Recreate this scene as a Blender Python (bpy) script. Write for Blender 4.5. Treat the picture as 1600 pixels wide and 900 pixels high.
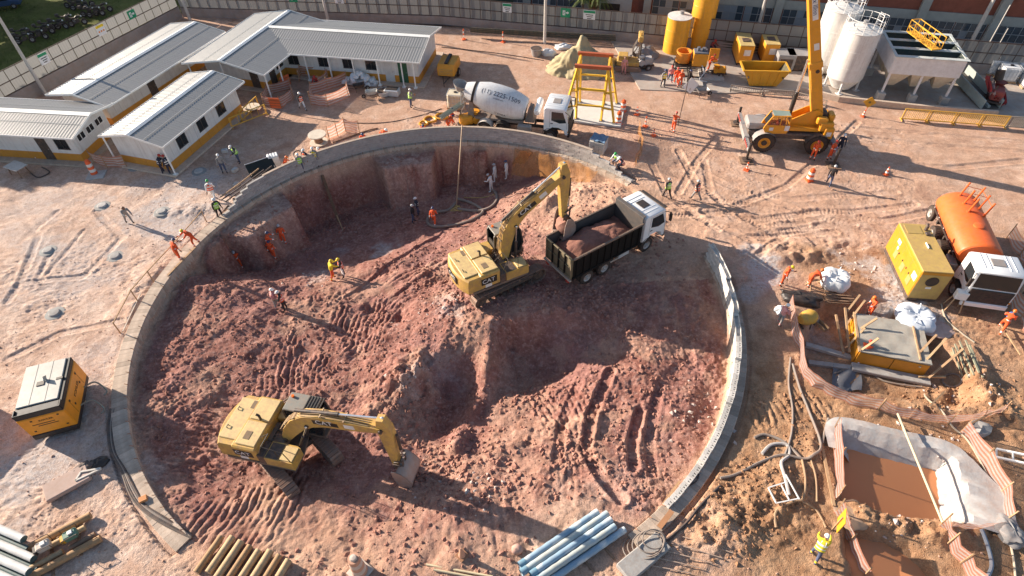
import bpy, math, random
import numpy as np
from mathutils import Vector, Matrix
sc = bpy.context.scene
for o in list(bpy.data.objects): bpy.data.objects.remove(o)
col = sc.collection
rnd = random.Random(7)
PI = math.pi
R = math.radians

# ------------------------------------------------------------------ camera
FPX, PITCH, ROLL, CAMH = 950.0, 0.799, -0.023, 27.09
c_, s_ = math.cos(PITCH), math.sin(PITCH)
FW = np.array([0, c_, -s_]); UP0 = np.array([0, s_, c_]); RT0 = np.array([1.0, 0, 0])
RT = math.cos(ROLL)*RT0 + math.sin(ROLL)*UP0
UP = -math.sin(ROLL)*RT0 + math.cos(ROLL)*UP0
cam = bpy.data.cameras.new('camera'); cam.sensor_width = 36; cam.lens = FPX/1600*36
cam.clip_start = 0.1; cam.clip_end = 3000
co = bpy.data.objects.new('camera', cam); col.objects.link(co)
M = Matrix.Identity(4)
for i in range(3):
    M[i][0] = RT[i]; M[i][1] = UP[i]; M[i][2] = -FW[i]
M[2][3] = CAMH
co.matrix_world = M
sc.camera = co

# ------------------------------------------------------------------ sun and sky
SUN_EL, SUN_AZ = R(21.0), R(155.5)           # direction towards the sun, angle from +X
w = bpy.data.worlds.new('World'); sc.world = w; w.use_nodes = True
nt = w.node_tree; bg = nt.nodes['Background']
sky = nt.nodes.new('ShaderNodeTexSky'); sky.sky_type = 'NISHITA'; sky.sun_disc = False
sky.sun_elevation = SUN_EL; sky.sun_rotation = PI/2 - SUN_AZ
sky.air_density = 1.0; sky.dust_density = 1.0; sky.ozone_density = 1.0
nt.links.new(sky.outputs[0], bg.inputs[0]); bg.inputs[1].default_value = 0.075
sl = bpy.data.lights.new('sun', 'SUN'); sl.energy = 5.0; sl.angle = R(0.55); sl.color = (1.0, 0.865, 0.71)
so = bpy.data.objects.new('sun', sl); col.objects.link(so)
sd = Vector((math.cos(SUN_EL)*math.cos(SUN_AZ), math.cos(SUN_EL)*math.sin(SUN_AZ), math.sin(SUN_EL)))
so.rotation_euler = sd.to_track_quat('Z', 'Y').to_euler(); so.location = (-60, 60, 60)
sc.view_settings.view_transform = 'Standard'; sc.view_settings.look = 'None'
sc.view_settings.exposure = 1.15; sc.view_settings.gamma = 1.0

# ------------------------------------------------------------------ helpers
def ray(u, v):
    d = FW*FPX + (u-800)*RT - (v-450)*UP
    return d/np.linalg.norm(d)
def G(u, v, z=0.0):
    """where the line of sight through photo pixel (u, v) meets the level z"""
    d = ray(u, v); t = (z-CAMH)/d[2]
    return Vector((d[0]*t, d[1]*t, z))

def tag(o, label=None, cat=None, group=None, kind=None):
    if label: o['label'] = label
    if cat: o['category'] = cat
    if group: o['group'] = group
    if kind: o['kind'] = kind
    return o
def thing(name, label, cat, loc=(0, 0, 0), rz=0, group=None):
    o = bpy.data.objects.new(name, None); col.objects.link(o); o.empty_display_size = .3
    o.location = loc; o.rotation_euler = (0, 0, rz)
    return tag(o, label, cat, group)
def dup(root, loc=None, rz=None, label=None, group=None, scale=None):
    r = root.copy(); col.objects.link(r)
    if loc is not None: r.location = loc
    if rz is not None: r.rotation_euler = (r.rotation_euler[0], r.rotation_euler[1], rz)
    if scale is not None: r.scale = (scale,)*3
    if label: r['label'] = label
    if group: r['group'] = group
    def rec(a, b):
        for ch in list(a.children):
            c = ch.copy(); col.objects.link(c); c.parent = b; rec(ch, c)
    rec(root, r)
    return r
def inst(src, name=None, parent=None, loc=None, rot=None):
    """another object on the same mesh"""
    o = bpy.data.objects.new(name or src.name.split('.')[0], src.data); col.objects.link(o)
    if parent is not None: o.parent = parent
    if loc is not None: o.location = loc
    if rot is not None: o.rotation_euler = rot
    return o

class MB:
    def __init__(s, M=None): s.v = []; s.f = []; s.m = []; s.M = M or Matrix.Identity(4); s.k = 0
    def add(s, vs, fs, m=None):
        b = len(s.v); M = s.M
        s.v += [tuple(M @ Vector(p)) for p in vs]
        s.f += [tuple(b+i for i in f) for f in fs]
        s.m += [s.k if m is None else m]*len(fs)
        return s
    def mat(s, k): s.k = k; return s
    def at(s, loc=(0, 0, 0), rx=0, ry=0, rz=0):
        s.M = Matrix.Translation(loc) @ Matrix.Rotation(rz, 4, 'Z') @ Matrix.Rotation(ry, 4, 'Y') @ Matrix.Rotation(rx, 4, 'X'); return s
    def box(s, c, d, ch=0.0, rz=0.0, m=None):
        x, y, z = d[0]/2, d[1]/2, d[2]/2
        if ch <= 0:
            P = [(i*x, j*y, k*z) for i in (-1, 1) for j in (-1, 1) for k in (-1, 1)]
            F = [(0, 1, 3, 2), (4, 6, 7, 5), (0, 4, 5, 1), (2, 3, 7, 6), (0, 2, 6, 4), (1, 5, 7, 3)]
        else:
            ch = min(ch, x*.9, y*.9, z*.9); P = []; idx = {}
            for i in (-1, 1):
                for j in (-1, 1):
                    for k in (-1, 1):
                        for a in range(3):
                            q = [i*(x-ch), j*(y-ch), k*(z-ch)]; q[a] = (i*x, j*y, k*z)[a]
                            idx[i, j, k, a] = len(P); P.append(tuple(q))
            F = []
            for a in range(3):
                b, c2 = (a+1) % 3, (a+2) % 3
                for sg in (-1, 1):
                    q = []
                    for (p, r) in ((-1, -1), (1, -1), (1, 1), (-1, 1)):
                        t = [0, 0, 0]; t[a] = sg; t[b] = p; t[c2] = r; q.append(idx[t[0], t[1], t[2], a])
                    F.append(tuple(q if sg > 0 else q[::-1]))
                for p in (-1, 1):
                    for r in (-1, 1):
                        t0 = [0, 0, 0]; t1 = [0, 0, 0]
                        t0[a] = -1; t1[a] = 1; t0[b] = t1[b] = p; t0[c2] = t1[c2] = r
                        q = [idx[(*t0, b)], idx[(*t1, b)], idx[(*t1, c2)], idx[(*t0, c2)]]
                        F.append(tuple(q if p*r < 0 else q[::-1]))
            for i in (-1, 1):
                for j in (-1, 1):
                    for k in (-1, 1):
                        q = [idx[i, j, k, 0], idx[i, j, k, 1], idx[i, j, k, 2]]
                        F.append(tuple(q if i*j*k > 0 else q[::-1]))
        cr, sr = math.cos(rz), math.sin(rz)
        return s.add([(c[0]+p[0]*cr-p[1]*sr, c[1]+p[0]*sr+p[1]*cr, c[2]+p[2]) for p in P], F, m)
    def bar(s, a, b, w, h=None, m=None, up=(0, 0, 1)):
        a = Vector(a); b = Vector(b); t = (b-a); L = t.length
        if L < 1e-6: return s
        t /= L; u = Vector(up); u = u - t*u.dot(t)
        if u.length < 1e-3: u = Vector((1, 0, 0)) - t*t.x
        u.normalize(); r = t.cross(u); h = h or w
        P = [p + r*i*w/2 + u*j*h/2 for p in (a, b) for (i, j) in ((-1, -1), (1, -1), (1, 1), (-1, 1))]
        return s.add(P, [(3, 2, 1, 0), (4, 5, 6, 7), (0, 1, 5, 4), (1, 2, 6, 5), (2, 3, 7, 6), (3, 0, 4, 7)], m)
    def cyl(s, a, b, r0, r1=None, n=12, caps=True, m=None):
        return s.tube([a, b], [r0, r0 if r1 is None else r1], n, caps, m)
    def tube(s, pts, r, n=6, caps=True, m=None):
        pts = [Vector(p) for p in pts]; k = len(pts)
        rs = r if isinstance(r, (list, tuple)) else [r]*k
        P = []; F = []; u = None
        for i, p in enumerate(pts):
            t = (pts[min(i+1, k-1)] - pts[max(i-1, 0)])
            t = t.normalized() if t.length > 1e-9 else Vector((0, 0, 1))
            if u is None:
                u = t.orthogonal().normalized()
            else:
                u = u - t*u.dot(t)
                u = u.normalized() if u.length > 1e-6 else t.orthogonal().normalized()
            w_ = t.cross(u)
            for j in range(n):
                a = 2*PI*(j+.5)/n
                P.append(p + (u*math.cos(a) + w_*math.sin(a))*rs[i])
        for i in range(k-1):
            for j in range(n):
                j2 = (j+1) % n
                F.append((i*n+j, i*n+j2, (i+1)*n+j2, (i+1)*n+j))
        if caps: F += [tuple(range(n))[::-1], tuple((k-1)*n+j for j in range(n))]
        return s.add(P, F, m)
    def prism(s, poly, t0, t1, plane='xz', m=None):
        """extrude a 2-D outline: plane xz extrudes along y, xy along z, yz along x"""
        f = {'xz': lambda a, b, t: (a, t, b), 'xy': lambda a, b, t: (a, b, t), 'yz': lambda a, b, t: (t, a, b)}[plane]
        n = len(poly); P = [f(a, b, t0) for a, b in poly] + [f(a, b, t1) for a, b in poly]
        ar = sum(poly[i][0]*poly[(i+1) % n][1]-poly[(i+1) % n][0]*poly[i][1] for i in range(n))
        fl = (ar > 0) ^ (plane == 'xz')
        if t1 < t0: fl = not fl
        F = [tuple(range(n))[::-1], tuple(range(n, 2*n))] + [(i, (i+1) % n, n+(i+1) % n, n+i) for i in range(n)]
        if not fl: F = [q[::-1] for q in F]
        return s.add(P, F, m)
    def lathe(s, prof, n=16, c=(0, 0, 0), axis='z', m=None, caps=True):
        P = []; F = []; k = len(prof)
        for (r, z) in prof:
            for j in range(n):
                a = 2*PI*j/n; x, y = r*math.cos(a), r*math.sin(a)
                q = {'z': (x, y, z), 'x': (z, x, y), 'y': (y, z, x)}[axis]
                P.append((q[0]+c[0], q[1]+c[1], q[2]+c[2]))
        for i in range(k-1):
            for j in range(n):
                j2 = (j+1) % n; F.append((i*n+j, i*n+j2, (i+1)*n+j2, (i+1)*n+j))
        if caps and prof[0][0] > 1e-4: F.append(tuple(range(n))[::-1])
        if caps and prof[-1][0] > 1e-4: F.append(tuple((k-1)*n+j for j in range(n)))
        return s.add(P, F, m)
    def ball(s, c, r, n=10, k=6, m=None, jit=0.0, rg=None):
        r = r if isinstance(r, (list, tuple)) else (r, r, r); P = [(c[0], c[1], c[2]-r[2])]; F = []
        for i in range(1, k):
            a = -PI/2 + PI*i/k
            for j in range(n):
                b = 2*PI*j/n; q = 1 + (rg.uniform(-jit, jit) if jit else 0)
                P.append((c[0]+r[0]*q*math.cos(a)*math.cos(b), c[1]+r[1]*q*math.cos(a)*math.sin(b), c[2]+r[2]*q*math.sin(a)))
        P.append((c[0], c[1], c[2]+r[2])); L = len(P)-1
        for j in range(n):
            j2 = (j+1) % n; F.append((0, 1+j2, 1+j)); F.append((L, 1+(k-2)*n+j, 1+(k-2)*n+j2))
            for i in range(k-2): F.append((1+i*n+j, 1+i*n+j2, 1+(i+1)*n+j2, 1+(i+1)*n+j))
        return s.add(P, F, m)
    def quad(s, a, b, c, d, m=None): return s.add([a, b, c, d], [(0, 1, 2, 3)], m)
    def sheet(s, rows, m=None, closed=False):
        """rows of points joined into a skin"""
        k = len(rows); n = len(rows[0]); P = [p for r in rows for p in r]
        F = [(i*n+j, i*n+(j+1) % n, (i+1)*n+(j+1) % n, (i+1)*n+j) for i in range(k-1) for j in range(n if closed else n-1)]
        return s.add(P, F, m)
    def mesh(s, name, mats, ang=35):
        me = bpy.data.meshes.new(name); me.from_pydata(s.v, [], s.f)
        for m in (mats if isinstance(mats, (list, tuple)) else [mats]): me.materials.append(m)
        me.polygons.foreach_set('material_index', s.m)
        if ang: 
            me.polygons.foreach_set('use_smooth', [True]*len(s.f)); me.set_sharp_from_angle(angle=R(ang))
        me.update(); return me
    def build(s, name, mats, parent=None, loc=None, rz=None, ang=35):
        o = bpy.data.objects.new(name, s.mesh(name, mats, ang)); col.objects.link(o)
        if parent is not None: o.parent = parent
        if loc is not None: o.location = loc
        if rz is not None: o.rotation_euler = (0, 0, rz)
        return o

_fc = {}
def text_mesh(txt, size, mat, depth=0.004):
    cu = bpy.data.curves.new('lettering', 'FONT'); cu.body = txt; cu.size = size; cu.extrude = depth
    cu.align_x = 'CENTER'; cu.align_y = 'CENTER'; cu.resolution_u = 2
    o = bpy.data.objects.new('lettering', cu); col.objects.link(o)
    me = bpy.data.meshes.new_from_object(o.evaluated_get(bpy.context.evaluated_depsgraph_get()))
    bpy.data.objects.remove(o); bpy.data.curves.remove(cu)
    me.materials.clear(); me.materials.append(mat); return me
def lettering(txt, size, mat, parent, loc, right, up, name='lettering', bend=None):
    """flat lettering: its reading direction is right, its height is up"""
    key = (txt, size, mat.name)
    if key not in _fc: _fc[key] = text_mesh(txt, size, mat)
    me = _fc[key]
    if bend:
        me = me.copy()
        for v in me.vertices: v.co = bend(v.co)
    o = bpy.data.objects.new(name, me); col.objects.link(o); o.parent = parent
    if not bend:
        r = Vector(right).normalized(); u = Vector(up); u = (u - r*u.dot(r)).normalized(); n = r.cross(u)
        m = Matrix.Identity(4)
        for i in range(3): m[i][0] = r[i]; m[i][1] = u[i]; m[i][2] = n[i]; m[i][3] = loc[i]
        o.matrix_basis = m
    return o

# ------------------------------------------------------------------ materials
_mc = {}
def lin(h):
    h = h.lstrip('#'); q = [int(h[i:i+2], 16)/255 for i in (0, 2, 4)]
    return tuple(x/12.92 if x <= .04045 else ((x+.055)/1.055)**2.4 for x in q)
def N(nt, t, **k):
    n = nt.nodes.new(t)
    for a, b in k.items():
        if a.startswith('i_'): n.inputs[int(a[2:]) if a[2:].isdigit() else a[2:]].default_value = b
        else: setattr(n, a, b)
    return n
DUST = (0.36, 0.20, 0.13)
def P(name, c, rough=.5, metal=0.0, dust=.25, var=.12, sc_=1.5, bump=0.0, bsc=40.0, trans=0.0, alpha=1.0, dcol=DUST, spec=.5, streak=0.0):
    """painted, dusty surface: base colour with uneven tone, dust patches and a little relief"""
    if name in _mc: return _mc[name]
    m = bpy.data.materials.new(name); m.use_nodes = True; t = m.node_tree; L = t.links.new
    b = t.nodes['Principled BSDF']; b.inputs['Metallic'].default_value = metal; b.inputs['Specular IOR Level'].default_value = spec
    g = N(t, 'ShaderNodeTexCoord'); 
    n1 = N(t, 'ShaderNodeTexNoise', i_Scale=sc_, i_Detail=6.0, i_Roughness=.65); L(g.outputs['Object'], n1.inputs['Vector'])
    n2 = N(t, 'ShaderNodeTexNoise', i_Scale=sc_*3.1, i_Detail=8.0, i_Roughness=.7); L(g.outputs['Object'], n2.inputs['Vector'])
    r1 = N(t, 'ShaderNodeMapRange'); r1.inputs[1].default_value = .3; r1.inputs[2].default_value = .7
    r1.inputs[3].default_value = 1-var; r1.inputs[4].default_value = 1+var; L(n1.outputs[0], r1.inputs[0])
    mx = N(t, 'ShaderNodeMix', data_type='RGBA', blend_type='MULTIPLY'); mx.inputs[0].default_value = 1
    mx.inputs[6].default_value = (*c, 1); L(r1.outputs[0], mx.inputs[7])
    r2 = N(t, 'ShaderNodeMapRange'); r2.inputs[1].default_value = .42; r2.inputs[2].default_value = .72
    r2.inputs[3].default_value = dust*.25; r2.inputs[4].default_value = min(1, dust*1.6); L(n2.outputs[0], r2.inputs[0])
    m2 = N(t, 'ShaderNodeMix', data_type='RGBA'); L(r2.outputs[0], m2.inputs[0]); L(mx.outputs[2], m2.inputs[6]); m2.inputs[7].default_value = (*dcol, 1)
    if streak > 0:
        mp = N(t, 'ShaderNodeMapping'); mp.inputs['Scale'].default_value = (5, 5, .35); L(g.outputs['Object'], mp.inputs[0])
        n4 = N(t, 'ShaderNodeTexNoise', i_Scale=1.0, i_Detail=7.0, i_Roughness=.7); L(mp.outputs[0], n4.inputs['Vector'])
        r4 = N(t, 'ShaderNodeMapRange'); r4.inputs[1].default_value = .5; r4.inputs[2].default_value = .78; r4.inputs[3].default_value = 0; r4.inputs[4].default_value = streak; L(n4.outputs[0], r4.inputs[0])
        m4 = N(t, 'ShaderNodeMix', data_type='RGBA'); L(r4.outputs[0], m4.inputs[0]); L(m2.outputs[2], m4.inputs[6]); m4.inputs[7].default_value = (dcol[0]*.55, dcol[1]*.6, dcol[2]*.7, 1); m2 = m4
    L(m2.outputs[2], b.inputs['Base Color'])
    r3 = N(t, 'ShaderNodeMapRange'); r3.inputs[3].default_value = max(.05, rough-.12); r3.inputs[4].default_value = min(1, rough+.2); L(n2.outputs[0], r3.inputs[0])
    L(r3.outputs[0], b.inputs['Roughness'])
    if bump > 0:
        n3 = N(t, 'ShaderNodeTexNoise', i_Scale=bsc, i_Detail=4.0); L(g.outputs['Object'], n3.inputs['Vector'])
        bp = N(t, 'ShaderNodeBump', i_Strength=bump, i_Distance=.03); L(n3.outputs[0], bp.inputs['Height']); L(bp.outputs[0], b.inputs['Normal'])
    if trans > 0:
        tr = N(t, 'ShaderNodeBsdfTranslucent'); L(m2.outputs[2], tr.inputs[0])
        ms = N(t, 'ShaderNodeMixShader'); ms.inputs[0].default_value = trans
        L(b.outputs[0], ms.inputs[1]); L(tr.outputs[0], ms.inputs[2]); L(ms.outputs[0], t.nodes['Material Output'].inputs[0])
    if alpha < 1: b.inputs['Alpha'].default_value = alpha
    _mc[name] = m; return m
def glass(name='window glass', c=(.02, .025, .03), rough=.08):
    if name in _mc: return _mc[name]
    m = bpy.data.materials.new(name); m.use_nodes = True; b = m.node_tree.nodes['Principled BSDF']
    b.inputs['Base Color'].default_value = (*c, 1); b.inputs['Roughness'].default_value = rough; b.inputs['Specular IOR Level'].default_value = .6
    _mc[name] = m; return m
cat_yellow = P('machine yellow paint', (.58, .36, .07), .45, dust=.48, var=.2, sc_=1.4, streak=.35)
amber = P('amber paint', (.74, .31, .012), .4, dust=.16, var=.08)
bright_yellow = P('bright yellow paint', (.66, .33, .015), .42, dust=.12)
dark_steel = P('dark steel', (.035, .034, .034), .6, dust=.3)
black_paint = P('black paint', (.018, .018, .018), .5, dust=.10)
grey_steel = P('grey steel', (.30, .31, .32), .5, .2, dust=.2)
chrome = P('bright piston rod', (.75, .75, .76), .2, .9, dust=.03)
white_paint = P('white paint', (.78, .78, .77), .4, dust=.10, var=.05)
silver = P('galvanised sheet', (.62, .64, .66), .4, .35, dust=.06)
timber = P('sawn timber', (.42, .27, .15), .8, dust=.2, var=.25, sc_=4, bump=.3)
timber_dark = P('weathered timber', (.22, .14, .09), .85, dust=.25, var=.3, sc_=4, bump=.3)
orange_plastic = P('orange plastic', (.75, .13, .03), .5, dust=.22)
steel_track = P('worn track steel', (.25, .19, .16), .6, .35, dust=.6)
bucket_steel = P('muddy bucket steel', (.34, .29, .27), .5, .35, dust=.4)
hose_black = P('black hose', (.03, .03, .032), .55, dust=.25)
hose_grey = P('grey hose', (.22, .20, .18), .6, dust=.35)
clear_glass = glass()
# ------------------------------------------------------------------ terrain
CX, CY, RIN, ROUT = -4.6, 25.5, 17.42, 18.22
def _h(ix, iy, s):
    n = (ix.astype(np.int64)*374761393 + iy.astype(np.int64)*668265263 + s*974711) & 0xffffffff
    n = ((n ^ (n >> 13))*1274126177) & 0xffffffff
    n = n ^ (n >> 16)
    return (n & 0xffff)/65535.0
def vn(x, y, s=0):
    ix = np.floor(x); iy = np.floor(y); fx = x-ix; fy = y-iy
    fx = fx*fx*fx*(fx*(fx*6-15)+10); fy = fy*fy*fy*(fy*(fy*6-15)+10)
    a = _h(ix, iy, s); b = _h(ix+1, iy, s); c = _h(ix, iy+1, s); d = _h(ix+1, iy+1, s)
    return (a+(b-a)*fx)*(1-fy) + (c+(d-c)*fx)*fy - .5
def fbm(x, y, f, o=4, s=0, g=.5):
    z = 0; a = 1.0
    for i in range(o):
        cs, sn = math.cos(i*1.1+s), math.sin(i*1.1+s)
        z = z + a*vn((x*cs-y*sn)*f+17.3*i, (x*sn+y*cs)*f-9.1*i, s*13+i); f *= 2.03; a *= g
    return z
def sst(a, b, x):
    t = np.clip((x-a)/(b-a), 0, 1); return t*t*(3-2*t)
def polyd(x, y, pts):
    """signed distance to a polygon, negative inside"""
    d = np.full(np.shape(x), 1e9); ins = np.zeros(np.shape(x), bool); n = len(pts)
    for i in range(n):
        ax, ay = pts[i][0], pts[i][1]; bx, by = pts[(i+1) % n][0], pts[(i+1) % n][1]
        ex, ey = bx-ax, by-ay; t = np.clip(((x-ax)*ex+(y-ay)*ey)/(ex*ex+ey*ey+1e-12), 0, 1)
        d = np.minimum(d, np.hypot(x-ax-t*ex, y-ay-t*ey))
        cnd = ((ay > y) != (by > y)) & (x < (bx-ax)*(y-ay)/((by-ay) if abs(by-ay) > 1e-9 else 1e-9)+ax)
        ins ^= cnd
    return np.where(ins, -d, d)
def lined(x, y, pts):
    """distance to a polyline and running length along it"""
    d = np.full(np.shape(x), 1e9); L = np.zeros(np.shape(x)); sd_ = np.zeros(np.shape(x)); acc = 0
    for i in range(len(pts)-1):
        ax, ay = pts[i][0], pts[i][1]; ex, ey = pts[i+1][0]-ax, pts[i+1][1]-ay; l = math.hypot(ex, ey)
        t = np.clip(((x-ax)*ex+(y-ay)*ey)/(l*l), 0, 1); q = np.hypot(x-ax-t*ex, y-ay-t*ey)
        m = q < d; d = np.where(m, q, d); L = np.where(m, acc+t*l, L)
        sd_ = np.where(m, ((x-ax)*ey-(y-ay)*ex)/l, sd_); acc += l
    return d, L, sd_
PITPTS = [  # photo pixel and level of the pit floor
 (240,540,-.6),(226,600,-.55),(224,660,-.5),(240,720,-.45),(265,770,-.4),(300,815,-.3),(300,520,-.75),(300,600,-.75),(320,700,-.75),
 (350,780,-.5),(400,840,-.2),(450,800,-.5),(270,470,-1.0),(290,447,-1.05),(335,436,-1.0),(400,448,-1.15),(460,455,-1.3),
 (300,430,-.95),(362,442,-1.0),(412,454,-1.1),(328,420,-2.6),(382,424,-3.3),(432,428,-3.2),(472,420,-3.2),(320,402,-3.1),(352,395,-3.4),(420,392,-3.5),(445,404,-3.2),(475,390,-3.6),(517,385,-3.7),(550,372,-3.7),(587,350,-3.7),(625,330,-3.6),(650,320,-3.5),
 (700,305,-3.4),(725,300,-3.4),(775,292,-3.2),(678,352,-3.2),(600,375,-3.2),(740,330,-2.9),(540,415,-2.5),(640,385,-2.5),(700,372,-2.3),(600,430,-1.7),
 (520,440,-1.8),(690,420,-1.4),(760,360,-1.7),(820,320,-1.6),(850,290,-1.5),(900,290,-.8),(950,295,-.3),(980,310,-.1),(830,270,-2.4),(860,350,-.7),
 (500,500,-1.3),(450,560,-1.25),(560,560,-1.25),(540,480,-1.4),(600,500,-1.2),(640,470,-1.0),(690,470,-.6),(720,440,-.55),(440,640,-1.2),
 (400,700,-1.15),(480,740,-1.15),(560,740,-1.05),(560,640,-1.3),(620,750,-.95),(540,800,-.5),(620,830,-.15),(700,790,-.35),(760,830,-.1),(700,850,-.02),(840,780,-.2),
 (900,840,-.05),(980,800,-.25),(760,485,.4),(800,470,.45),(850,445,.3),(790,440,.3),(725,480,.2),(870,465,.2),
 (690,550,-.5),(640,600,-.6),(700,630,-2.7),(690,670,-2.4),(660,700,-1.5),(750,520,.1),(775,560,-1.0),(715,580,-1.5),(780,640,-1.5),
 (800,545,-1.7),(850,545,-1.75),(810,590,-2.2),(880,575,-1.75),(845,620,-1.8),(900,620,-1.15),(800,650,-1.6),(830,495,.3),(870,485,.2),(800,500,.45),(760,505,.35),(915,520,-1.0),(940,560,-1.1),(760,720,-1.0),(870,690,-.85),(940,600,-.75),(960,680,-.75),(940,760,-.45),(1030,620,-.75),(1060,700,-.7),
 (1100,600,-.8),(1090,660,-.75),(1060,740,-.6),(1020,540,-.55),(1100,520,-.75),(960,500,-.45),(920,470,-.2),(1000,430,.0),(1060,430,.0),(1090,450,-.3),(900,500,-.35),
 (1040,360,0),(1010,330,0),(1085,400,0),(880,420,.05),(950,410,0),(900,390,0)]
_pp = np.array([[*G(u, v, z)[:2], z] for u, v, z in PITPTS])
_rr = [(CX+17.4*math.cos(a), CY+17.4*math.sin(a)) for a in np.radians(list(range(-118, -60, 6)))]
_pp = np.vstack([_pp, np.array([[x, y, 0.0] for x, y in _rr])])
_D = np.hypot(_pp[:, None, 0]-_pp[None, :, 0], _pp[:, None, 1]-_pp[None, :, 1])
_W = np.linalg.solve(np.vstack([np.hstack([_D - .05*np.eye(len(_pp)), np.ones((len(_pp), 1))]), np.append(np.ones(len(_pp)), 0)]), np.append(_pp[:, 2], 0))
def pitz(x, y):
    z = np.full(np.shape(x), _W[-1])
    for i in range(len(_pp)): z = z + _W[i]*np.hypot(x-_pp[i, 0], y-_pp[i, 1])
    return z
def px(*pts, z=0): return [tuple(G(u, v, z)[:2]) for u, v in pts]
POND1 = px((1312,668),(1395,686),(1488,712),(1506,770),(1512,824),(1405,814),(1365,800),(1308,785))
POND2 = px((1322,826),(1392,832),(1420,850),(1450,880),(1480,930),(1500,990),(1340,990))
TRENCH = px((1290,470),(1330,470),(1440,500),(1500,560),(1530,620),(1490,632),(1400,612),(1300,606),(1262,570),(1255,520))
PAD = [tuple(G(u, v)[:2]) for u, v in ((1000,140),(1130,146),(1250,141),(1310,157),(1430,170),(1560,180),(1590,186))] + [(70, 37.5), (75, 60), (10, 67)]
# ridge patches left by tracks and bucket teeth: centre, radii (m), direction of the ridges, spacing, height
PATCH = [((560,500),2.6,2.0,(.45,-1),.34,.085),((470,570),2.0,2.0,(.2,-1),.36,.085),((340,660),1.8,1.6,(1,.3),.34,.085),((360,800),2.2,1.3,(-.6,1),.36,.09),((760,800),2.2,1.0,(.25,1),.5,.06),((900,640),1.3,1.4,(.3,1),.3,.07),((1060,600),1.5,1.6,(.9,.5),.3,.06),((620,460),2.,.9,(1,-.5),.4,.07),((500,520),3.6,2.2,(.35,-1),.34,.085),((430,570),2.2,1.6,(.25,-1),.34,.07),((320,700),2.0,2.2,(1,.18),.33,.085),((300,740),1.3,1.6,(1,.2),.33,.07),
 ((430,790),2.6,1.3,(-.45,1),.33,.08),((850,640),1.8,1.2,(.45,1),.32,.09),((990,560),1.5,1.0,(1,.5),.3,.06),((700,800),2.6,1.4,(.12,1),.42,.045),
 ((780,800),2.4,1.2,(.2,1),.5,.045),((640,420),3.2,1.1,(1,-.55),.45,.08),((1000,740),1.2,1.6,(1,.25),.28,.05),((540,300),0.1,.1,(1,0),.3,.0),
 ((280,590),1.5,2.2,(.8,.5),.35,.05),((880,740),1.6,1.0,(.1,1),.34,.06),((1150,780),2.0,1.6,(1,.3),.36,.10),((1240,640),1.2,2.5,(.5,1),.4,.08),((930,300),2.4,1.2,(1,.6),.4,.07)]
RUTS = [[((1100,330),(1180,345),(1280,330),(1380,345),(1460,330)),.6,.06,.24],[((1110,350),(1190,368),(1290,352),(1400,370)),.6,.06,.24],[((990,330),(1080,345),(1160,380),(1300,372)),.55,.07,.24],[((1340,190),(1300,230),(1230,290),(1150,320)),.5,.05,.26],[((1600,250),(1480,262),(1360,250),(1330,225)),.55,.06,.24],[((1120,215),(1090,250),(1060,300)),.5,.05,.26],[((40,440),(130,430),(190,370),(150,330)),.45,.05,.2],[((10,560),(90,520),(190,500)),.45,.05,.22],  # wheel and track marks: pixels, width, depth, lug spacing
 [((955,575),(925,640),(915,700),(940,750),(970,785)),.55,.16,.22],[((905,590),(880,650),(870,720)),.5,.08,.24],[((1000,640),(988,690),(990,730)),.5,.17,.22],
 [((1030,600),(1015,680),(1020,740)),.5,.08,.22],[((690,330),(600,395),(540,450)),.5,.10,.3],[((760,350),(650,430),(590,470)),.5,.07,.3],
 [((1000,420),(1060,470),(1080,560)),.5,.06,.24],[((20,310),(60,370),(30,440),(10,470)),.45,.05,.2],[((90,330),(30,380)),.4,.05,.2],[((80,390),(50,450)),.35,.05,.2],
 [((130,360),(60,440)),.3,.04,.2],[((1040,330),(1120,320),(1240,340),(1330,360)),.5,.05,.24],[((1050,345),(1140,340),(1220,380),(1180,410)),.5,.06,.24],
 [((1340,200),(1420,205),(1520,215),(1620,222)),.5,.05,.22],[((1350,215),(1450,225),(1620,238)),.5,.05,.22],[((1080,260),(1160,300),(1240,310),(1400,300)),.5,.04,.26],
 [((1100,250),(1110,300),(1150,345)),.5,.04,.26],[((640,170),(720,195),(640,188)),.4,.03,.26],[((1010,240),(1040,300),(1120,360)),.5,.05,.26],[((1060,235),(1090,290),(1180,350),(1260,350)),.5,.05,.26],
 [((1180,300),(1250,330),(1330,330),(1430,320)),.5,.05,.26],[((800,470),(700,500)),.5,.06,.22],[((960,800),(900,790),(820,760)),.5,.05,.24]]
SMOOTH = [(700,840,5.5,1.5),(560,850,3,1.2),(860,800,2,1.2),(1000,420,4,2.2),(830,570,3.2,2.0),(720,610,1.0,1.2),(590,440,3.2,1.2),(700,350,3,1.2),(480,480,1.8,1.0),(900,320,1.6,1),(1100,330,3,1.4),(1250,300,3,1.2),(1350,410,2.6,1.0),(120,740,2.2,1.2),(200,880,2.5,.8),(300,320,2,.8),(1180,560,1.2,3.2),(640,500,1.2,.8),(550,700,1.5,.7)]
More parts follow.
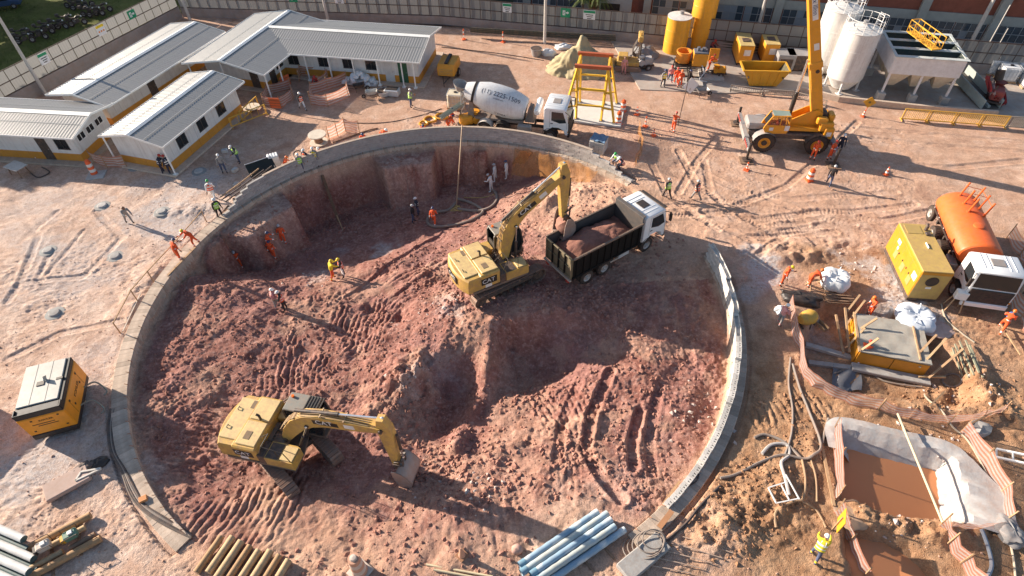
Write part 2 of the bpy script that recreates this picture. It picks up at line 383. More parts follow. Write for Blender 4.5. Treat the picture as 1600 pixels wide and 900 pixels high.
BUMPS = [  # lumps, holes and spoil heaps: pixel, radii (m), height
 (645,590,1.5,1.0,.75),(625,590,.6,.8,.35),(660,560,.7,.5,.35),(627,485,.45,.7,-.45),(690,610,.8,.7,.3),(600,640,1.0,.9,.3),
 (1210,390,3.2,.8,.22),(1330,385,2.2,.8,.12),(1250,405,1.6,.4,.25),(320,450,2.0,.5,.25),(430,435,1.5,.5,.2),(700,478,1.6,.8,.35),
 (1150,800,2.2,1.2,.30),(1110,850,1.6,.8,.22),(1220,760,1.2,1.6,.25),(1260,700,.8,1.2,.25),(1400,815,2.6,.45,.45),(1500,835,2.4,.45,.4),(1340,790,.9,.4,.4),
 (1480,600,1.2,.5,.3),(1420,640,3.2,.4,.25),(1530,590,.6,1.4,.35),(1560,640,.8,1.8,.2),(1260,400,.8,.3,.2),(250,430,1.5,.8,.12),
 (290,330,1.8,.8,.22),(210,470,1.2,1.5,.10),(900,600,1.6,.9,.2),(880,660,1.5,.7,.25),(930,670,.7,.9,.2),(800,690,1.6,.6,.25),(1060,640,.9,1.4,.2),
 (875,555,1.0,.5,-.2),(950,540,.8,.4,-.15),(580,470,.9,.5,-.3),(600,510,.6,.6,.2),(690,430,.6,.4,-.35),(600,405,.7,.35,-.3),(650,395,.5,.3,-.3),(860,310,1.2,.7,.4),(900,300,1.0,.6,.35),
 (1110,370,1.2,.7,.10),(770,400,1.2,.6,.3)]
RIDGE = px((775,528),(765,560),(757,590),(740,625),(722,655),(712,690), z=-.8)
_patch = [(G(*p[0], -.8 if math.hypot(G(*p[0])[0]-CX, G(*p[0])[1]-CY) < RIN else 0), p) for p in PATCH]
_ruts = [(px(*r[0], z=-.5 if 500 < r[0][0][0] < 1090 and r[0][0][1] > 325 else 0), r) for r in RUTS]
_bumps = [(G(b[0], b[1], -.6 if math.hypot(G(b[0], b[1])[0]-CX, G(b[0], b[1])[1]-CY) < RIN-1 else 0), b) for b in BUMPS]
_smooth = [(G(b[0], b[1], -.5), b) for b in SMOOTH]
def pdir(c, d):
    u, v = c; a = G(u, v); b = G(u+d[0]*10, v+d[1]*10); q = b-a; return q[0]/q.length, q[1]/q.length
def terrain(x, y, fine=True):
    x = np.asarray(x, float); y = np.asarray(y, float)
    dx, dy = x-CX, y-CY; r = np.hypot(dx, dy); th = np.degrees(np.arctan2(dy, dx))
    zo = .16*fbm(x, y, .13, 3, 1)+.07*fbm(x, y, .6, 3, 2)
    calm = np.maximum(sst(36, 46, y)*.55, sst(.5, -1.0, polyd(x, y, PAD)))
    calm = np.maximum(calm, sst(-20, -24, x)*sst(38, 41, y))
    zo = zo*(1-calm) - .04
    n1 = fbm(x, y, 1.7, 3, 3); 
    # inside the ring
    zp = pitz(x, y) + .22*fbm(x, y, .45, 3, 4) + .16*fbm(x, y, 1.1, 3, 9)
    q = np.zeros(np.shape(x)) + .5*vn(th*.16, r*0, 5) + .25*vn(th*.5, r*.4, 6) + .10*vn(th*2., r*.9, 8)
    for a, wd, am in ((146, 10, 2.0), (103, 9, 2.0), (160, 4, .5), (84, 4, .4)):
        q = q + am*sst(wd, wd*.75, np.abs(th-a))
    wall = -.38 - 3.4*np.maximum(0, RIN-.05-r-np.maximum(q, 0)*sst(.0, .5, RIN-r))
    deep = sst(60, 72, th)*sst(168, 160, th)
    zp = np.where(deep > 0, np.maximum(zp, wall*deep + zp*(1-deep)), zp)
    ent = sst(8, 14, th)*sst(40, 34, th)           # the open side where trucks drive in
    inn = sst(RIN+.02, RIN-.03, r)
    inn = np.where((th < -52) & (th > -124), sst(RIN+.8, RIN-2.0, r), inn)
    inn = np.where(ent > 0, np.minimum(inn, 1)*(1-ent) + ent*sst(RIN+.6, RIN-1.6, r), inn)
    z = zo*(1-inn) + zp*inn
    ing = inn > .5
    for c, b in _bumps:
        e = ((x-c[0])/b[2])**2 + ((y-c[1])/b[3])**2
        z = z + b[4]*np.exp(-e*.9)*(1+1.2*n1)
    d, L, sd_ = lined(x, y, RIDGE)
    z = z + .6*np.exp(-(d/.5)**2)*(1+1.0*vn(L*.9, d, 7))
    # ponds and trench
    jit = .25*fbm(x, y, .9, 3, 12)
    d1 = polyd(x, y, POND1)+jit*.3; z = z - 1.5*sst(.1, -1.0, d1)
    d2 = polyd(x, y, POND2)+jit; z = z - 1.0*sst(.3, -.5, d2)
    d3 = polyd(x, y, TRENCH)+jit*1.6; z = z - .95*sst(.3, -.5, d3)
    if not fine: return z
    for c, p in _patch:
        (_, rx, ry, dr, sp, am) = p; ux, uy = pdir(p[0], dr)
        a = (x-c[0])*ux+(y-c[1])*uy; b = -(x-c[0])*uy+(y-c[1])*ux
        e = np.hypot(a/rx, b/ry)+.5*fbm(x, y, .8, 2, 14); m = sst(1.15, .6, e)
        ph = b/sp + 1.1*vn(a*.7, b*.35, 15)+.5*vn(a*2.5, b*1.5, 18)
        gate = sst(-.42, -.05, fbm(x, y, .7, 2, 16))
        z = z + 1.15*m*gate*am*(np.abs(np.sin(ph*PI))**.8-.5)*(1.2+1.5*vn(a*3, b*3, 17))
    rutm = np.zeros(np.shape(x))
    for pl, rr in _ruts:
        for off in ((0,) if rr[1] < .42 else (0,)):
            d, L, sg = lined(x, y, pl); m = sst(rr[1]*.62, rr[1]*.42, d); rim = np.exp(-((d-rr[1]*.72)/.10)**2)
            lug = (np.abs(np.sin(PI*(L/rr[3] + sg*.8 + .7*vn(L*.8, sg*2, 29))))-.5)*.045*(.6+1.6*vn(L*.9, sg, 28))
            z = z + m*(-rr[2]+lug) + rim*rr[2]*.45*(1+2*vn(x*4, y*4, 21)); rutm = np.maximum(rutm, m)
    near = sst(60, 35, y)
    rough = (.55+.9*sst(-.15, .25, fbm(x, y, .35, 2, 22)))*(1-.75*calm)*(1-.5*rutm)
    wet = np.maximum(sst(0, -.6, d1), sst(0, -.4, d2))
    rough = rough*(1-.9*wet); sm = np.zeros(np.shape(x)); wob = .7*fbm(x, y, .5, 3, 71)
    for c, b in _smooth: sm = np.maximum(sm, sst(1.25, .6, np.hypot((x-c[0])/b[2], (y-c[1])/b[3])+wob))
    sm = np.maximum(sm, .8*sst(.08, .3, fbm(x, y, .22, 3, 72))); rough = rough*(1-.78*sm)
    yard_ = sst(6, 12, x)*sst(27, 33, y); soft = np.where(ing, 1.0, .62)*(1-.5*yard_)
    z = z + near*rough*soft*(.065*fbm(x, y, 1.9, 3, 23) + .07*np.abs(fbm(x, y, 4.2, 3, 24)) + .06*fbm(x, y, 7., 2, 26)) + near*(1-wet)*.022*fbm(x, y, 11., 2, 27)
    clod = np.maximum(0, vn(x*5, y*5, 31)-.2)*.18 + np.maximum(0, vn(x*2.6, y*2.6, 33)-.25)*.32
    cl = sst(-.05, .2, fbm(x, y, .3, 2, 32))
    z = z + near*clod*cl*(1-.85*sm)*np.where(ing, .9, .32)*(1-.6*yard_)*(1-calm)*(1-rutm*.6)*(1-wet)
    cart = (r > RIN-.02) & (r < ROUT+.25) & ((th > 40) | (th < -52) | ((th > -54) & (th < 12)))
    cart &= ~((th < -58) & (th > -125))
    z = np.where(cart, np.minimum(z, -.12), z)
    return z
def TZ(x, y): return float(terrain(np.array([x]), np.array([y]), False)[0])
def GT(u, v, dz=0.0):
    """where the line of sight through a photo pixel meets the ground"""
    d = ray(u, v); t = np.linspace((4-CAMH)/d[2], (-7-CAMH)/d[2], 500)
    z = terrain(d[0]*t, d[1]*t, False); q = CAMH+d[2]*t - z
    i = int(np.argmax(q < 0)); 
    if i > 0: t0 = t[i-1]+(t[i]-t[i-1])*q[i-1]/(q[i-1]-q[i])
    else: t0 = t[0]
    return Vector((d[0]*t0, d[1]*t0, CAMH+d[2]*t0+dz))

def axis_(parts):
    a = [parts[0][0]]
    for lo, hi, st in parts:
        n = max(1, int(round((hi-lo)/st))); a += list(np.linspace(lo, hi, n+1)[1:])
    return np.array(a)
xs = axis_([(-600,-150,40),(-150,-80,6),(-80,-48,.9),(-48,-33,.26),(-33,-22.4,.11),(-22.4,13.4,.056),(13.4,32,.085),(32,48,.26),(48,90,1.2),(90,160,8),(160,600,45)])
ys = axis_([(-200,-20,18),(-20,6,1.5),(6,9,.15),(9,30,.056),(30,45,.085),(45,56,.16),(56,72,.35),(72,110,1.3),(110,200,9),(200,1200,60)])
X, Y = np.meshgrid(xs, ys); xf, yf = X.ravel(), Y.ravel()
Z = terrain(xf, yf)
nx, ny = len(xs), len(ys)
me = bpy.data.meshes.new('ground')
i0 = (np.arange(ny-1)[:, None]*nx + np.arange(nx-1)[None, :]).ravel()
qd = np.stack([i0, i0+1, i0+nx+1, i0+nx], 1).astype(np.int32)
me.vertices.add(nx*ny); me.vertices.foreach_set('co', np.stack([xf, yf, Z], 1).ravel().astype(np.float32))
me.loops.add(qd.size); me.loops.foreach_set('vertex_index', qd.ravel())
me.polygons.add(len(qd)); me.polygons.foreach_set('loop_start', np.arange(0, qd.size, 4, dtype=np.int32))
me.polygons.foreach_set('loop_total', np.full(len(qd), 4, np.int32)); me.polygons.foreach_set('use_smooth', np.ones(len(qd), bool))
me.update(calc_edges=True)
# kinds of soil: r pit red, g pale dry crust and paler buttresses, b orange mud, a grey grout and concrete splash, bluish shade at bottom left
rr_ = np.hypot(xf-CX, yf-CY); th_ = np.degrees(np.arctan2(yf-CY, xf-CX))
nz = fbm(xf, yf, .35, 4, 41); nz2 = fbm(xf, yf, 1.3, 3, 42)
pit = sst(RIN+.05, RIN-.5, rr_+nz*.6); tb_ = sst(-128, -106, th_+nz*14)*sst(-50, -64, th_); pit = pit*(1-tb_)+tb_*sst(RIN+.5, RIN-5.5, rr_+nz*4)
pit = np.where((th_ > 5) & (th_ < 60), sst(RIN-2, RIN-9, rr_+nz*5), pit)
pit *= np.where(rr_ < RIN, .55+.45*sst(-.35, .1, nz+.5*nz2) + .3*sst(-1.6, -3, Z), 1)
pale = sst(-14, -22, xf+nz*8)*sst(RIN-.5, RIN+1.0, rr_)*sst(44, 37, yf+nz*6)*(.55+.6*sst(-.2, .25, nz2))
pale = np.maximum(pale, .35*sst(.0, .3, nz2+nz*.6)*sst(RIN, RIN+2, rr_)); pale = np.maximum(pale, .35*sst(RIN-6, RIN-2, rr_)*sst(RIN+.2, RIN, rr_)*sst(-30, -45, th_)*sst(-85, -70, th_)*sst(-.2, .2, nz))
mud = sst(7., 10, xf+nz*4)*sst(25, 19, yf+nz*4)*sst(RIN, RIN+1.5, rr_)
mud = np.maximum(mud, .8*sst(16, 19, xf+nz*3)*sst(31, 28, yf+nz*3)); mud = np.maximum(mud, sst(.5, -.3, polyd(xf, yf, POND2))); mud = np.maximum(mud, sst(.3, -.3, polyd(xf, yf, POND1)))
but_ = np.maximum(sst(10, 7, np.abs(th_-146)), sst(9, 6, np.abs(th_-103)))*sst(RIN-4, RIN-2, rr_)*sst(RIN, RIN-.1, rr_); pale = np.maximum(pale, .45*but_*sst(-.2, .2, nz2+.2))  # soil buttresses paler than the recesses between them
grey = np.zeros(len(xf))
for u, v, ra, am in ((30,760,3.0,.7),(10,850,2.,.5),(180,185,.1,0),(260,325,2.0,.75),(300,345,1.5,.6),(290,300,1.2,.5),(150,490,1.4,.45),(1180,425,1.3,.9),(1165,460,.8,.6),(690,570,1.0,.25),  # bottom left grey puts the bluish shade there into the soil colour
                     (640,600,.7,.3),(630,490,.6,.5),(690,490,1.2,.4),(250,345,3,.7),(110,450,3.2,.5),(50,340,2.6,.45),(300,305,2.2,.6),(150,560,2.2,.4),(160,322,1.1,.55),(75,392,1.2,.6),(182,402,1.1,.6),(88,490,1.2,.55),(330,330,1.2,.6),(230,300,1.6,.5),(120,420,2,.3),(520,345,.8,.3),(590,350,.9,.55),(470,400,1.0,.4),(1345,420,1.6,.9),(1390,470,1.5,.9),(1370,440,1.5,.8),(1470,505,.7,.7),(230,740,1.0,.4),(1290,520,1.4,.5)):
    c = G(u, v, -.5); grey = np.maximum(grey, am*sst(1.25, .3, np.hypot(xf-c[0], yf-c[1])/ra+nz2*1.1+nz))
ca = me.color_attributes.new('soil', 'FLOAT_COLOR', 'POINT')
ca.data.foreach_set('color', np.stack([pit, pale, mud, grey], 1).clip(0, 1).ravel().astype(np.float32))
gm = bpy.data.materials.new('red soil'); gm.use_nodes = True; t = gm.node_tree; L = t.links.new; b = t.nodes['Principled BSDF']
at = N(t, 'ShaderNodeAttribute', attribute_name='soil'); sp = N(t, 'ShaderNodeSeparateColor'); L(at.outputs['Color'], sp.inputs[0])
geo = N(t, 'ShaderNodeNewGeometry')
def nz_(s, d=8.0, ro=.65):
    n = N(t, 'ShaderNodeTexNoise', i_Scale=s, i_Detail=d, i_Roughness=ro); L(geo.outputs['Position'], n.inputs['Vector']); return n.outputs[0]
def mr(src, a, b_, c=0.0, d=1.0):
    n = N(t, 'ShaderNodeMapRange'); n.inputs[1].default_value = a; n.inputs[2].default_value = b_; n.inputs[3].default_value = c; n.inputs[4].default_value = d
    L(src, n.inputs[0]); return n.outputs[0]
def mix(f, a, b_, mode='MIX'):
    n = N(t, 'ShaderNodeMix', data_type='RGBA', blend_type=mode)
    for k, q in ((0, f), (6, a), (7, b_)):
        if isinstance(q, (int, float)): n.inputs[k].default_value = q
        elif isinstance(q, tuple): n.inputs[k].default_value = (*q, 1)
        else: L(q, n.inputs[k])
    return n.outputs[2]
def mul(a, b_, op='MULTIPLY'):
    n = N(t, 'ShaderNodeMath', operation=op)
    for k, q in ((0, a), (1, b_)):
        if isinstance(q, (int, float)): n.inputs[k].default_value = q
        else: L(q, n.inputs[k])
    return n.outputs[0]
na, nb, nc, nd = nz_(.25), nz_(1.1), nz_(4.5), nz_(16.)
tan_ = mix(mr(nb, .35, .68), (.45, .28, .195), (.62, .42, .31))
tan_ = mix(mr(na, .4, .65, 0, .7), tan_, (.53, .315, .22))
red = mix(mr(nb, .35, .68), (.225, .094, .074), (.385, .19, .15))
red = mix(mr(nc, .5, .7, 0, .75), red, (.47, .305, .26))
red = mix(mr(na, .48, .62, 0, .6), red, (.30, .155, .14))
tan_ = mix(mr(na, .36, .46, .7, 0), tan_, (.36, .205, .145))
cl_ = mix(sp.outputs[0], tan_, red)
cl_ = mix(mul(sp.outputs[1], mr(nc, .3, .6, .55, 1)), cl_, mix(mr(nb, .35, .65), (.53, .37, .295), (.70, .545, .45)))
cl_ = mix(sp.outputs[2], cl_, mix(mr(nb, .35, .65), (.31, .165, .09), (.47, .29, .175)))
cl_ = mix(mul(at.outputs['Alpha'], mr(nc, .3, .6, .3, 1)), cl_, (.48, .46, .46))
cl_ = mix(1.0, cl_, mr(nd, .3, .7, .74, 1.24), 'MULTIPLY')
cl_ = mix(1.0, cl_, mr(nc, .3, .7, .86, 1.12), 'MULTIPLY')
L(cl_, b.inputs['Base Color']); b.inputs['Roughness'].default_value = .95; b.inputs['Specular IOR Level'].default_value = .15
bp = N(t, 'ShaderNodeBump', i_Strength=1.0, i_Distance=.06); L(mul(nd, mul(nc, .6), 'ADD'), bp.inputs['Height']); L(bp.outputs[0], b.inputs['Normal'])
me.materials.append(gm)
ground = bpy.data.objects.new('ground', me); col.objects.link(ground); tag(ground, kind='structure')

def clods(name, n, region, smin, smax, mat, seed=3):
    """loose clods and stones lying on the soil, too many to count"""
    g = random.Random(seed); mb = MB(); P = []
    k = 0
    while k < n:
        x, y = region(g); P.append((x, y)); k += 1
    P = np.array(P); zz = terrain(P[:, 0], P[:, 1])
    base = [(1,0,0),(0,1,0),(-1,0,0),(0,-1,0),(0,0,1),(0,0,-1)]; F = [(0,1,4),(1,2,4),(2,3,4),(3,0,4),(1,0,5),(2,1,5),(3,2,5),(0,3,5)]
    V = []; FF = []
    for i, (x, y) in enumerate(P):
        s = smin+(smax-smin)*g.random()**3.5; a = g.random()*6.3; ca_, sa = math.cos(a), math.sin(a)
        for p in base:
            q = [p[0]*s*g.uniform(.6, 1.3), p[1]*s*g.uniform(.6, 1.3), p[2]*s*g.uniform(.5, 1.0)]
            q[0] += g.uniform(-.3, .3)*s; q[1] += g.uniform(-.3, .3)*s
            V.append((x+q[0]*ca_-q[1]*sa, y+q[0]*sa+q[1]*ca_, zz[i]+q[2]+s*.15))
        FF += [tuple(6*i+j for j in f) for f in F]
    mb.v = V; mb.f = FF; mb.m = [0]*len(FF)
    return tag(mb.build(name, mat, ang=0), kind='stuff')
def in_pit(g):
    while True:
        a = g.random()*2*PI; r_ = RIN*.97*math.sqrt(g.random()); x, y = CX+r_*math.cos(a), CY+r_*math.sin(a)
        if vn(np.array([x*.35]), np.array([y*.35]), 51)[0] > -.12*g.random()*3: return x, y
def around(*uv):
    cs = [G(u, v, -.5) for u, v in uv]
    def f(g):
        c = g.choice(cs); return c[0]+g.gauss(0, 1.0), c[1]+g.gauss(0, .8)
    return f
def outside(g):
    while True:
        x, y = g.uniform(-30, 30), g.uniform(8.5, 46)
        if math.hypot(x-CX, y-CY) > ROUT+.4: return x, y
clod_red = P('red clod', (.34, .175, .14), .95, dust=.3, var=.3, sc_=3, spec=.1)
clod_tan = P('tan clod', (.44, .28, .21), .95, dust=.2, var=.25, sc_=3, spec=.1)
clod_pale = P('pale stone', (.55, .47, .43), .9, dust=.2, var=.2, sc_=3, spec=.2)
clods('soil_clods', 12000, in_pit, .015, .15, clod_red, 3)
clods('soil_clods', 6000, outside, .012, .07, clod_tan, 4)
clods('spoil_stones', 1300, around((680,740),(730,710),(650,690),(780,760),(640,620),(900,700),(840,600)), .03, .2, clod_red, 5)
clods('pale_stones', 500, around((690,740),(750,760),(1090,660),(1100,620),(640,600),(480,410),(1330,420),(1400,820),(700,480),(1500,610),(1450,690)), .02, .15, clod_pale, 6)
clods('mud_lumps', 2600, around((1150,800),(1120,840),(1220,770),(1250,700),(1400,820),(1240,640),(1460,620),(1540,620),(1180,760)), .012, .11, P('mud lump', (.33, .18, .10), .9, dust=.2, var=.25, sc_=3, spec=.2), 8)
# ------------------------------------------------------------------ people
skin_m = P('skin', (.32, .17, .10), .6, dust=0, var=.05)
M_or = P('orange work cloth', (.80, .10, .02), .85, dust=.12, var=.12, sc_=5)
M_st = P('silver reflective tape', (.78, .78, .74), .4, dust=.05)
M_jn = P('blue denim', (.06, .09, .17), .9, dust=.12, sc_=5)
M_wh = P('white cloth', (.74, .74, .73), .9, dust=.05, sc_=5)
M_bk = P('black cloth', (.018, .018, .022), .9, dust=.06, sc_=5)
M_gy = P('grey cloth', (.26, .26, .26), .9, dust=.15, sc_=5)
M_nv = P('dark navy cloth', (.02, .028, .055), .9, dust=.06, sc_=5)
M_pk = P('faded pink cloth', (.62, .28, .27), .9, dust=.05, sc_=5)
M_lm = P('lime hi-vis cloth', (.42, .80, .05), .8, dust=.03, sc_=5)
M_ye = P('yellow hi-vis cloth', (.80, .62, .03), .8, dust=.05, sc_=5)
M_boot = P('black boots', (.02, .018, .016), .7, dust=.3)
H_ = {k: P(k+' helmet plastic', c, .35, dust=.04) for k, c in dict(white=(.8,.8,.78), yellow=(.80,.55,.02), blue=(.03,.05,.13), green=(.02,.35,.09), red=(.45,.03,.02), orange=(.78,.16,.02), grey=(.40,.42,.44), brown=(.20,.09,.05)).items()}

def skin_mesh(vs, es, rs):
    me = bpy.data.meshes.new('b'); me.from_pydata(vs, es, [])
    o = bpy.data.objects.new('b', me); col.objects.link(o)
    m = o.modifiers.new('s', 'SKIN'); m.use_smooth_shade = True
    for i, r_ in enumerate(rs):
        d = me.skin_vertices[0].data[i]; d.radius = (r_[0], r_[1]) if isinstance(r_, tuple) else (r_, r_); d.use_root = (i == 0)
    s2 = o.modifiers.new('u', 'SUBSURF'); s2.levels = 1
    ev = o.evaluated_get(bpy.context.evaluated_depsgraph_get()); q = ev.to_mesh()
    V = [tuple(v.co) for v in q.vertices]; F = [tuple(p.vertices) for p in q.polygons]
    ev.to_mesh_clear(); bpy.data.objects.remove(o); bpy.data.meshes.remove(me); return V, F
def seg_t(p, a, b):
    d = b-a; t = max(0, min(1, (p-a).dot(d)/d.length_squared)); return t, (p-a-d*t).length

def make_pose(lean=4, hl=(6, 8), hr=(-6, 6), sl=(8, 12), el=18, sr=(8, 12), er=18, head=0, twist=0, hip=None, hl_s=3, hr_s=3, ein=(0, 0)):
    """one standing figure facing +x; angles in degrees: lean forward, hip (forward, knee bend), shoulder (forward, sideways), elbow bend"""
    V = Vector; l = R(lean)
    def leg(side, h, so_):
        a, k = R(h[0]), R(h[1]); s = R(so_)*side
        t = V((math.sin(a)*math.cos(s), math.sin(s), -math.cos(a)*math.cos(s))); b = V((math.sin(a-k), math.sin(s)*.6, -math.cos(a-k))).normalized()
        H = V((0, side*.10, 0)); K = H+t*.43; A = K+b*.41; 
        fd = V((math.cos(min(0, a-k)*.5), 0, math.sin(min(0, a-k)*.5)*.9)); 
        return H, K, A, A+fd*.17+V((0, side*.02, -.055))
    Lg = [leg(1, hl, hl_s), leg(-1, hr, hr_s)]
    low = min(min(g[2].z, g[3].z+.02) for g in Lg)
    z0 = hip if hip is not None else -low+.085
    O = V((0, 0, z0)); Lg = [[p+O for p in g] for g in Lg]
    up = V((math.sin(l), 0, math.cos(l))); fw = V((math.cos(l), 0, -math.sin(l)))
    waist = O+up*.13; chest = O+up*.34+fw*.01; neck = O+up*.52
    hd = R(head); hu = V((math.sin(l*.6+hd), 0, math.cos(l*.6+hd))); hf = V((hu.z, 0, -hu.x))
    headc = neck+hu*.155+hf*.015
    def arm(side, sh, e, ein_):
        a, s = R(sh[0]), R(sh[1]); S = O+up*.455+V((0, side*.195, 0))
        b0 = V((math.sin(a)*math.cos(s), side*math.sin(s), -math.cos(a)*math.cos(s)))
        b0 = fw*b0.x+V((0, b0.y, 0))+up*b0.z if lean < 25 else b0
        E_ = S+b0*.29; a2 = a+R(e)
        c = V((math.sin(a2), side*math.sin(s)*.5-side*math.sin(R(ein_)), -math.cos(a2))).normalized()
        c = (fw*c.x+V((0, c.y, 0))+up*c.z) if lean < 25 else c
        W_ = E_+c*.25; return S, E_, W_, c
    Ar = [arm(1, sl, el, ein[0]), arm(-1, sr, er, ein[1])]
    vs = [O, waist, chest, O+up*.46, neck, neck+hu*.06]; es = [(0,1),(1,2),(2,3),(3,4),(4,5)]; rs = [(.14,.18),(.13,.17),(.14,.185),(.11,.155),.058,.052]
    for g in Lg:
        b = len(vs); H, K, A, T = g
        for q, r_ in ((H+(K-H)*.12, .088), (H+(K-H)*.55, .075), (K, .060), (K+(A-K)*.35, .058), (K+(A-K)*.7, .047), (A, .046), (T, .040)): vs.append(q); rs.append(r_)
        es += [(0, b)]+[(b+i, b+i+1) for i in range(6)]; rs[b:] = [q*1.2 for q in rs[b:]]
    for S, E_, W_, c in Ar:
        b = len(vs)
        for q, r_ in ((S, .062), (S+(E_-S)*.5, .055), (E_, .046), (E_+(W_-E_)*.5, .042), (W_, .032), (W_+c*.05, .034)): vs.append(q); rs.append(r_)
        es += [(3, b)]+[(b+i, b+i+1) for i in range(5)]; rs[b:b+4] = [q*1.22 for q in rs[b:b+4]]
    Vs, Fs = skin_mesh([tuple(q) for q in vs], es, rs)
    mb = MB(); mats = []
    bones = [('torso', O, waist), ('torso', waist, neck), ('neck', neck, headc)]
    for g in Lg: bones += [('thigh', g[0], g[1]), ('shin', g[1], g[2]), ('foot', g[2]-V((0, 0, .02)), g[3])]
    for a in Ar: bones += [('arm', a[0], a[1]), ('fore', a[1], a[2]), ('hand', a[2], a[2]+a[3]*.09)]
    for f in Fs:
        c = V((0, 0, 0))
        for i in f: c += V(Vs[i])
        c /= len(f); best = min(((seg_t(c, a, b)[1]*(1.0 if n != 'torso' else .6), n, seg_t(c, a, b)[0]) for n, a, b in bones))
        n, t_ = best[1], best[2]
        mats.append({'torso': 1, 'neck': 0, 'thigh': 2, 'shin': 2, 'foot': 3, 'arm': 1, 'fore': 1, 'hand': 0}[n])
        if n == 'shin' and .50 < t_ < .80: mats[-1] = 4
        if n == 'fore' and .25 < t_ < .75: mats[-1] = 4
        if n == 'torso' and best[2] < .5 and (c-O).dot(up) < .02: mats[-1] = 2
        if n == 'torso' and .10 < (c-O).dot(up) < .17: mats[-1] = 4
    mb.v = Vs; mb.f = Fs; mb.m = mats
    # head: skull, jaw, nose, ears, eyes, mouth
    sd_ = V((0, 1, 0)); mb.k = 0
    def hp(x, y, z): return headc+hf*x+sd_*y+hu*z
    def orb(c, r, n=8, k=6, m=0):
        q = MB(); q.ball((0, 0, 0), r, n, k); mb.add([hp(c[0]+p[0], c[1]+p[1], c[2]+p[2]) for p in q.v], q.f, m)
    orb((0, 0, .02), (.095, .075, .105), 12, 8); orb((.025, 0, -.06), (.06, .055, .06))
    orb((.098, 0, -.01), (.02, .014, .026), 6, 4)
    for s in (1, -1):
        orb((-.005, s*.076, -.005), (.018, .012, .03), 6, 4); orb((.082, s*.03, .018), (.012, .012, .009), 6, 4, 5)
    orb((.078, 0, -.062), (.010, .022, .006), 6, 4, 5)
    # hands: palm, four fingers of unequal length and a thumb
    for i, (S, E_, W_, c) in enumerate(Ar):
        side = 1 if i == 0 else -1; n = c.cross(V((0, 0, 1))); n = n.normalized() if n.length > .1 else V((0, 1, 0)); u = n.cross(c).normalized()
        pb = W_+c*.07; mb.k = 0
        mb.bar(W_+c*.01, pb+c*.035, .034, .08, up=u)
        for k, ln in enumerate((.065, .078, .072, .055)):
            r0 = pb+c*.03+u*(.03-.02*k); cu = n*(-side)
            mb.tube([r0, r0+c*ln*.5+cu*.008, r0+c*ln*.82+cu*.03], [.0095, .0088, .0075], 5)
        r0 = W_+c*.035+u*.04; mb.tube([r0, r0+c*.03+u*.022, r0+c*.06+u*.026], [.011, .010, .008], 5)
    body = mb.mesh('body', [skin_m, M_or, M_or, M_boot, M_st, M_bk], ang=60)
    # helmet
    h = MB(); 
    def dome(prof, n=14):
        rows = []
        for rr2, zz in prof: rows.append([hp(math.cos(2*PI*j/n)*rr2*1.14-.004, math.sin(2*PI*j/n)*rr2*.98, zz) for j in range(n)])
        h.sheet(rows, closed=True)
    dome([(.118, .045), (.106, .055), (.102, .09), (.085, .13), (.05, .155), (.012, .165), (.0005, .166)])
    h.add([hp(.10, -.07, .045), hp(.165, -.04, .038), hp(.165, .04, .038), hp(.10, .07, .045), hp(.10, -.07, .054), hp(.16, -.04, .047), hp(.16, .04, .047), hp(.10, .07, .054)], [(0,1,2,3)[::-1], (4,5,6,7), (0,4,5,1)[::-1], (1,5,6,2)[::-1], (2,6,7,3)[::-1]])
    helm = h.mesh('helmet', [H_['white']], ang=50)
    # vest: a shell that follows the torso, with two tape bands
    v = MB(); n = 18; rows = []; sp_ = [(.0, .175, .22), (.09, .165, .205), (.14, .165, .205), (.20, .165, .21), (.25, .168, .215), (.34, .168, .22), (.43, .135, .195), (.475, .095, .14)]
    for (tt, ra, rb) in sp_: rows.append([O+up*tt+fw*(math.cos(2*PI*j/n)*ra+.005)+sd_*math.sin(2*PI*j/n)*rb for j in range(n)])
    for i in range(len(rows)-1): v.k = 1 if i in (1, 4) else 0; v.sheet(rows[i:i+2], closed=True)
    v.k = 1
    for s in (1, -1):
        for d in (1, -1): v.sheet([[O+up*tt+fw*(d*(ra*.80+.012))+sd_*(s*.085+k*.022) for k in (-1, 1)] for tt, ra, rb in sp_[4:]])
    vest = v.mesh('vest', [M_lm, M_st], ang=50)
    return dict(body=body, helmet=helm, vest=vest)
POSES = dict(stand=make_pose(), calm=make_pose(3, (4, 4), (-4, 4), (20, 8), 75, (20, 8), 75, 10, ein=(25, 25)),
  walk=make_pose(6, (24, 10), (-20, 22), (-22, 8), 15, (24, 8), 30), stride=make_pose(10, (30, 12), (-26, 18), (35, 10), 40, (30, 10), 45),
  look=make_pose(14, (6, 8), (0, 8), (40, 10), 60, (10, 14), 20, 25), reach=make_pose(12, (12, 12), (-12, 10), (75, 8), 10, (60, 8), 20, 5),
  point=make_pose(6, (8, 6), (-8, 6), (85, 25), 5, (10, 12), 25, 0), bend=make_pose(72, (14, 12), (2, 10), (8, 8), 8, (20, 8), 10, -20),
  tool=make_pose(34, (22, 28), (-14, 14), (48, 8), 20, (60, 8), 25, 5, ein=(10, 15)), crouch=make_pose(28, (96, 118), (80, 118), (40, 12), 40, (35, 12), 30, 10),
  sit=make_pose(8, (85, 80), (85, 80), (40, 12), 50, (40, 12), 50, 5, hip=.45), hips=make_pose(2, (3, 3), (-3, 3), (-18, 42), 75, (-18, 42), 75, -5, ein=(45, 45)))
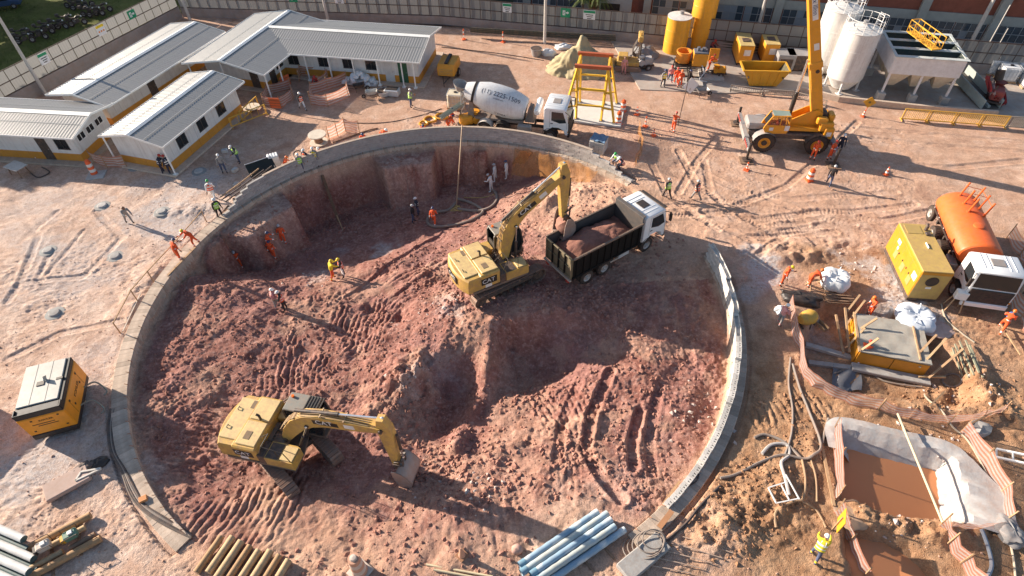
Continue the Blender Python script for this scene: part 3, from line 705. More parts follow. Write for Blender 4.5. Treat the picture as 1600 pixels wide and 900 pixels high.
def person(pose, u, v, face, label, top=M_or, legs=None, helmet='white', vest=None, tape=True, hood=None, z=None, at=None, sc_=1.0, dz=0):
    """face: heading in degrees, 0 = right in the photo's plan, 90 = away from the camera"""
    p = POSES[pose]; loc = at if at is not None else (GT(u, v, dz) if z is None else G(u, v, z))
    t_ = thing('person', label, 'person', loc, R(face)); t_.scale = (sc_,)*3
    legs = legs or top; b = bpy.data.objects.new('body', p['body']); col.objects.link(b); b.parent = t_
    for i, m in enumerate((skin_m, top, legs, M_boot if top is not M_wh else M_wh, M_st if (tape and top is M_or) else top, M_bk)):
        if i == 4 and not (tape and top is M_or): m = top
        b.material_slots[i].link = 'OBJECT'; b.material_slots[i].material = m
    if tape is False or legs is not top:
        pass
    if helmet:
        h = bpy.data.objects.new('hood' if hood else 'helmet', p['helmet']); col.objects.link(h); h.parent = t_
        h.material_slots[0].link = 'OBJECT'; h.material_slots[0].material = H_[helmet] if isinstance(helmet, str) else helmet
    if vest:
        h = bpy.data.objects.new('vest', p['vest']); col.objects.link(h); h.parent = t_
        h.material_slots[0].link = 'OBJECT'; h.material_slots[0].material = vest
    return t_
# ------------------------------------------------------------------ ring of concrete and block walls
def block_mat(name, c, rough=.9):
    m = P(name, c, rough, dust=.22, var=.18, sc_=3, bump=.25, bsc=25, spec=.2)
    t = m.node_tree; b = t.nodes['Principled BSDF']; lk = b.inputs['Base Color'].links[0]; src = lk.from_socket
    oi = N(t, 'ShaderNodeObjectInfo'); r = N(t, 'ShaderNodeMapRange'); r.inputs[3].default_value = .78; r.inputs[4].default_value = 1.15
    t.links.new(oi.outputs['Random'], r.inputs[0]); mx = N(t, 'ShaderNodeMix', data_type='RGBA', blend_type='MULTIPLY'); mx.inputs[0].default_value = 1
    t.links.new(src, mx.inputs[6]); t.links.new(r.outputs[0], mx.inputs[7]); t.links.new(mx.outputs[2], b.inputs['Base Color']); return m
conc = block_mat('site concrete', (.52, .43, .35)); conc_g = block_mat('grey block concrete', (.42, .42, .41)); conc_p = block_mat('pale block concrete', (.60, .59, .56))
rust = P('rusty iron', (.30, .13, .07), .85, dust=.2, var=.3)
mortar = P('mortar', (.36, .35, .34), .95, dust=.2, spec=.1)
def arc_box(mb, a0, a1, r0, r1, z0, z1, n=3, ch=.012):
    rows = []
    for i in range(n+1):
        a = R(a0+(a1-a0)*i/n); c, s = math.cos(a), math.sin(a)
        rows.append([(r*c, r*s, z) for r, z in ((r0, z0), (r1, z0), (r1, z1-ch), (r1-ch, z1), (r0+ch, z1), (r0, z1-ch))])
    mb.sheet([r + r[:1] for r in rows]); k = 7
    b = len(mb.v); mb.add(rows[0], [tuple(range(6))]); mb.add(rows[-1], [tuple(range(6))[::-1]])
def rnd_tone(m, lo, hi):
    t = m.node_tree; b = t.nodes['Principled BSDF']; src = b.inputs['Base Color'].links[0].from_socket; oi = N(t, 'ShaderNodeObjectInfo'); r = N(t, 'ShaderNodeMapRange'); r.inputs[3].default_value = lo; r.inputs[4].default_value = hi
    t.links.new(oi.outputs['Random'], r.inputs[0]); mx = N(t, 'ShaderNodeMix', data_type='RGBA', blend_type='MULTIPLY'); mx.inputs[0].default_value = 1; t.links.new(src, mx.inputs[6]); t.links.new(r.outputs[0], mx.inputs[7])
    for l in list(src.links):
        if l.to_node is not mx: t.links.new(mx.outputs[2], l.to_socket)
    return m
def ring_beam(label, a0, a1, step):
    t_ = thing('ring_beam', label, 'concrete beam', (CX, CY, 0)); n = int(round((a1-a0)/step)); st = (a1-a0)/n
    mb = MB(); arc_box(mb, 0, st-.03, RIN, ROUT, -.62, .08, 2, .02); m0 = mb.mesh('beam_segment', conc)
    for i in range(n):
        o = bpy.data.objects.new('beam_segment', m0); col.objects.link(o); o.parent = t_; o.rotation_euler = (0, 0, R(a0+i*st)); o.location = (0, 0, rnd.uniform(-.008, .008))
    mb = MB()
    for i in range(int(n*.36)):
        a = R(a0+(a1-a0)*(i+.5)/(n*.36)); c, s = math.cos(a), math.sin(a); r_ = RIN+.02
        mb.tube([(r_*c, r_*s, -.30), ((r_-.012)*c, (r_-.012)*s, .10), ((r_+.10)*c, (r_+.10)*s, .17+rnd.uniform(0, .1))], .018, 5)
    tag(mb.build('rebar_stubs', rust, t_), kind='stuff')
    return t_
ring_beam('long curved concrete ring beam round the left and far side of the pit', 40, 235, 1.0)
ring_beam('short curved concrete ring beam on the right side of the pit', -57, 11, 1.05)
BL, BH, BW = .39, .19, .19
bx = MB(); bx.box((0, 0, 0), (BW, BL-.012, BH-.012), .008); blk = bx.mesh('block', conc_g)
blk_p = blk.copy(); blk_p.materials.clear(); blk_p.materials.append(conc_p)
def hollow(kind):
    mb = MB(); w, l, h = BW+.12, BL-.012, BH
    if kind == 'U':
        for s in (1, -1): mb.box((s*(w/2-.02), 0, 0), (.04, l, h), .006)
        mb.box((0, 0, -h/2+.03), (w-.08, l, .05))
    else:
        mb.box((-w/2+.085, 0, 0), (.17, l, h), .006); mb.box((w/2-.02, 0, 0), (.04, l, h), .006)
        for y in (-l/2+.045, 0, l/2-.045): mb.box((.065, y, 0), (.10, .09, h-.004))
        mb.box((.065, 0, -h/2+.02), (.10, l-.2, .03))
    return mb.mesh('hollow_block', conc_p)
def block_wall(label, a0, a1, hfun, rc, hollow_from=None, limit=300, right=False):
    t_ = thing('block_wall', label, 'block wall', (CX, CY, .085)); da = math.degrees(BL/rc); L_ = []
    n = int((a1-a0)/da)
    for k in range(9):
        for i in range(n):
            a = a0+(i+.5*(k % 2))*da; h = hfun(a)
            if k < h: L_.append((a, k, k+1 >= h))
    if right:
        mU, mH = hollow('U'), hollow('H')
    key = lambda q: math.hypot(CX+rc*math.cos(R(q[0])), CY+rc*math.sin(R(q[0])))
    L_.sort(key=key); rest = MB()
    for j, (a, k, top) in enumerate(L_):
        c, s = math.cos(R(a)), math.sin(R(a)); rr2 = rc+rnd.uniform(-.012, .012)
        loc = (rr2*c, rr2*s, BH*(k+.5)+.003*k)
        if j < limit:
            me_ = (mU if a > -13 else mH) if (right and top) else (blk_p if right else blk)
            o = bpy.data.objects.new('hollow_block' if (right and top) else 'block', me_); col.objects.link(o); o.parent = t_
            o.location = loc; o.rotation_euler = (0, 0, R(a)+rnd.uniform(-.02, .02))
            if right and not top: o.scale = (1.55, 1, 1)
        else:
            rest.at((loc[0], loc[1], loc[2]), rz=R(a)); rest.box((0, 0, 0), (BW, BL-.012, BH-.012), .008)
    if rest.v: tag(rest.build('blocks', conc_g, t_), kind='stuff')
    core = MB(); nn = n
    rows_i = []; 
    for i in range(nn):
        a = a0+i*da; h = max(0, math.ceil(min(hfun(a), hfun(a+da))))
        if h < 1: continue
        arc_box(core, a, a+da, rc-BW*.42, rc+BW*.42, 0, (h-(1.2 if right else .06))*BH, 1, .002) if h > 1 else None
    if core.v: core.build('mortar_core', mortar, t_)
    if not right:
        cap = MB(); arc_box(cap, 52, 139, rc-.11, rc+.11, BH*6.1+.02, BH*6.1+.06, 60, .01); cap.build('mortar_cap', conc, t_)
    return t_
def h_back(a):
    if a > 140: return 6*sst(153, 141, a)
    if a < 52: return max(0, math.floor((a-38)/2.3))
    return 6
block_wall('grey concrete block wall standing on the far ring beam with a broken stepped end', 38, 153, h_back, 17.78, limit=290)
block_wall('pale hollow block wall standing on the right ring beam', -49, 11, lambda a: 6 if a > 1 else 5 if a > -8 else 4 if a > -18 else 3 if a > -28 else 2 if a > -40 else 1, 17.60, right=True)

# ------------------------------------------------------------------ site huts
hut_white = P('white hut panel', (.74, .74, .72), .6, dust=.12, var=.06, sc_=.8, streak=.35)
hut_amber = P('amber hut band', (.62, .27, .02), .6, dust=.25, var=.1)
roof_m = rnd_tone(P('galvanised roof sheet', (.90, .93, .96), .42, .12, dust=.04, var=.08, sc_=.5), .9, 1.06)
trim_m = P('white roof trim', (.82, .82, .80), .5, dust=.05)
frame_m = P('dark window frame', (.03, .03, .03), .5, dust=.05)
door_white = P('pale grey door', (.62, .62, .61), .5, dust=.1)
def sheet_mesh(wd, ln):
    """corrugated sheet lying in local xy: x across the ribs, y down the slope"""
    mb = MB(); pr = []; k = int(round(wd/.25)); p = wd/k
    for i in range(k):
        x = i*p; pr += [(x, 0), (x+p*.30, 0), (x+p*.42, .014), (x+p*.70, .014), (x+p*.82, 0)]
    pr.append((wd-.008, 0)); mb.sheet([[(x, 0, z) for x, z in pr], [(x, ln, z) for x, z in pr]])
    mb.sheet([[(x, ln, z-.03) for x, z in pr], [(x, 0, z-.03) for x, z in pr]]); 
    return mb.mesh('roof_sheet', roof_m, ang=20)
def hut_part(parent, P0, rz, L_, W_, ov, he=2.55, hr=3.12, openings=(), posts=(), sides='xXyY', roof_from=0.0, roof_to=None, split=True):
    """x runs along the ridge, y across; ov = overhang at x0, x1, y0, y1; openings: (side, position, kind)"""
    base = Matrix.Translation(P0) @ Matrix.Rotation(rz, 4, 'Z')
    def put(o, loc=(0, 0, 0), rot=None):
        o.parent = parent; o.matrix_basis = base @ Matrix.Translation(loc) @ (rot or Matrix.Identity(4)); return o
    def link(name, me): o = bpy.data.objects.new(name, me); col.objects.link(o); return o
    ym = (W_+ov[3]-ov[2])/2; half = (W_+ov[2]+ov[3])/2; sl_ = (hr-he)/half
    zt = lambda y: hr - abs(y-ym)*sl_
    pl = MB(); pl.box((L_/2, W_/2, .04), (L_+1.3, W_+1.3, .16), .02); put(pl.build('plinth', conc))
    # walls of upright panels with a painted band below
    for sd in sides:
        ln = L_ if sd in 'yY' else W_; n = max(1, round(ln/1.2)); pw = ln/n
        up_, lo_ = MB(), MB(); H0 = .78
        for i in range(n):
            for mb_, z0, z1 in ((lo_, .12, H0-.004), (up_, H0, None)):
                if sd in 'yY':
                    y = 0 if sd == 'y' else W_; z_1 = z1 or zt(y)-.03
                    mb_.box((i*pw+pw/2, y, (z0+z_1)/2), (pw-.014, .06, z_1-z0), .005)
                else:
                    x = 0 if sd == 'x' else L_
                    if z1: mb_.box((x, i*pw+pw/2, (z0+z1)/2), (.06, pw-.014, z1-z0), .005)
                    else:
                        a, b = i*pw+.007, i*pw+pw-.007; q = [(a, z0), (b, z0), (b, zt(b)-.03)] + ([(ym, zt(ym)-.03)] if a < ym < b else []) + [(a, zt(a)-.03)]
                        mb_.prism(q, x-.03, x+.03, 'yz')
        for mb_, nm, mt in ((up_, 'wall', hut_white), (lo_, 'painted_band', hut_amber)): put(mb_.build(nm, mt, ang=0))
    core = MB(); core.box((L_/2, W_/2, 1.3), (L_-.04, W_-.04, 2.3)); put(core.build('inner_wall', mortar))
    for sd, pos, kind in openings:
        if sd in 'yY': c, rot = (pos, -.034 if sd == 'y' else W_+.034), 0 if sd == 'y' else PI
        else: c, rot = (-.034 if sd == 'x' else L_+.034, pos), -PI/2 if sd == 'x' else PI/2
        rm = Matrix.Rotation(rot, 4, 'Z')
        mb = MB()
        if kind == 'win' or kind == 'win_s':
            w2, z0, z1 = (.5, 1.15, 2.15) if kind == 'win' else (.42, 1.55, 2.1)
            for x in (-w2, w2): mb.box((x, 0, (z0+z1)/2), (.05, .05, z1-z0), .005)
            mb.box((0, -.002, (z0+z1)/2), (.05, .046, z1-z0-.1))
            for z in (z0, z1): mb.box((0, 0, z), (2*w2+.1, .054, .05), .005)
            f = put(mb.build('window', frame_m if kind == 'win' else trim_m), (c[0], c[1], 0), rm)
            for s in (-1, 1):
                g = MB(); g.box((s*w2/2, .01, (z0+z1)/2), (w2-.06, .02, z1-z0-.06)); q = g.build('pane', clear_glass); q.parent = f
        else:
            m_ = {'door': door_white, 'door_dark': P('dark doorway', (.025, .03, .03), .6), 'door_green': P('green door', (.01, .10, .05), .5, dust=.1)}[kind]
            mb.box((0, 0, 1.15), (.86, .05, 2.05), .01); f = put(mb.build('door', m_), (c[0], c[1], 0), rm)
            h_ = MB(); h_.box((.33, -.045, 1.1), (.10, .04, .04), .006); q = h_.build('handle', grey_steel); q.parent = f
    # roof sheets
    x0, x1 = -ov[0]+roof_from, L_+ov[1] if roof_to is None else roof_to
    n = max(1, round((x1-x0)/1.0)); sw = (x1-x0)/n; sl_len = math.hypot(half, hr-he); an = math.atan2(hr-he, half); ms = sheet_mesh(sw, sl_len)
    for side in (1, -1):
        for i in range(n):
            if side > 0: put(link('roof_sheet', ms), (x0+i*sw, ym+.03, hr), Matrix.Rotation(-an, 4, 'X'))
            else: put(link('roof_sheet', ms), (x0+(i+1)*sw, ym-.03, hr), Matrix.Rotation(PI, 4, 'Z') @ Matrix.Rotation(-an, 4, 'X'))
    mb = MB()
    for s in (1, -1): mb.add([(x0, ym, hr+.085), (x1, ym, hr+.085), (x1, ym+s*.26, hr+.05-.26*sl_), (x0, ym+s*.26, hr+.05-.26*sl_)], [(0, 1, 2, 3) if s < 0 else (3, 2, 1, 0)])
    put(mb.build('ridge_cap', trim_m))
    for x in (x0-.012, x1+.012):
        for s in (1, -1): mb = MB(); mb.bar((x, ym, hr+.0), (x, ym+s*half, he+.0), .03, .16); put(mb.build('verge_trim', trim_m))
    for k, y in enumerate((ym-half, ym+half)):
        mb = MB(); mb.box(((x0+x1)/2, y+(-.03 if k == 0 else .03), he-.02), (x1-x0, .05, .14), .01); put(mb.build('gutter', trim_m))
    for (xx, yy) in posts:
        mb = MB(); mb.box((0, 0, (zt(yy)-.02)/2), (.10, .10, zt(yy)-.06), .01); mb.box((0, 0, .1), (.3, .3, .12)); put(mb.build('porch_post', trim_m), (xx, yy, 0))
    mb = MB()   # seams where the long sheets overlap
    for s in (1, -1):
        y = ym+s*half*.45; z = zt(y)+.052; mb.bar((x0, y, z), (x1, y, z), .03, .012)
    put(mb.build('sheet_lap', P('lap shadow seam', (.30, .32, .34), .6, dust=0)))
P0 = G(272, 268); hA = thing('site_hut', 'short white hut with amber band and three windows on its long side nearest the pit', 'hut')
hut_part(hA, P0, R(72.5), 9.3, 4.6, (.5, .7, .6, .6), openings=[('y', 1.9, 'win'), ('y', 4.4, 'win'), ('y', 6.9, 'win')], posts=[(-.4, -.5), (-.4, 4.9)])
hB = thing('site_hut', 'long white hut with dark doorway along the left fence', 'hut')
hut_part(hB, (-33.5, 46.7, 0), R(70), 13.4, 4.5, (.9, .7, 1.5, .6), openings=[('y', 5.0, 'door_dark'), ('y', 9.5, 'win_s')])
hC = thing('site_hut', 'left hut cut by the photo edge with three small windows in its gable', 'hut')
hut_part(hC, (-42.5, 42.6, 0), R(-8), 9.0, 4.1, (.6, .8, .6, .6), openings=[('X', .9, 'win_s'), ('X', 2.05, 'win_s'), ('X', 3.2, 'win_s'), ('y', 6.2, 'door_dark'), ('y', 7.9, 'win')])
hD = thing('site_hut', 'large L shaped white hut with amber band and porch posts at the back', 'hut')
hut_part(hD, (-20.9, 55.4, 0), R(-11), 13.0, 6.0, (2.4, .6, .9, .7), 2.55, 3.3, openings=[('y', 1.0, 'win'), ('y', 4.0, 'win'), ('y', 6.4, 'win'), ('y', 8.6, 'win'), ('y', 10.3, 'door'), ('y', 11.6, 'door_green')], posts=[(2.6+2.3*i, -.8) for i in range(5)]+[(12.9, -.8)])
hut_part(hD, (-21.9, 52.5, 0), R(72), 9.0, 6.3, (1.9, .5, 1.5, .7), 2.55, 3.33, openings=[('y', 1.0, 'door_dark'), ('y', 2.3, 'win'), ('x', 1.2, 'door_dark')], posts=[(-1.6, -1.3), (.6, -1.3), (-1.6, 3.0), (-1.6, 6.6)], sides='xyY')

# ------------------------------------------------------------------ fences
panel_m = rnd_tone(P('thin white fence sheet', (.76, .71, .71), .6, dust=.2, var=.14, sc_=.9, trans=.30, streak=.35), .75, 1.12)
fpost_m = P('dark fence steel', (.05, .035, .035), .6, dust=.15)
wall_m = P('old concrete wall', (.30, .28, .27), .9, dust=.25, var=.2, sc_=.8, bump=.2, spec=.2)
def fence(label, pts, wall_h, top, side, skip=()):
    t_ = thing('site_fence', label, 'fence', (pts[0][0], pts[0][1], 0)); o0 = Vector((pts[0][0], pts[0][1], 0)); pw = 1.12
    mb = MB(); hh = (top-wall_h-.1)/2; rows = [[(x, -.006+.006*(i % 2), z) for i, x in enumerate(np.linspace(0, pw-.06, 9))] for z in (0, hh-.05)]
    mb.sheet(rows); pm = mb.mesh('fence_panel', panel_m, ang=0)
    mb = MB(); mb.box((0, .05, (top-wall_h)/2), (.06, .06, top-wall_h), .005); pom = mb.mesh('post', fpost_m)
    for (a, b) in zip(pts[:-1], pts[1:]):
        a = Vector((*a, 0)); b = Vector((*b, 0)); d = b-a; n = int(d.length/pw); u = d/n; rz = math.atan2(d.y, d.x)
        mb = MB(); mb.bar(a-o0+Vector((0, 0, wall_h/2-.3)), b-o0+Vector((0, 0, wall_h/2-.3)), .22, wall_h+.6); mb.build('concrete_base', wall_m, t_)
        for z, nm in ((wall_h+.04, 'rail'), (wall_h+hh+.06, 'rail'), (top, 'rail')):
            mb = MB(); q = Vector((-math.sin(rz), math.cos(rz), 0))*-.05*side; mb.bar(a-o0+q+Vector((0, 0, z)), b-o0+q+Vector((0, 0, z)), .05, .06); mb.build(nm, fpost_m, t_)
        for i in range(n):
            p = a-o0+u*i
            o = bpy.data.objects.new('post', pom); col.objects.link(o); o.parent = t_; o.location = p+Vector((0, 0, wall_h)); o.rotation_euler = (0, 0, rz)
            for k in range(2):
                o = bpy.data.objects.new('fence_panel', pm); col.objects.link(o); o.parent = t_
                o.location = p+u*.03+Vector((0, 0, wall_h+.07+k*(hh+.01)))+Vector((0, 0, rnd.uniform(-.015, .015))); o.rotation_euler = (rnd.uniform(-.02, .02), 0, rz)
    return t_
LF0, LF1 = (-50.5, 34.5), (-36.3, 69.9)
fence('white panel fence on a concrete wall along the grass field on the left', [LF0, LF1], 1.15, 3.15, 1)
BFP = [(-36.2, 70.2), (-7, 66.2), (52, 50.2)]
fence('long white panel fence on a low wall in front of the factory', BFP, .95, 2.95, 1)
sign_w = P('white sign board', (.78, .78, .78), .5, dust=.05); sign_g = P('green sign', (.0, .28, .13), .5, dust=.05); ink = P('black ink', (.02, .02, .02), .6, dust=0); red_ink = P('red sign print', (.6, .05, .03), .6, dust=0)
def fence_sign(label, p, q, frac, z, w_, h_, kind):
    a, b = Vector((*p, 0)), Vector((*q, 0)); d = (b-a).normalized(); n = Vector((d.y, -d.x, 0)); c = a+(b-a)*frac+n*.09+Vector((0, 0, z)); rz = math.atan2(d.y, d.x)
    t_ = thing('fence_sign', label, 'sign', c, rz)
    mb = MB(); mb.box((0, 0, 0), (w_, .02, h_), .003); mb.build('board', sign_g if kind == 'exit' else sign_w, t_)
    if kind == 'exit':
        mb = MB(); mb.prism([(-.28, -.24), (-.02, -.24), (-.02, .24), (-.28, .24)], -.016, -.012); mb.prism([(.04, -.05), (.2, -.05), (.2, -.14), (.36, .02), (.2, .18), (.2, .08), (.04, .08)], -.016, -.012); mb.build('symbol', sign_w, t_)
        mb = MB(); mb.ball((-.13, -.02, .13), (.04, .006, .04), 8, 4); mb.bar((-.14, -.02, .08), (-.17, -.02, -.05), .06, .006, up=(0, 1, 0)); mb.bar((-.17, -.02, -.05), (-.10, -.02, -.2), .05, .006, up=(0, 1, 0)); mb.bar((-.16, -.02, .05), (-.05, -.02, .0), .04, .006, up=(0, 1, 0)); mb.build('running_figure', sign_g, t_)
    else:
        mb = MB(); mb.box((0, -.014, h_/2-.16), (w_-.04, .006, .24)); mb.build('header', sign_g if kind == 'green' else P('yellow sign header', (.8, .55, .02), .5, dust=.03), t_)
        mb = MB()
        for k in range(3): mb.box(((k % 2)*.04, -.014, h_/2-.45-k*.18), (w_*(.62-.12*k), .006, .07))
        if kind == 'icons':
            mb = MB()
            for k in (-1, 0, 1): mb.ball((k*w_*.28, -.014, -.12), (.10, .008, .10), 10, 4)
            mb.build('pictogram', P('orange pictogram', (.75, .25, .05), .5, dust=.03), t_)
        else: mb.build('print', ink, t_)
    return t_
fl = lambda y: (y-LF0[1])/(LF1[1]-LF0[1])
fence_sign('white notice with green header, nearest the camera on the left fence', LF0, LF1, fl(54.6), 2.55, .95, 1.0, 'green')
fence_sign('white notice with green header and orange pictograms on the left fence', LF0, LF1, fl(60.7), 2.55, .95, 1.0, 'icons')
fence_sign('green escape sign with running figure on the left fence', LF0, LF1, fl(64.4), 2.55, .95, .8, 'exit')
def bfs(label, u, v, kind, w_=.95, h_=.9, z=2.4):
    q = G(u, v, z); k = 0 if q.x < BFP[1][0] else 1; a, b = BFP[k], BFP[k+1]; fence_sign(label, a, b, (q.x-a[0])/(b[0]-a[0]), z, w_, h_, kind)
bfs('green escape sign with arrow on the back fence behind the large hut', 452, 5, 'exit'); bfs('white notice with yellow header on the back fence', 527, 4, 'yellow'); bfs('white notice with green header on the back fence left of the middle pole', 793, 20, 'green')
bfs('green escape sign with arrow on the back fence right of the middle pole', 885, 26, 'exit'); bfs('white notice with green header on the back fence right of the middle pole', 922, 26, 'green', 1.2)

# ------------------------------------------------------------------ factory, canopy and trees behind the fence
brick_m = P('red brick', (.24, .085, .06), .9, dust=.05, var=.15, sc_=2, spec=.15); pier_m = P('grey factory concrete', (.30, .32, .31), .85, dust=.05, var=.12)
fa, fb = Vector((-10, 71.5, 0)), Vector((66, 51.0, 0)); fd = (fb-fa).normalized(); fl_ = (fb-fa).length; frz = math.atan2(fd.y, fd.x)
fac = thing('factory_building', 'long factory with red brick, grey piers and window bands behind the back fence', 'building', fa, frz)
mb = MB(); mb.box((fl_/2, 4.2, 3.6), (fl_, 8, 7.0)); mb.build('wall', brick_m, fac)
for z0, z1, pr_ in ((2.75, 3.55, .12), (.0, .35, .06)):
    mb = MB(); mb.box((fl_/2, .2-pr_/2, (z0+z1)/2), (fl_, pr_, z1-z0), .01); mb.build('concrete_band', pier_m, fac)
bay = 6.4; nb = int(fl_/bay)
for i in range(nb):
    mb = MB(); mb.box((i*bay, .02, 3.5), (.75, .5, 7.02), .02); mb.build('pier', pier_m, fac)
    if i in (3,):
        mb = MB(); mb.box((i*bay+3.0, .14, 1.9), (3.6, .12, 3.6), .02); mb.build('gate_panel', P('pale factory gate', (.45, .46, .44), .7, dust=.1), fac)
        mb = MB(); mb.box((i*bay+2.6, .06, 1.0), (2.0, .06, 1.9)); mb.build('gate_opening', black_paint, fac); continue
    for k in range(2):
        xx = i*bay+.5+k*2.75+1.35; mb = MB()
        for j in range(5): mb.box((xx-1.3+j*.65, .16, 1.98), (.05, .08, 1.5))
        for z in (1.25, 1.98, 2.71): mb.box((xx, .158, z), (2.65, .07, .05))
        f = mb.build('window', P('pale window frame', (.28, .31, .33), .6, dust=.05), fac)
        for j in range(4):
            for z in (1.615, 2.345):
                g = MB(); g.box((xx-.975+j*.65, .18, z), (.60, .02, .68)); g.build('pane', glass('blue grey factory glass', (.05, .075, .10), .25) if rnd.random() < .72 else glass('pale factory glass', (.22, .27, .32), .3), f)
roofp = MB(); roofp.box((fl_/2, 4.1, 7.2), (fl_+.4, 8.6, .25), .03); roofp.build('roof', pier_m, fac)
can = thing('green_canopy', 'dark green shed with pale roof braces behind the back fence', 'shed', (-16, 71.0, 0), R(-9.5))
mb = MB(); mb.box((7.5, 2.0, 2.0), (19, 3, 4.0)); mb.build('wall', P('dark green cladding', (.015, .05, .04), .7, dust=.05), can)
for i in range(12):
    mb = MB(); x = i*1.5; mb.bar((x, .42, 2.6), (x+.75, .42, 3.9), .09); mb.bar((x+.75, .42, 3.9), (x+1.5, .42, 2.6), .09); mb.build('brace', silver, can)
leafm = {}
def leaf_mat(name, c):
    if name in leafm: return leafm[name]
    m = P(name, c, .6, dust=.0, var=.35, sc_=.9, trans=.3); leafm[name] = m; return m
bark = P('bark', (.16, .11, .08), .9, dust=.1, var=.3)
def palm(x, y, h, label):
    t_ = thing('palm_tree', label, 'palm tree', (x, y, 0)); mb = MB(); mb.tube([(0, 0, -.2), (.1, 0, h*.5), (.05, .1, h)], [.18, .14, .11], 8); mb.build('trunk', bark, t_)
    g = random.Random(int(x*10)); mb = MB()
    for k in range(20):
        a = k*2.4; el_ = g.uniform(.0, 1.2); ln = g.uniform(1.4, 2.1); pr_ = []
        for i in range(6):
            s = i/5; r_ = ln*s*math.cos(el_*(1-.2*s)); z = h+ln*s*math.sin(el_)-1.3*s*s*ln*.6; pr_.append(Vector((.05+r_*math.cos(a), .1+r_*math.sin(a), z)))
        for i in range(5):
            d = (pr_[i+1]-pr_[i]).normalized(); sd_ = d.cross(Vector((0, 0, 1))).normalized()
            for s in (1, -1):
                for q in range(3):
                    p = pr_[i].lerp(pr_[i+1], q/3); e = p+sd_*s*(.42-.05*i)+d*.22+Vector((0, 0, -.14)); mb.add([p, p+d*.09, e], [(0, 1, 2)])
    mb.build('crown', leaf_mat('palm leaf', (.13, .17, .03)), t_, ang=0)
p_ = G(912, 4, 3.0); palm(p_.x, p_.y+1.2, 3.0, 'yellow green palm behind the back fence, left one of two'); p_ = G(936, 4, 3.0); palm(p_.x, p_.y+1.2, 3.2, 'yellow green palm behind the back fence, right one of two')
def tree(x, y, h, rad, label, c=(.05, .09, .025), n=3600):
    t_ = thing('tree', label, 'tree', (x, y, 0)); g = random.Random(int(x*7+y)); mb = MB(); mb.tube([(0, 0, -.3), (.1, .05, h*.3), (.0, .1, h*.62)], [.26, .2, .12], 8)
    cl = []
    for k in range(9):
        a = k*2.4; e = Vector((math.cos(a)*rad*.6, math.sin(a)*rad*.6, h*(.55+.35*g.random()))); mb.tube([(.05, .05, h*(.3+.03*k)), e*.5+Vector((0, 0, h*.2)), e], [.10, .07, .03], 5); cl.append(e)
    cl.append(Vector((0, 0, h*.85))); mb.build('trunk', bark, t_); mb = MB()
    for k in range(n):
        c_0 = g.choice(cl); d = Vector((g.gauss(0, 1), g.gauss(0, 1), g.gauss(0, .8))); d = d.normalized()*rad*.55*g.random()**.4; p = c_0+d
        a = Vector((g.uniform(-1, 1), g.uniform(-1, 1), g.uniform(-.6, .6))).normalized()*.44; b_ = a.orthogonal().normalized()*.26
        mb.add([p-a, p+b_, p+a, p-b_], [(0, 1, 2, 3)])
    mb.build('crown', leaf_mat('tree leaf', c), t_, ang=0)
for i, (x, y, h, r_, lb) in enumerate([(-63, 70, 9, 4.2, 'tall dark tree at the far edge of the grass field'), (-71, 63, 8, 4, 'dark tree shading the left of the grass field'), (-58.5, 81, 8, 4, 'dark tree behind the parked motorcycles at the field end'), (-66, 56, 10, 4.5, 'tall tree standing left of the field outside the picture'), (-61, 62, 8, 3.6, 'leafy tree left of the motorcycles outside the picture'), (-57, 49, 8, 3.2, 'small tree left of the fence pole outside the picture'), (-70, 78, 9, 4.4, 'wide dark tree behind the blue car')]):
    tree(x, y, h, r_, lb)
gx = MB(); q = [(LF0[0]-.4, LF0[1]), (LF1[0]-.4, LF1[1]+1.5), (-34, 110), (-120, 110), (-120, LF0[1])]
gxs = np.linspace(-120, -36, 100); gys = np.linspace(34.5, 105, 90); rows = []
fx = lambda y: LF0[0]+(LF1[0]-LF0[0])*(y-LF0[1])/(LF1[1]-LF0[1])-.25 if y < LF1[1] else LF1[0]-.25
for y in gys: rows.append([(x*(1)+0, y, .16+.05*math.sin(x*.7)*math.cos(y*.6)) for x in np.linspace(-120, fx(y), 100)])
gx.sheet(rows); grass_m = P('short grass', (.085, .10, .022), .95, dust=.20, var=.5, sc_=.25, bump=.9, bsc=6, dcol=(.30, .25, .11), spec=.1)
tag(gx.build('grass_field', grass_m), kind='structure')
gg = MB(); g_ = random.Random(5)
for k in range(9000):
    y = g_.uniform(48, 82); x = fx(y)-g_.random()**1.3*26-.2; h = g_.uniform(.05, .16); a = g_.random()*6.3; w_ = .05
    gg.add([(x-w_*math.cos(a), y-w_*math.sin(a), .14), (x+w_*math.cos(a), y+w_*math.sin(a), .14), (x+g_.uniform(-.06, .06), y+g_.uniform(-.06, .06), .16+h)], [(0, 1, 2)])
tag(gg.build('grass_tufts', leaf_mat('grass blade', (.11, .13, .025)), ang=0), kind='stuff')
rd = MB(); rd.sheet([[(-36, 71.4, .10), (66, 51.6, .10)], [(-36, 76, .10), (66, 56.0, .10)]]); tag(rd.build('back_road', P('dark asphalt', (.06, .06, .06), .9, dust=.15)), kind='structure')
# concrete yard under the batching plant
def yard():
    mb = MB(); pts = [(x, y) for x, y in PAD]; mb.prism([(x, y) for x, y in pts], -.3, .03, 'xy'); return tag(mb.build('concrete_yard', P('yard concrete', (.40, .36, .32), .85, dust=.3, var=.2, sc_=.5, bump=.15, spec=.25), ang=20), kind='structure')
yard()
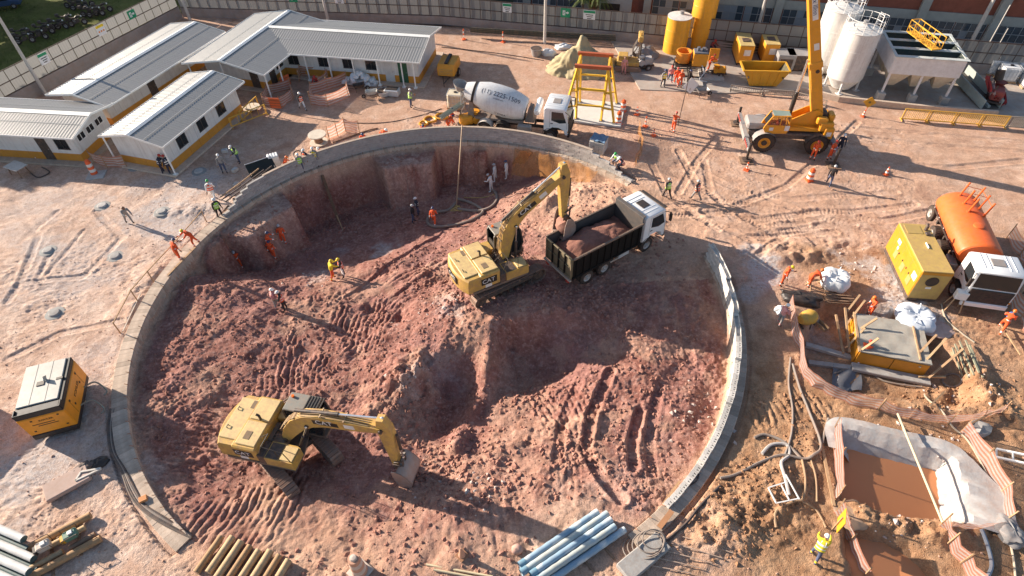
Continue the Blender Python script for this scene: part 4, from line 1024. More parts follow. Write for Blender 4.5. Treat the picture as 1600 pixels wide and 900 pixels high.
# poles
pole_m = P('pole concrete', (.50, .47, .44), .8, dust=.05, var=.1)
def pole(label, u, v, h, r0=.16, r1=.11, arm=None, lean=(0, 0)):
    b_ = G(u, v); t_ = thing('utility_pole', label, 'pole', b_); mb = MB(); mb.tube([(0, 0, -.3), (lean[0]*.5, lean[1]*.5, h*.5), (lean[0], lean[1], h)], [r0, (r0+r1)/2, r1], 10); mb.build('shaft', pole_m, t_)
    if arm:
        mb = MB(); mb.tube([(lean[0], lean[1], h-1), (lean[0]+arm[0]*.6, lean[1]+arm[1]*.6, h-.3), (lean[0]+arm[0], lean[1]+arm[1], h-.2)], .035, 6); a_ = mb.build('lamp_arm', silver, t_)
        mb = MB(); mb.box((lean[0]+arm[0]*1.1, lean[1]+arm[1]*1.1, h-.22), (.5, .25, .12), .03); q = mb.build('lamp_head', white_paint, a_)
pole('concrete pole at the left fence near the photo edge', 72, 148, 8.5); pole('concrete pole in the fence corner behind the long hut', 299, 36, 9)
pole('concrete pole behind the large hut roof', 514, 38, 9); pole('concrete pole beside the sand heap at the back fence', 851, 67, 10)
pole('concrete pole behind the yellow generators', 1178, 66, 10); pole('thick pale pole leaning right beside the white hopper', 1505, 89, 12, .19, .14)
pole('thin pale lamp pole right of the hopper', 1521, 112, 6, .05, .04); pole('thin green pole beside the lamp pole', 1537, 112, 4, .04, .035)
pole('thin lamp post at the back fence by the brick factory', 1150, 48, 6, .06, .05, (.8, -.3))
# ------------------------------------------------------------------ machines
def outline(cl, hd):
    """outline of a tapered bar from its centre line and half depths"""
    up, dn = [], []
    for i, (x, z) in enumerate(cl):
        a = cl[max(0, i-1)]; b = cl[min(len(cl)-1, i+1)]; tx, tz = b[0]-a[0], b[1]-a[1]; l = math.hypot(tx, tz); nx_, nz2_ = -tz/l, tx/l
        up.append((x+nx_*hd[i], z+nz2_*hd[i])); dn.append((x-nx_*hd[i], z-nz2_*hd[i]))
    return up[::-1] + dn
def slab(mb, poly, y0, y1, ch=.03):
    """prism across y with softened long edges"""
    n = len(poly); cx_ = sum(p[0] for p in poly)/n; cz_ = sum(p[1] for p in poly)/n
    ins = []
    for i in range(n):
        a, b, c = poly[i-1], poly[i], poly[(i+1) % n]; d1 = Vector((b[0]-a[0], b[1]-a[1])).normalized(); d2 = Vector((c[0]-b[0], c[1]-b[1])).normalized()
        n1 = Vector((-d1.y, d1.x)); n2 = Vector((-d2.y, d2.x)); q = (n1+n2); q = q/max(.4, q.length_squared)*2 if q.length > .1 else n1
        ins.append((b[0]+q.x*ch*.5, b[1]+q.y*ch*.5))
    ar = sum(poly[i][0]*poly[(i+1) % n][1]-poly[(i+1) % n][0]*poly[i][1] for i in range(n))
    if ar < 0: ins = [(2*b[0]-i_[0], 2*b[1]-i_[1]) for b, i_ in zip(poly, ins)]
    rows = [[(x, y, z) for x, z in p] for p, y in ((ins, y0), (poly, y0+ch), (poly, y1-ch), (ins, y1))]
    b = len(mb.v); P_ = [p for r in rows for p in r]; F = [tuple(range(n)), tuple(range(3*n, 4*n))[::-1]] + [(i*n+j, (i+1)*n+j, (i+1)*n+(j+1) % n, i*n+(j+1) % n) for i in range(3) for j in range(n)]
    if ar < 0: F = [f[::-1] for f in F]
    return mb.add(P_, F)
tmat = P('tyre wall', (.026, .024, .023), .9, dust=.16)
_wh = {}
def wheel_mesh(r, w_, rim_c):
    k = (r, w_, rim_c.name)
    if k in _wh: return _wh[k]
    mb = MB(); mb.lathe([(r*.56, -w_/2), (r*.80, -w_/2-.01), (r*.95, -w_/2+.03), (r, -w_/2+.07), (r, w_/2-.07), (r*.95, w_/2-.03), (r*.80, w_/2+.01), (r*.56, w_/2)], 28, axis='y', caps=False)
    for i in range(28):
        a = 2*PI*i/28
        for s in (1, -1): mb.at((r*math.cos(a), s*w_*.22, r*math.sin(a)), ry=-a); mb.box((0, 0, 0), (.03, w_*.40, r*.11))
    mb.at(); ty = mb.mesh('wheel', tmat, 40)
    mb = MB(); mb.lathe([(r*.57, -w_/2+.01), (r*.50, -w_/2+.03), (r*.44, -w_/2+.09), (r*.22, -w_/2+.07), (r*.18, -w_/2-.01), (.001, -w_/2-.02)], 20, axis='y', caps=False); mb.lathe([(.001, w_/2+.02), (r*.18, w_/2+.01), (r*.22, w_/2-.07), (r*.44, w_/2-.09), (r*.5, w_/2-.03), (r*.57, w_/2-.01)], 20, axis='y', caps=False)
    for i in range(8):
        a = 2*PI*i/8
        for s in (1, -1): mb.cyl((r*.33*math.cos(a), s*(w_/2-.08), r*.33*math.sin(a)), (r*.33*math.cos(a), s*(w_/2-.05), r*.33*math.sin(a)), .02, n=5)
    rm = mb.mesh('rim', rim_c, 40); _wh[k] = (ty, rm); return ty, rm
def wheel(parent, x, y, z, r, w_, rim_c, steer=0):
    ty, rm = wheel_mesh(r, w_, rim_c); o = bpy.data.objects.new('wheel', ty); col.objects.link(o); o.parent = parent; o.location = (x, y, z); o.rotation_euler = (0, rnd.random()*6, 0)
    if steer: o.rotation_euler = (0, 0, steer)
    q = bpy.data.objects.new('rim', rm); col.objects.link(q); q.parent = o; return o
beacon_m = P('orange beacon', (.85, .16, .01), .3, dust=0)
logo_w = P('white decal', (.75, .73, .70), .5, dust=.10)
logo_k = P('black decal', (.012, .012, .012), .5, dust=.03)
def cat_decal(parent, loc, right, up, s, col_=None, tri=True):
    lettering('CAT', s, col_ or logo_w, parent, loc, right, up, 'lettering')
    if tri:
        r = Vector(right).normalized(); u = Vector(up).normalized(); n = r.cross(u)
        c = Vector(loc)+r*0-n*.002-u*s*.28
        mb = MB(); mb.add([c-r*s*.42, c+r*s*.42, c+u*s*.42], [(0, 1, 2)]); mb.build('triangle_decal', P('amber decal', (.8, .4, .02), .5, dust=0), parent)

def excavator(label, loc, yaw, tyaw, boom_a, stick_a, bucket_a, sc_=1.05, boom_side=0):
    t_ = thing('excavator', label, 'excavator', loc, yaw); t_.scale = (sc_,)*3; Y = cat_yellow
    # running gear: shoes round two sprockets
    cy, sy = math.cos(tyaw), math.sin(tyaw); hl, rad = 1.95, .42; sh = MB(); sh.box((0, 0, 0), (.178, .60, .035), .006); sh.box((.06, 0, .03), (.022, .60, .045)); sh.box((-.03, 0, .022), (.02, .60, .03)); shm = sh.mesh('shoe', steel_track)
    per = 4*hl+2*PI*rad; ns = int(per/.19)
    for s in (1, -1):
        mb = MB(); mb.M = Matrix.Rotation(tyaw, 4, 'Z') @ Matrix.Translation((0, s*1.19, 0))
        mb.box((0, 0, .45), (3.6, .30, .30), .04)
        for x in (-hl, hl): mb.cyl((x, -.2, .45), (x, .2, .45), .34, n=18); mb.cyl((x, -.24, .45), (x, .24, .45), .14, n=10)
        for i in range(7): mb.cyl((-1.35+i*.45, -.22, .20), (-1.35+i*.45, .22, .20), .11, n=10)
        for x in (-.6, .6): mb.cyl((x, -.2, .74), (x, .2, .74), .08, n=8)
        tr = mb.build('track', dark_steel, t_)
        for i in range(ns):
            d = per*i/ns
            if d < 2*hl: x, z, a = -hl+d, .45+rad+.02, 0
            elif d < 2*hl+PI*rad: q = (d-2*hl)/rad; x, z, a = hl+(rad+.02)*math.sin(q), .45+(rad+.02)*math.cos(q), q
            elif d < 4*hl+PI*rad: x, z, a = hl-(d-2*hl-PI*rad), .45-rad-.02, PI
            else: q = (d-4*hl-PI*rad)/rad; x, z, a = -hl-(rad+.02)*math.sin(q), .45-(rad+.02)*math.cos(q), PI+q
            o = bpy.data.objects.new('shoe', shm); col.objects.link(o); o.parent = tr
            o.matrix_basis = Matrix.Rotation(tyaw, 4, 'Z') @ Matrix.Translation((x, s*1.19, z)) @ Matrix.Rotation(a, 4, 'Y')
    mb = MB(); mb.M = Matrix.Rotation(tyaw, 4, 'Z'); mb.box((0, 0, .62), (1.5, 1.9, .35), .05); mb.box((0, 0, .55), (.8, 2.1, .25), .03); mb.cyl((0, 0, .75), (0, 0, 1.04), .62, n=24); mb.build('undercarriage', dark_steel, t_)
    # house
    def arcp(r_, y): return -math.sqrt(max(.01, r_*r_-y*y))
    cw = [(arcp(2.83, y), y) for y in np.linspace(-1.38, 1.38, 15)]
    mb = MB(); mb.prism([(1.25, -1.42), (1.25, -.5), (1.0, .48), (1.9, .48), (1.9, 1.42), (-2.2, 1.42), (-2.2, -1.42)][::-1], 1.04, 1.20, 'xy'); mb.build('deck', P('machine frame grey', (.10, .095, .085), .6, dust=.4), t_)
    mb = MB(); ring0 = [(x, y) for x, y in cw]; 
    prof = [(1.00, 1.16), (1.0, 1.75), (.985, 2.02), (.955, 2.12)]; rows = []
    for k, z in prof: rows.append([(x*k if k < 1 else x, y*(k if k < 1 else 1), z) for x, y in ring0] + [(-1.55, 1.38*k, z), (-1.55, -1.38*k, z)])
    mb.sheet(rows, closed=True); mb.add(rows[-1], [tuple(range(len(rows[-1])))[::-1]]); mb.add(rows[0], [tuple(range(len(rows[0])))]); cwo = mb.build('counterweight', Y, t_, ang=28)
    mb = MB(); mb.box((-1.10, 0, 1.70), (1.22, 2.80, 1.0), .07); hd = mb.build('engine_hood', Y, t_)
    lid = P('sun bleached yellow', (.66, .49, .21), .5, dust=.4, var=.1)  # top lids a lighter tan than the body
    mb = MB(); mb.box((-1.95, .05, 2.145), (1.15, 2.2, .07), .03); mb.build('hood_lid', lid, hd)
    mb = MB(); mb.box((-1.05, -.62, 2.235), (1.0, 1.25, .07), .03); mb.build('hood_lid', lid, hd)
    mb = MB(); mb.box((-1.05, .70, 2.225), (1.0, 1.20, .06), .03); mb.build('hood_lid', lid, hd)
    mb = MB()
    for (x, y) in ((-1.15, -.75), (-1.7, .85)): mb.box((x, y, 2.275 if x > -1.5 else 2.185), (.30, .42, .02))
    tag(mb.build('grilles', P('dusty grille', (.16, .12, .07), .8, dust=.4), hd), kind='stuff')
    mb = MB(); mb.tube([(-1.0, .15, 2.2), (-1.0, .15, 2.55), (-1.12, .15, 2.62)], .06, 10); mb.build('exhaust', black_paint, hd)
    mb = MB(); 
    for x, y in ((-2.35, -.5), (-2.35, .5)): mb.tube([(x, y-.07, 2.17), (x, y-.07, 2.26), (x, y+.07, 2.26), (x, y+.07, 2.17)], .022, 6)
    tag(mb.build('lifting_eyes', dark_steel, cwo), kind='stuff')
    mb = MB(); mb.box((-.35, -1.0, 1.50), (.38, .82, .62), .03); mb.build('walkway_step', dark_steel, t_)
    mb = MB(); mb.prism([(-.14, -1.43), (1.28, -1.43), (1.28, -.62), (1.1, -.55), (-.14, -.55)], 1.2, 1.78, 'xy'); tb = mb.build('tool_box', Y, t_)
    mb = MB(); mb.box((.92, -1.0, 1.80), (.62, .74, .05), .02); mb.build('box_lid', lid, tb); mb = MB(); mb.box((.22, -1.0, 1.785), (.62, .78, .03), .01); mb.build('tread_plate', dark_steel, tb)
    mb = MB(); mb.tube([(-.3, -1.40, 2.05), (.0, -1.38, 2.72), (1.0, -1.38, 2.55), (1.2, -1.38, 1.8)], .022, 6); mb.tube([(.0, -1.38, 2.72), (.0, -.7, 2.72), (-.5, -.7, 2.25)], .022, 6); mb.tube([(.62, -1.38, 1.8), (.62, -1.38, 2.62)], .02, 6); mb.build('handrail', black_paint, t_)
    mb = MB(); mb.box((-.2, .98, 1.58), (.55, .85, .76), .04); mb.build('side_cover', Y, t_)
    mb = MB(); mb.box((-.1, -.02, 1.45), (.9, 1.0, .5), .03); mb.build('hydraulics', P('dusty machine steel', (.17, .15, .12), .7, dust=.5), t_)
    mb = MB(); r2 = random.Random(4)
    for k in range(9):
        y = -.4+.09*k; mb.tube([(-.3, y, 1.65), (-.05, y+r2.uniform(-.1, .1), 1.95+.1*r2.random()), (.25, y*.6, 1.9), (.45, y*.5, 2.2)], .025, 6)
    tag(mb.build('hoses', hose_black, t_), kind='stuff')
    # cab
    cb = [(.12, 1.16), (1.72, 1.16), (1.95, 1.75), (1.80, 2.72), (1.66, 2.93), (.22, 2.95), (.12, 2.82)]
    mb = MB()
    for y in (.53, 1.40):
        for a, b in zip(cb, cb[1:]+cb[:1]): mb.bar((a[0], y, a[1]), (b[0], y, b[1]), .08, .08, up=(0, 1, 0))
        mb.bar((.95, y, 1.2), (.95, y, 2.9), .07, .07, up=(0, 1, 0))
    mb.box((.95, .965, 1.32), (1.6, .90, .30), .02); mb.box((.16, .965, 1.9), (.07, .86, .7))
    cabf = P('charcoal cab frame', (.035, .038, .036), .5, dust=.12); cab = mb.build('cab', cabf, t_)
    mb = MB(); mb.box((.94, .965, 2.97), (1.56, .98, .09), .03); rf = mb.build('cab_roof', P('dusty grey cab roof', (.20, .21, .19), .6, dust=.3), cab)
    mb = MB(); mb.cyl((.35, 1.2, 3.0), (.35, 1.2, 3.12), .07, n=10); mb.build('beacon', beacon_m, rf)
    for k in range(6):
        mb = MB(); mb.box((1.15+k*.14, .965, 3.05), (.06, .92, .05), .008); mb.build('guard_bar', cabf, rf)
    for y, n_ in ((.52, 0), (1.41, 1)):
        mb = MB(); q = [(x*.94+.055, z*.93+.14) for x, z in cb]; mb.prism(q, y-.01, y+.01); mb.build('side_glass', clear_glass, cab)
    mb = MB(); mb.add([(1.93, .57, 1.78), (1.93, 1.36, 1.78), (1.79, 1.36, 2.68), (1.79, .57, 2.68)], [(0, 1, 2, 3)]); mb.build('windscreen', clear_glass, cab)
    mb = MB(); mb.box((.8, .95, 1.75), (.5, .5, .15), .05); mb.box((.6, .95, 2.05), (.14, .48, .6), .05); mb.build('seat', black_paint, cab)
    # boom, stick and bucket in the xz plane
    rt = Vector((.38, -.02-.05, 1.72)); Mb = Matrix.Translation(rt) @ Matrix.Rotation(-boom_a, 4, 'Y')
    cl = [(0, 0), (.7, .50), (1.6, .96), (2.35, 1.10), (3.1, .98), (4.4, .48), (5.7, 0)]; hdp = [.20, .34, .40, .41, .37, .30, .17]
    mb = MB(Mb); slab(mb, outline(cl, hdp), -.24, .24, .035); bm = mb.build('boom', Y, t_, ang=25)
    tip = Mb @ Vector((5.7, 0, 0))
    mb = MB(Mb)
    for x, z in ((0, 0), (5.7, 0), (2.1, .85)): mb.cyl((x, -.31, z), (x, .31, z), .10, n=12)
    mb.build('pins', dark_steel, bm)['kind'] = 'stuff'
    mb = MB(Mb); r2 = random.Random(2)
    for k in range(4): 
        y = -.18+.1*k; mb.tube([(.3, y, .75), (.9, y, 1.12), (1.7, y, 1.46), (2.4, y, 1.58), (3.2, y, 1.42), (4.4, y, .86), (5.3, y*1.0, .40)], .022, 5)
    for x, z in ((.95, 1.10), (1.75, 1.45), (3.3, 1.36), (4.3, .88)): mb.box((x, 0, z), (.08, .5, .06), .01)
    mb.build('hose_run', P('tan dusty hose', (.30, .22, .12), .7, dust=.4), bm)['kind'] = 'stuff'
    Ms = Matrix.Translation(tip) @ Matrix.Rotation(-stick_a, 4, 'Y')       # stick x axis points from pivot to bucket
    mb = MB(Ms); slab(mb, outline([(-.75, .10), (-.1, .12), (.5, .12), (2.9, 0)], [.16, .34, .33, .14]), -.19, .19, .03); st = mb.build('stick', Y, t_, ang=25)
    be = Ms @ Vector((2.9, 0, 0))
    def cyl(a, b, r_, par, nm='hydraulic_cylinder', f=.55):
        a = Vector(a); b = Vector(b); m_ = a.lerp(b, f); mb = MB(); mb.cyl(a, m_, r_, n=12); mb.cyl(m_-(b-a)*.02, m_+(b-a)*.012, r_*1.15, n=12); o = mb.build(nm, P('black cylinder', (.03, .03, .03), .45, dust=.2), par)
        mb = MB(); mb.cyl(m_, b, r_*.55, n=10); mb.ball(b, r_*1.0, 8, 5); mb.build('piston_rod', chrome, o)
    for s in (1, -1): cyl((.95, s*.34-.07, 1.25), Mb @ Vector((2.1, s*.30, .85)), .075, t_, f=.6)
    cyl(Mb @ Vector((2.0, 0, 1.72)), Ms @ Vector((-.72, 0, .18)), .085, bm, f=.5)
    cyl(Ms @ Vector((.45, 0, .55)), Ms @ Vector((2.35, 0, .42)), .07, st, f=.6)
    mb = MB(Ms)
    for s in (1, -1): mb.bar((2.55, s*.22, .02), (2.38, s*.22, .44), .05, .1, up=(0, 1, 0)); mb.bar((2.38, s*.16, .44), (2.95, s*.16, .36), .05, .1, up=(0, 1, 0))
    mb.build('bucket_link', dark_steel, st)['kind'] = 'stuff'
    Mk = Matrix.Translation(be) @ Matrix.Rotation(-bucket_a, 4, 'Y')      # bucket x axis: from pin to teeth
    out = [(-.12, .22), (.0, .40), (.35, .62), (.75, .72), (1.1, .60), (1.32, .30), (1.42, -.02)]
    mb = MB(Mk); w2 = .62; inn = [(x*.95+.02, z*.92-.02) for x, z in out]
    mb.sheet([[(x, -w2, z) for x, z in out], [(x, w2, z) for x, z in out]]); mb.sheet([[(x, w2-.03, z) for x, z in inn], [(x, -w2+.03, z) for x, z in inn]])
    for s in (1, -1):
        q = out+[(.35, -.10), (-.12, -.05)]; mb.prism(q, s*w2, s*(w2-.035))
    bk = mb.build('bucket', bucket_steel, t_, ang=30)
    for k in range(5):
        mb = MB(Mk); y = -.5+.25*k; mb.prism([(1.36, .05), (1.62, -.13), (1.42, -.06)], y-.05, y+.05); mb.build('tooth', steel_track, bk)
    mb = MB(Mk)
    for s in (1, -1): mb.box((.0, s*.24, .12), (.36, .06, .4), .02)
    mb.build('bucket_ears', dark_steel, bk)['kind'] = 'stuff'
    if True:   # soil caked in the bucket
        mb = MB(Mk); g_ = random.Random(3); mb.ball((.72, 0, .18), (.52, .56, .36), 12, 7, jit=.12, rg=g_); mb.build('soil_load', clod_red, bk)
    # decals
    for s in (1, -1):
        lettering('CAT', .42, logo_w, bm, Mb @ Vector((3.2, s*.247, .94)), Mb.to_3x3() @ Vector((-s*-1*-1*s*s if False else (1 if s < 0 else -1), 0, -.40 if s < 0 else .40)), Mb.to_3x3() @ Vector((.4, 0, 1)))
        mb = MB(Mb); mb.prism([(2.62, .98), (3.76, .52), (3.86, .80), (2.74, 1.26)], s*.241, s*.244); mb.build('decal_panel', logo_k, bm)
        mb = MB(Mb); mb.prism([(4.05, .46), (4.5, .28), (4.6, .54), (4.15, .72)], s*.241, s*.245); mb.build('capacity_plate', logo_w, bm)
        mb = MB(); mb.box((-1.2, s*1.405, 1.72), (.95, .012, .46)); mb.build('decal_panel', logo_k, hd)
        lettering('CAT', .40, logo_w, hd, (-1.24, s*1.414, 1.72), (1 if s < 0 else -1, 0, 0), (0, 0, 1)); 
        mb = MB(); mb.box((-1.25, s*1.405, 1.36), (.40, .014, .22)); mb.build('data_plate', logo_w, hd)
    mb = MB(); mb.add([(-2.795, .50, 1.42), (-2.795, -.42, 1.42), (-2.795, -.42, 1.88), (-2.795, .50, 1.88)], [(0, 1, 2, 3)]); 
    mb = MB(); mb.box((-2.825, .0, 1.66), (.02, 1.1, .48)); mb.build('decal_panel', logo_k, cwo)
    lettering('CAT', .42, logo_w, cwo, (-2.842, 0, 1.66), (0, -1, 0), (0, 0, 1))
    return t_
EX1 = (-.85, 26.85, .32); EX2 = (-11.5, 16.0, -.96)
excavator('yellow excavator on the spoil heap emptying its bucket into the dump truck', EX1, R(27), R(5), R(50), R(-86), R(-100))
excavator('yellow excavator in the left foreground of the pit with its bucket on the ground', EX2, R(-14), R(-31), R(26), R(-86), R(-80))

# ------------------------------------------------------------------ trucks
chassis_m = P('truck chassis black', (.018, .018, .018), .65, dust=.12)
cab_white = P('truck cab white', (.80, .81, .82), .3, dust=.05, var=.03)
rim_g = P('grey wheel rim', (.42, .41, .40), .5, .2, dust=.25)
lamp_g = P('headlamp glass', (.75, .76, .74), .15, dust=.02); red_lamp = P('red lamp', (.5, .02, .01), .3, dust=.05); amber_lamp = P('amber lamp', (.85, .3, .02), .3, dust=.02)
def truck_cab(t_, x0, z0=.75, w_=2.42, L_=1.95, h=2.25, grille=cab_white, lower=cab_white, hatch=black_paint, visor=None, paint=None):
    pm = paint or cab_white; y = w_/2
    pr_ = [(0, .25), (0, h-.12), (.12, h), (L_-.38, h), (L_-.20, h-.10), (L_, 1.15), (L_+.03, .55), (L_+.03, .0), (1.75, .0), (1.62, .38), (1.25, .58), (.72, .58), (.36, .30), (.30, .25)]
    mb = MB(); mb.M = Matrix.Translation((x0, 0, z0)); slab(mb, pr_, -y, y, .07); cab = mb.build('cab', pm, t_, ang=28)
    T = lambda p: (x0+p[0], p[1], z0+p[2])
    mb = MB(); a, b = (L_-.185, h-.17), (L_+.012, 1.18); mb.add([T((a[0], -y+.16, a[1])), T((a[0], y-.16, a[1])), T((b[0], y-.10, b[1])), T((b[0], -y+.10, b[1]))], [(0, 3, 2, 1)]); mb.build('windscreen', clear_glass, cab)
    for s in (1, -1):
        mb = MB(); mb.M = Matrix.Translation((x0, 0, z0)); mb.prism([(.62, 1.22), (.62, h-.28), (L_-.42, h-.28), (L_-.13, 1.12), (1.3, 1.02)], s*(y-.01), s*(y+.006)); mb.build('side_window', clear_glass, cab)
        mb = MB(); mb.M = Matrix.Translation((x0, 0, z0))
        for xa, za, xb, zb in ((.50, .62, .50, h-.2), (.50, h-.2, L_-.4, h-.2), (L_-.08, 1.1, L_-.06, .55)): mb.bar((xa, s*(y+.001), za), (xb, s*(y+.001), zb), .016, .006, up=(0, 1, 0))
        mb.build('door_seam', chassis_m, cab)['kind'] = 'stuff'
        mb = MB(); mb.box(T((.66, s*(y+.02), .96)), (.20, .04, .05), .01); mb.build('door_handle', chassis_m, cab)
        mb = MB(); mb.bar(T((L_-.25, s*y, h-.2)), T((L_+.12, s*(y+.22), h-.32)), .04); mb.box(T((L_+.10, s*(y+.22), h-.68)), (.10, .22, .62), .03); mb.build('mirror', chassis_m, cab)
        mb = MB(); mb.box(T((L_+.03, s*(y-.32), .10)), (.06, .42, .20), .02); mb.build('headlight', lamp_g, cab)
        mb = MB(); mb.box(T((L_+.02, s*(y-.04), .32)), (.06, .10, .12), .02); mb.build('indicator', amber_lamp, cab)
        mb = MB(); mb.box(T((.30, s*(y-.15), .12)), (.5, .28, .2), .02); mb.build('step', chassis_m, cab)
    mb = MB(); mb.box(T((L_+.05, 0, .62)), (.07, w_-.20, .98), .03); gr = mb.build('grille', grille, cab)
    mb = MB()
    for k in range(4): mb.box(T((L_+.085, 0, .46+.14*k)), (.02, w_-.62, .05), .005)
    mb.build('grille_slats', chassis_m, gr)['kind'] = 'stuff'
    mb = MB(); mb.box(T((L_+.06, 0, -.03)), (.20, w_-.04, .34), .05); mb.build('bumper', lower, cab)
    mb = MB(); mb.box(T((.85, 0, h+.02)), (.62, .72, .05), .02); mb.build('roof_hatch', hatch, cab)
    mb = MB()
    for s in (-.8, -.5, .5, .8): mb.box(T((.8, s, h+.012)), (1.3, .05, .03), .01)
    mb.build('roof_ribs', pm, cab)['kind'] = 'stuff'
    if visor: mb = MB(); mb.box(T((L_-.12, 0, h-.03)), (.26, w_-.2, .04), .015); mb.build('sun_visor', visor, cab)
    mb = MB(); mb.bar(T((L_-.02, -.9, 1.22)), T((L_-.12, .1, 1.55)), .02); mb.bar(T((L_-.02, .2, 1.22)), T((L_-.12, 1.0, 1.5)), .02); mb.build('wiper', chassis_m, cab)['kind'] = 'stuff'
    return cab
def chassis(t_, x0, x1):
    mb = MB()
    for s in (1, -1): mb.box(((x0+x1)/2, s*.42, .82), (x1-x0, .10, .26), .01)
    for x in np.linspace(x0+.1, x1-.1, 7): mb.box((x, 0, .82), (.10, .8, .18))
    for x in (-.68, .68): mb.cyl((x, -.95, .52), (x, .95, .52), .10, n=8)
    mb.build('chassis', chassis_m, t_)
def mudguard(t_, x, y, r_, w_, m_, a0=20, a1=160):
    mb = MB(); rows = []
    for k in (r_, r_+.03): rows.append([[(x+k*math.cos(R(a)), y+s*w_/2, .54+k*math.sin(R(a))) for a in np.linspace(a0, a1, 10)] for s in (-1, 1)])
    mb.sheet(rows[1]); mb.sheet(rows[0][::-1]); mb.sheet([rows[0][0], rows[1][0]]); mb.sheet([rows[1][1], rows[0][1]]); return mb.build('mudguard', m_, t_)
tz = TZ(6.5, 28.2)
DT = thing('dump_truck', 'black bodied dump truck with white cab being filled with red soil', 'dump truck', (4.55, 28.05, -.02), R(34))
chassis(DT, -1.7, 5.6)
for x in (-.70, .70):
    for s in (1, -1): wheel(DT, x, s*.98, .52, .52, .56, rim_g)
for s in (1, -1): wheel(DT, 4.35, s*1.05, .52, .52, .32, rim_g)
truck_cab(DT, 3.85, .72, grille=chassis_m, lower=chassis_m, visor=chassis_m)
bed_m = P('black tipper body', (.011, .011, .011), .6, dust=.01, spec=.12); bed_in = P('worn grey tipper inside', (.07, .07, .07), .55, dust=.12)
bx0, bx1, bw2, bz0, bz1 = -1.95, 3.55, 1.27, 1.15, 2.75
mb = MB(); mb.box(((bx0+bx1)/2, 0, bz0+.03), (bx1-bx0, 2*bw2, .10), .02); bed = mb.build('tipper_body', bed_m, DT)
for s in (1, -1):
    mb = MB(); mb.box(((bx0+bx1)/2, s*bw2, (bz0+bz1)/2), (bx1-bx0, .06, bz1-bz0), .01); mb.build('side_wall', bed_m, bed)
    mb = MB(); mb.box(((bx0+bx1)/2, s*(bw2-.035), (bz0+bz1)/2+.06), (bx1-bx0-.1, .012, bz1-bz0-.2)); mb.build('liner', bed_in, bed)
    for k in range(10):
        mb = MB(); mb.box((bx0+.25+k*(bx1-bx0-.5)/9, s*(bw2+.06), (bz0+bz1)/2), (.10, .09, bz1-bz0-.02), .02); mb.build('stake', bed_m, bed)
    for z, h_ in ((bz1, .12), (bz0+.06, .14)):
        mb = MB(); mb.box(((bx0+bx1)/2, s*(bw2+.04), z), (bx1-bx0+.08, .14, h_), .025); mb.build('rail', P('dusty tipper rim', (.10, .085, .07), .6, dust=.45) if z == bz1 else bed_m, bed)
mb = MB(); mb.box((bx1, 0, (bz0+bz1)/2+.22), (.06, 2*bw2, bz1-bz0+.5), .01); mb.prism([(bx1, bz1+.40), (bx1+.22, bz1+.46), (bx1+.22, bz1+.5), (bx1, bz1+.47)], -bw2+.02, bw2-.02); mb.build('headboard', bed_in, bed)
tg = MB(); tg.box((bx0-.02, 0, (bz0+bz1)/2-.03), (.05, 2*bw2, bz1-bz0-.02), .01); tgo = tg.build('tailgate', P('dusty olive tailgate', (.17, .15, .09), .7, dust=.25), bed)
for k in range(5): mb = MB(); mb.box((bx0-.09, -bw2+.08+k*(2*bw2-.16)/4, (bz0+bz1)/2), (.10, .11, bz1-bz0), .02); mb.build('stake', bed_m if k % 4 else P('dusty olive tailgate', (.2, .17, .11)), tgo)
for z in (bz0+.05, (bz0+bz1)/2, bz1-.05): mb = MB(); mb.box((bx0-.085, 0, z), (.07, 2*bw2, .08), .02); mb.build('crossbar', P('dusty olive tailgate', (.2, .17, .11)), tgo)
mb = MB(); mb.box((bx0-.16, 0, bz0-.10), (.16, 2*bw2+.1, .10), .02); mb.build('rear_bumper', P('pale dusty steel', (.42, .36, .30), .8, dust=.4), DT)
for s in (1, -1): mb = MB(); mb.box((bx0-.15, s*1.0, .82), (.06, .32, .14), .02); mb.build('tail_lamp', red_lamp, DT)
mb = MB(); mb.box((2.35, -1.02, .88), (.9, .36, .52), .03); mb.build('side_tank', silver, DT)
mb = MB(); mb.box((2.1, 1.02, .85), (1.2, .40, .5), .03); mb.build('fuel_tank', grey_steel, DT)
mb = MB(); mb.box((1.55, -1.12, .64), (1.1, .06, .14), .01); mb.build('side_guard', P('pale dusty steel', (.42, .36, .3)), DT)
for s in (1, -1): mudguard(DT, 0, s*.98, 1.32, .62, chassis_m, 55, 125); mudguard(DT, 4.35, s*1.05, .62, .36, chassis_m)
def heap(name, parent, x0, x1, y0, y1, zf, mat, n=40, seed=1, zb=0):
    mb = MB(); xs_ = np.linspace(x0, x1, n); ys_ = np.linspace(y0, y1, n); X_, Y_ = np.meshgrid(xs_, ys_, indexing='ij'); Zz = zf((X_-x0)/(x1-x0), (Y_-y0)/(y1-y0))+.22*fbm(X_, Y_, 1.6, 4, seed)+.10*np.maximum(0, vn(X_*6, Y_*6, seed+3))
    mb.sheet([[(float(X_[i, j]), float(Y_[i, j]), float(Zz[i, j])+zb) for j in range(n)] for i in range(n)][::-1]); return mb.build(name, mat, parent, ang=60)
tag(heap('soil_load', None, bx0+.05, bx1-.05, -bw2+.05, bw2-.05, lambda a, b: bz0+.65+.75*np.sin(PI*np.clip(a*1.05, 0, 1))**.7*np.sin(PI*b)**.5+.22*np.exp(-((a-.25)/.16)**2-((b-.55)/.25)**2), gm and P('dumped red soil', (.26, .12, .10), .95, dust=.35, var=.25, sc_=2, bump=.7, bsc=14, spec=.1)), 'heap of red soil loaded in the black tipper body', 'soil').matrix_world = DT.matrix_basis
bpy.data.objects['soil_load'].name = 'soil_load'
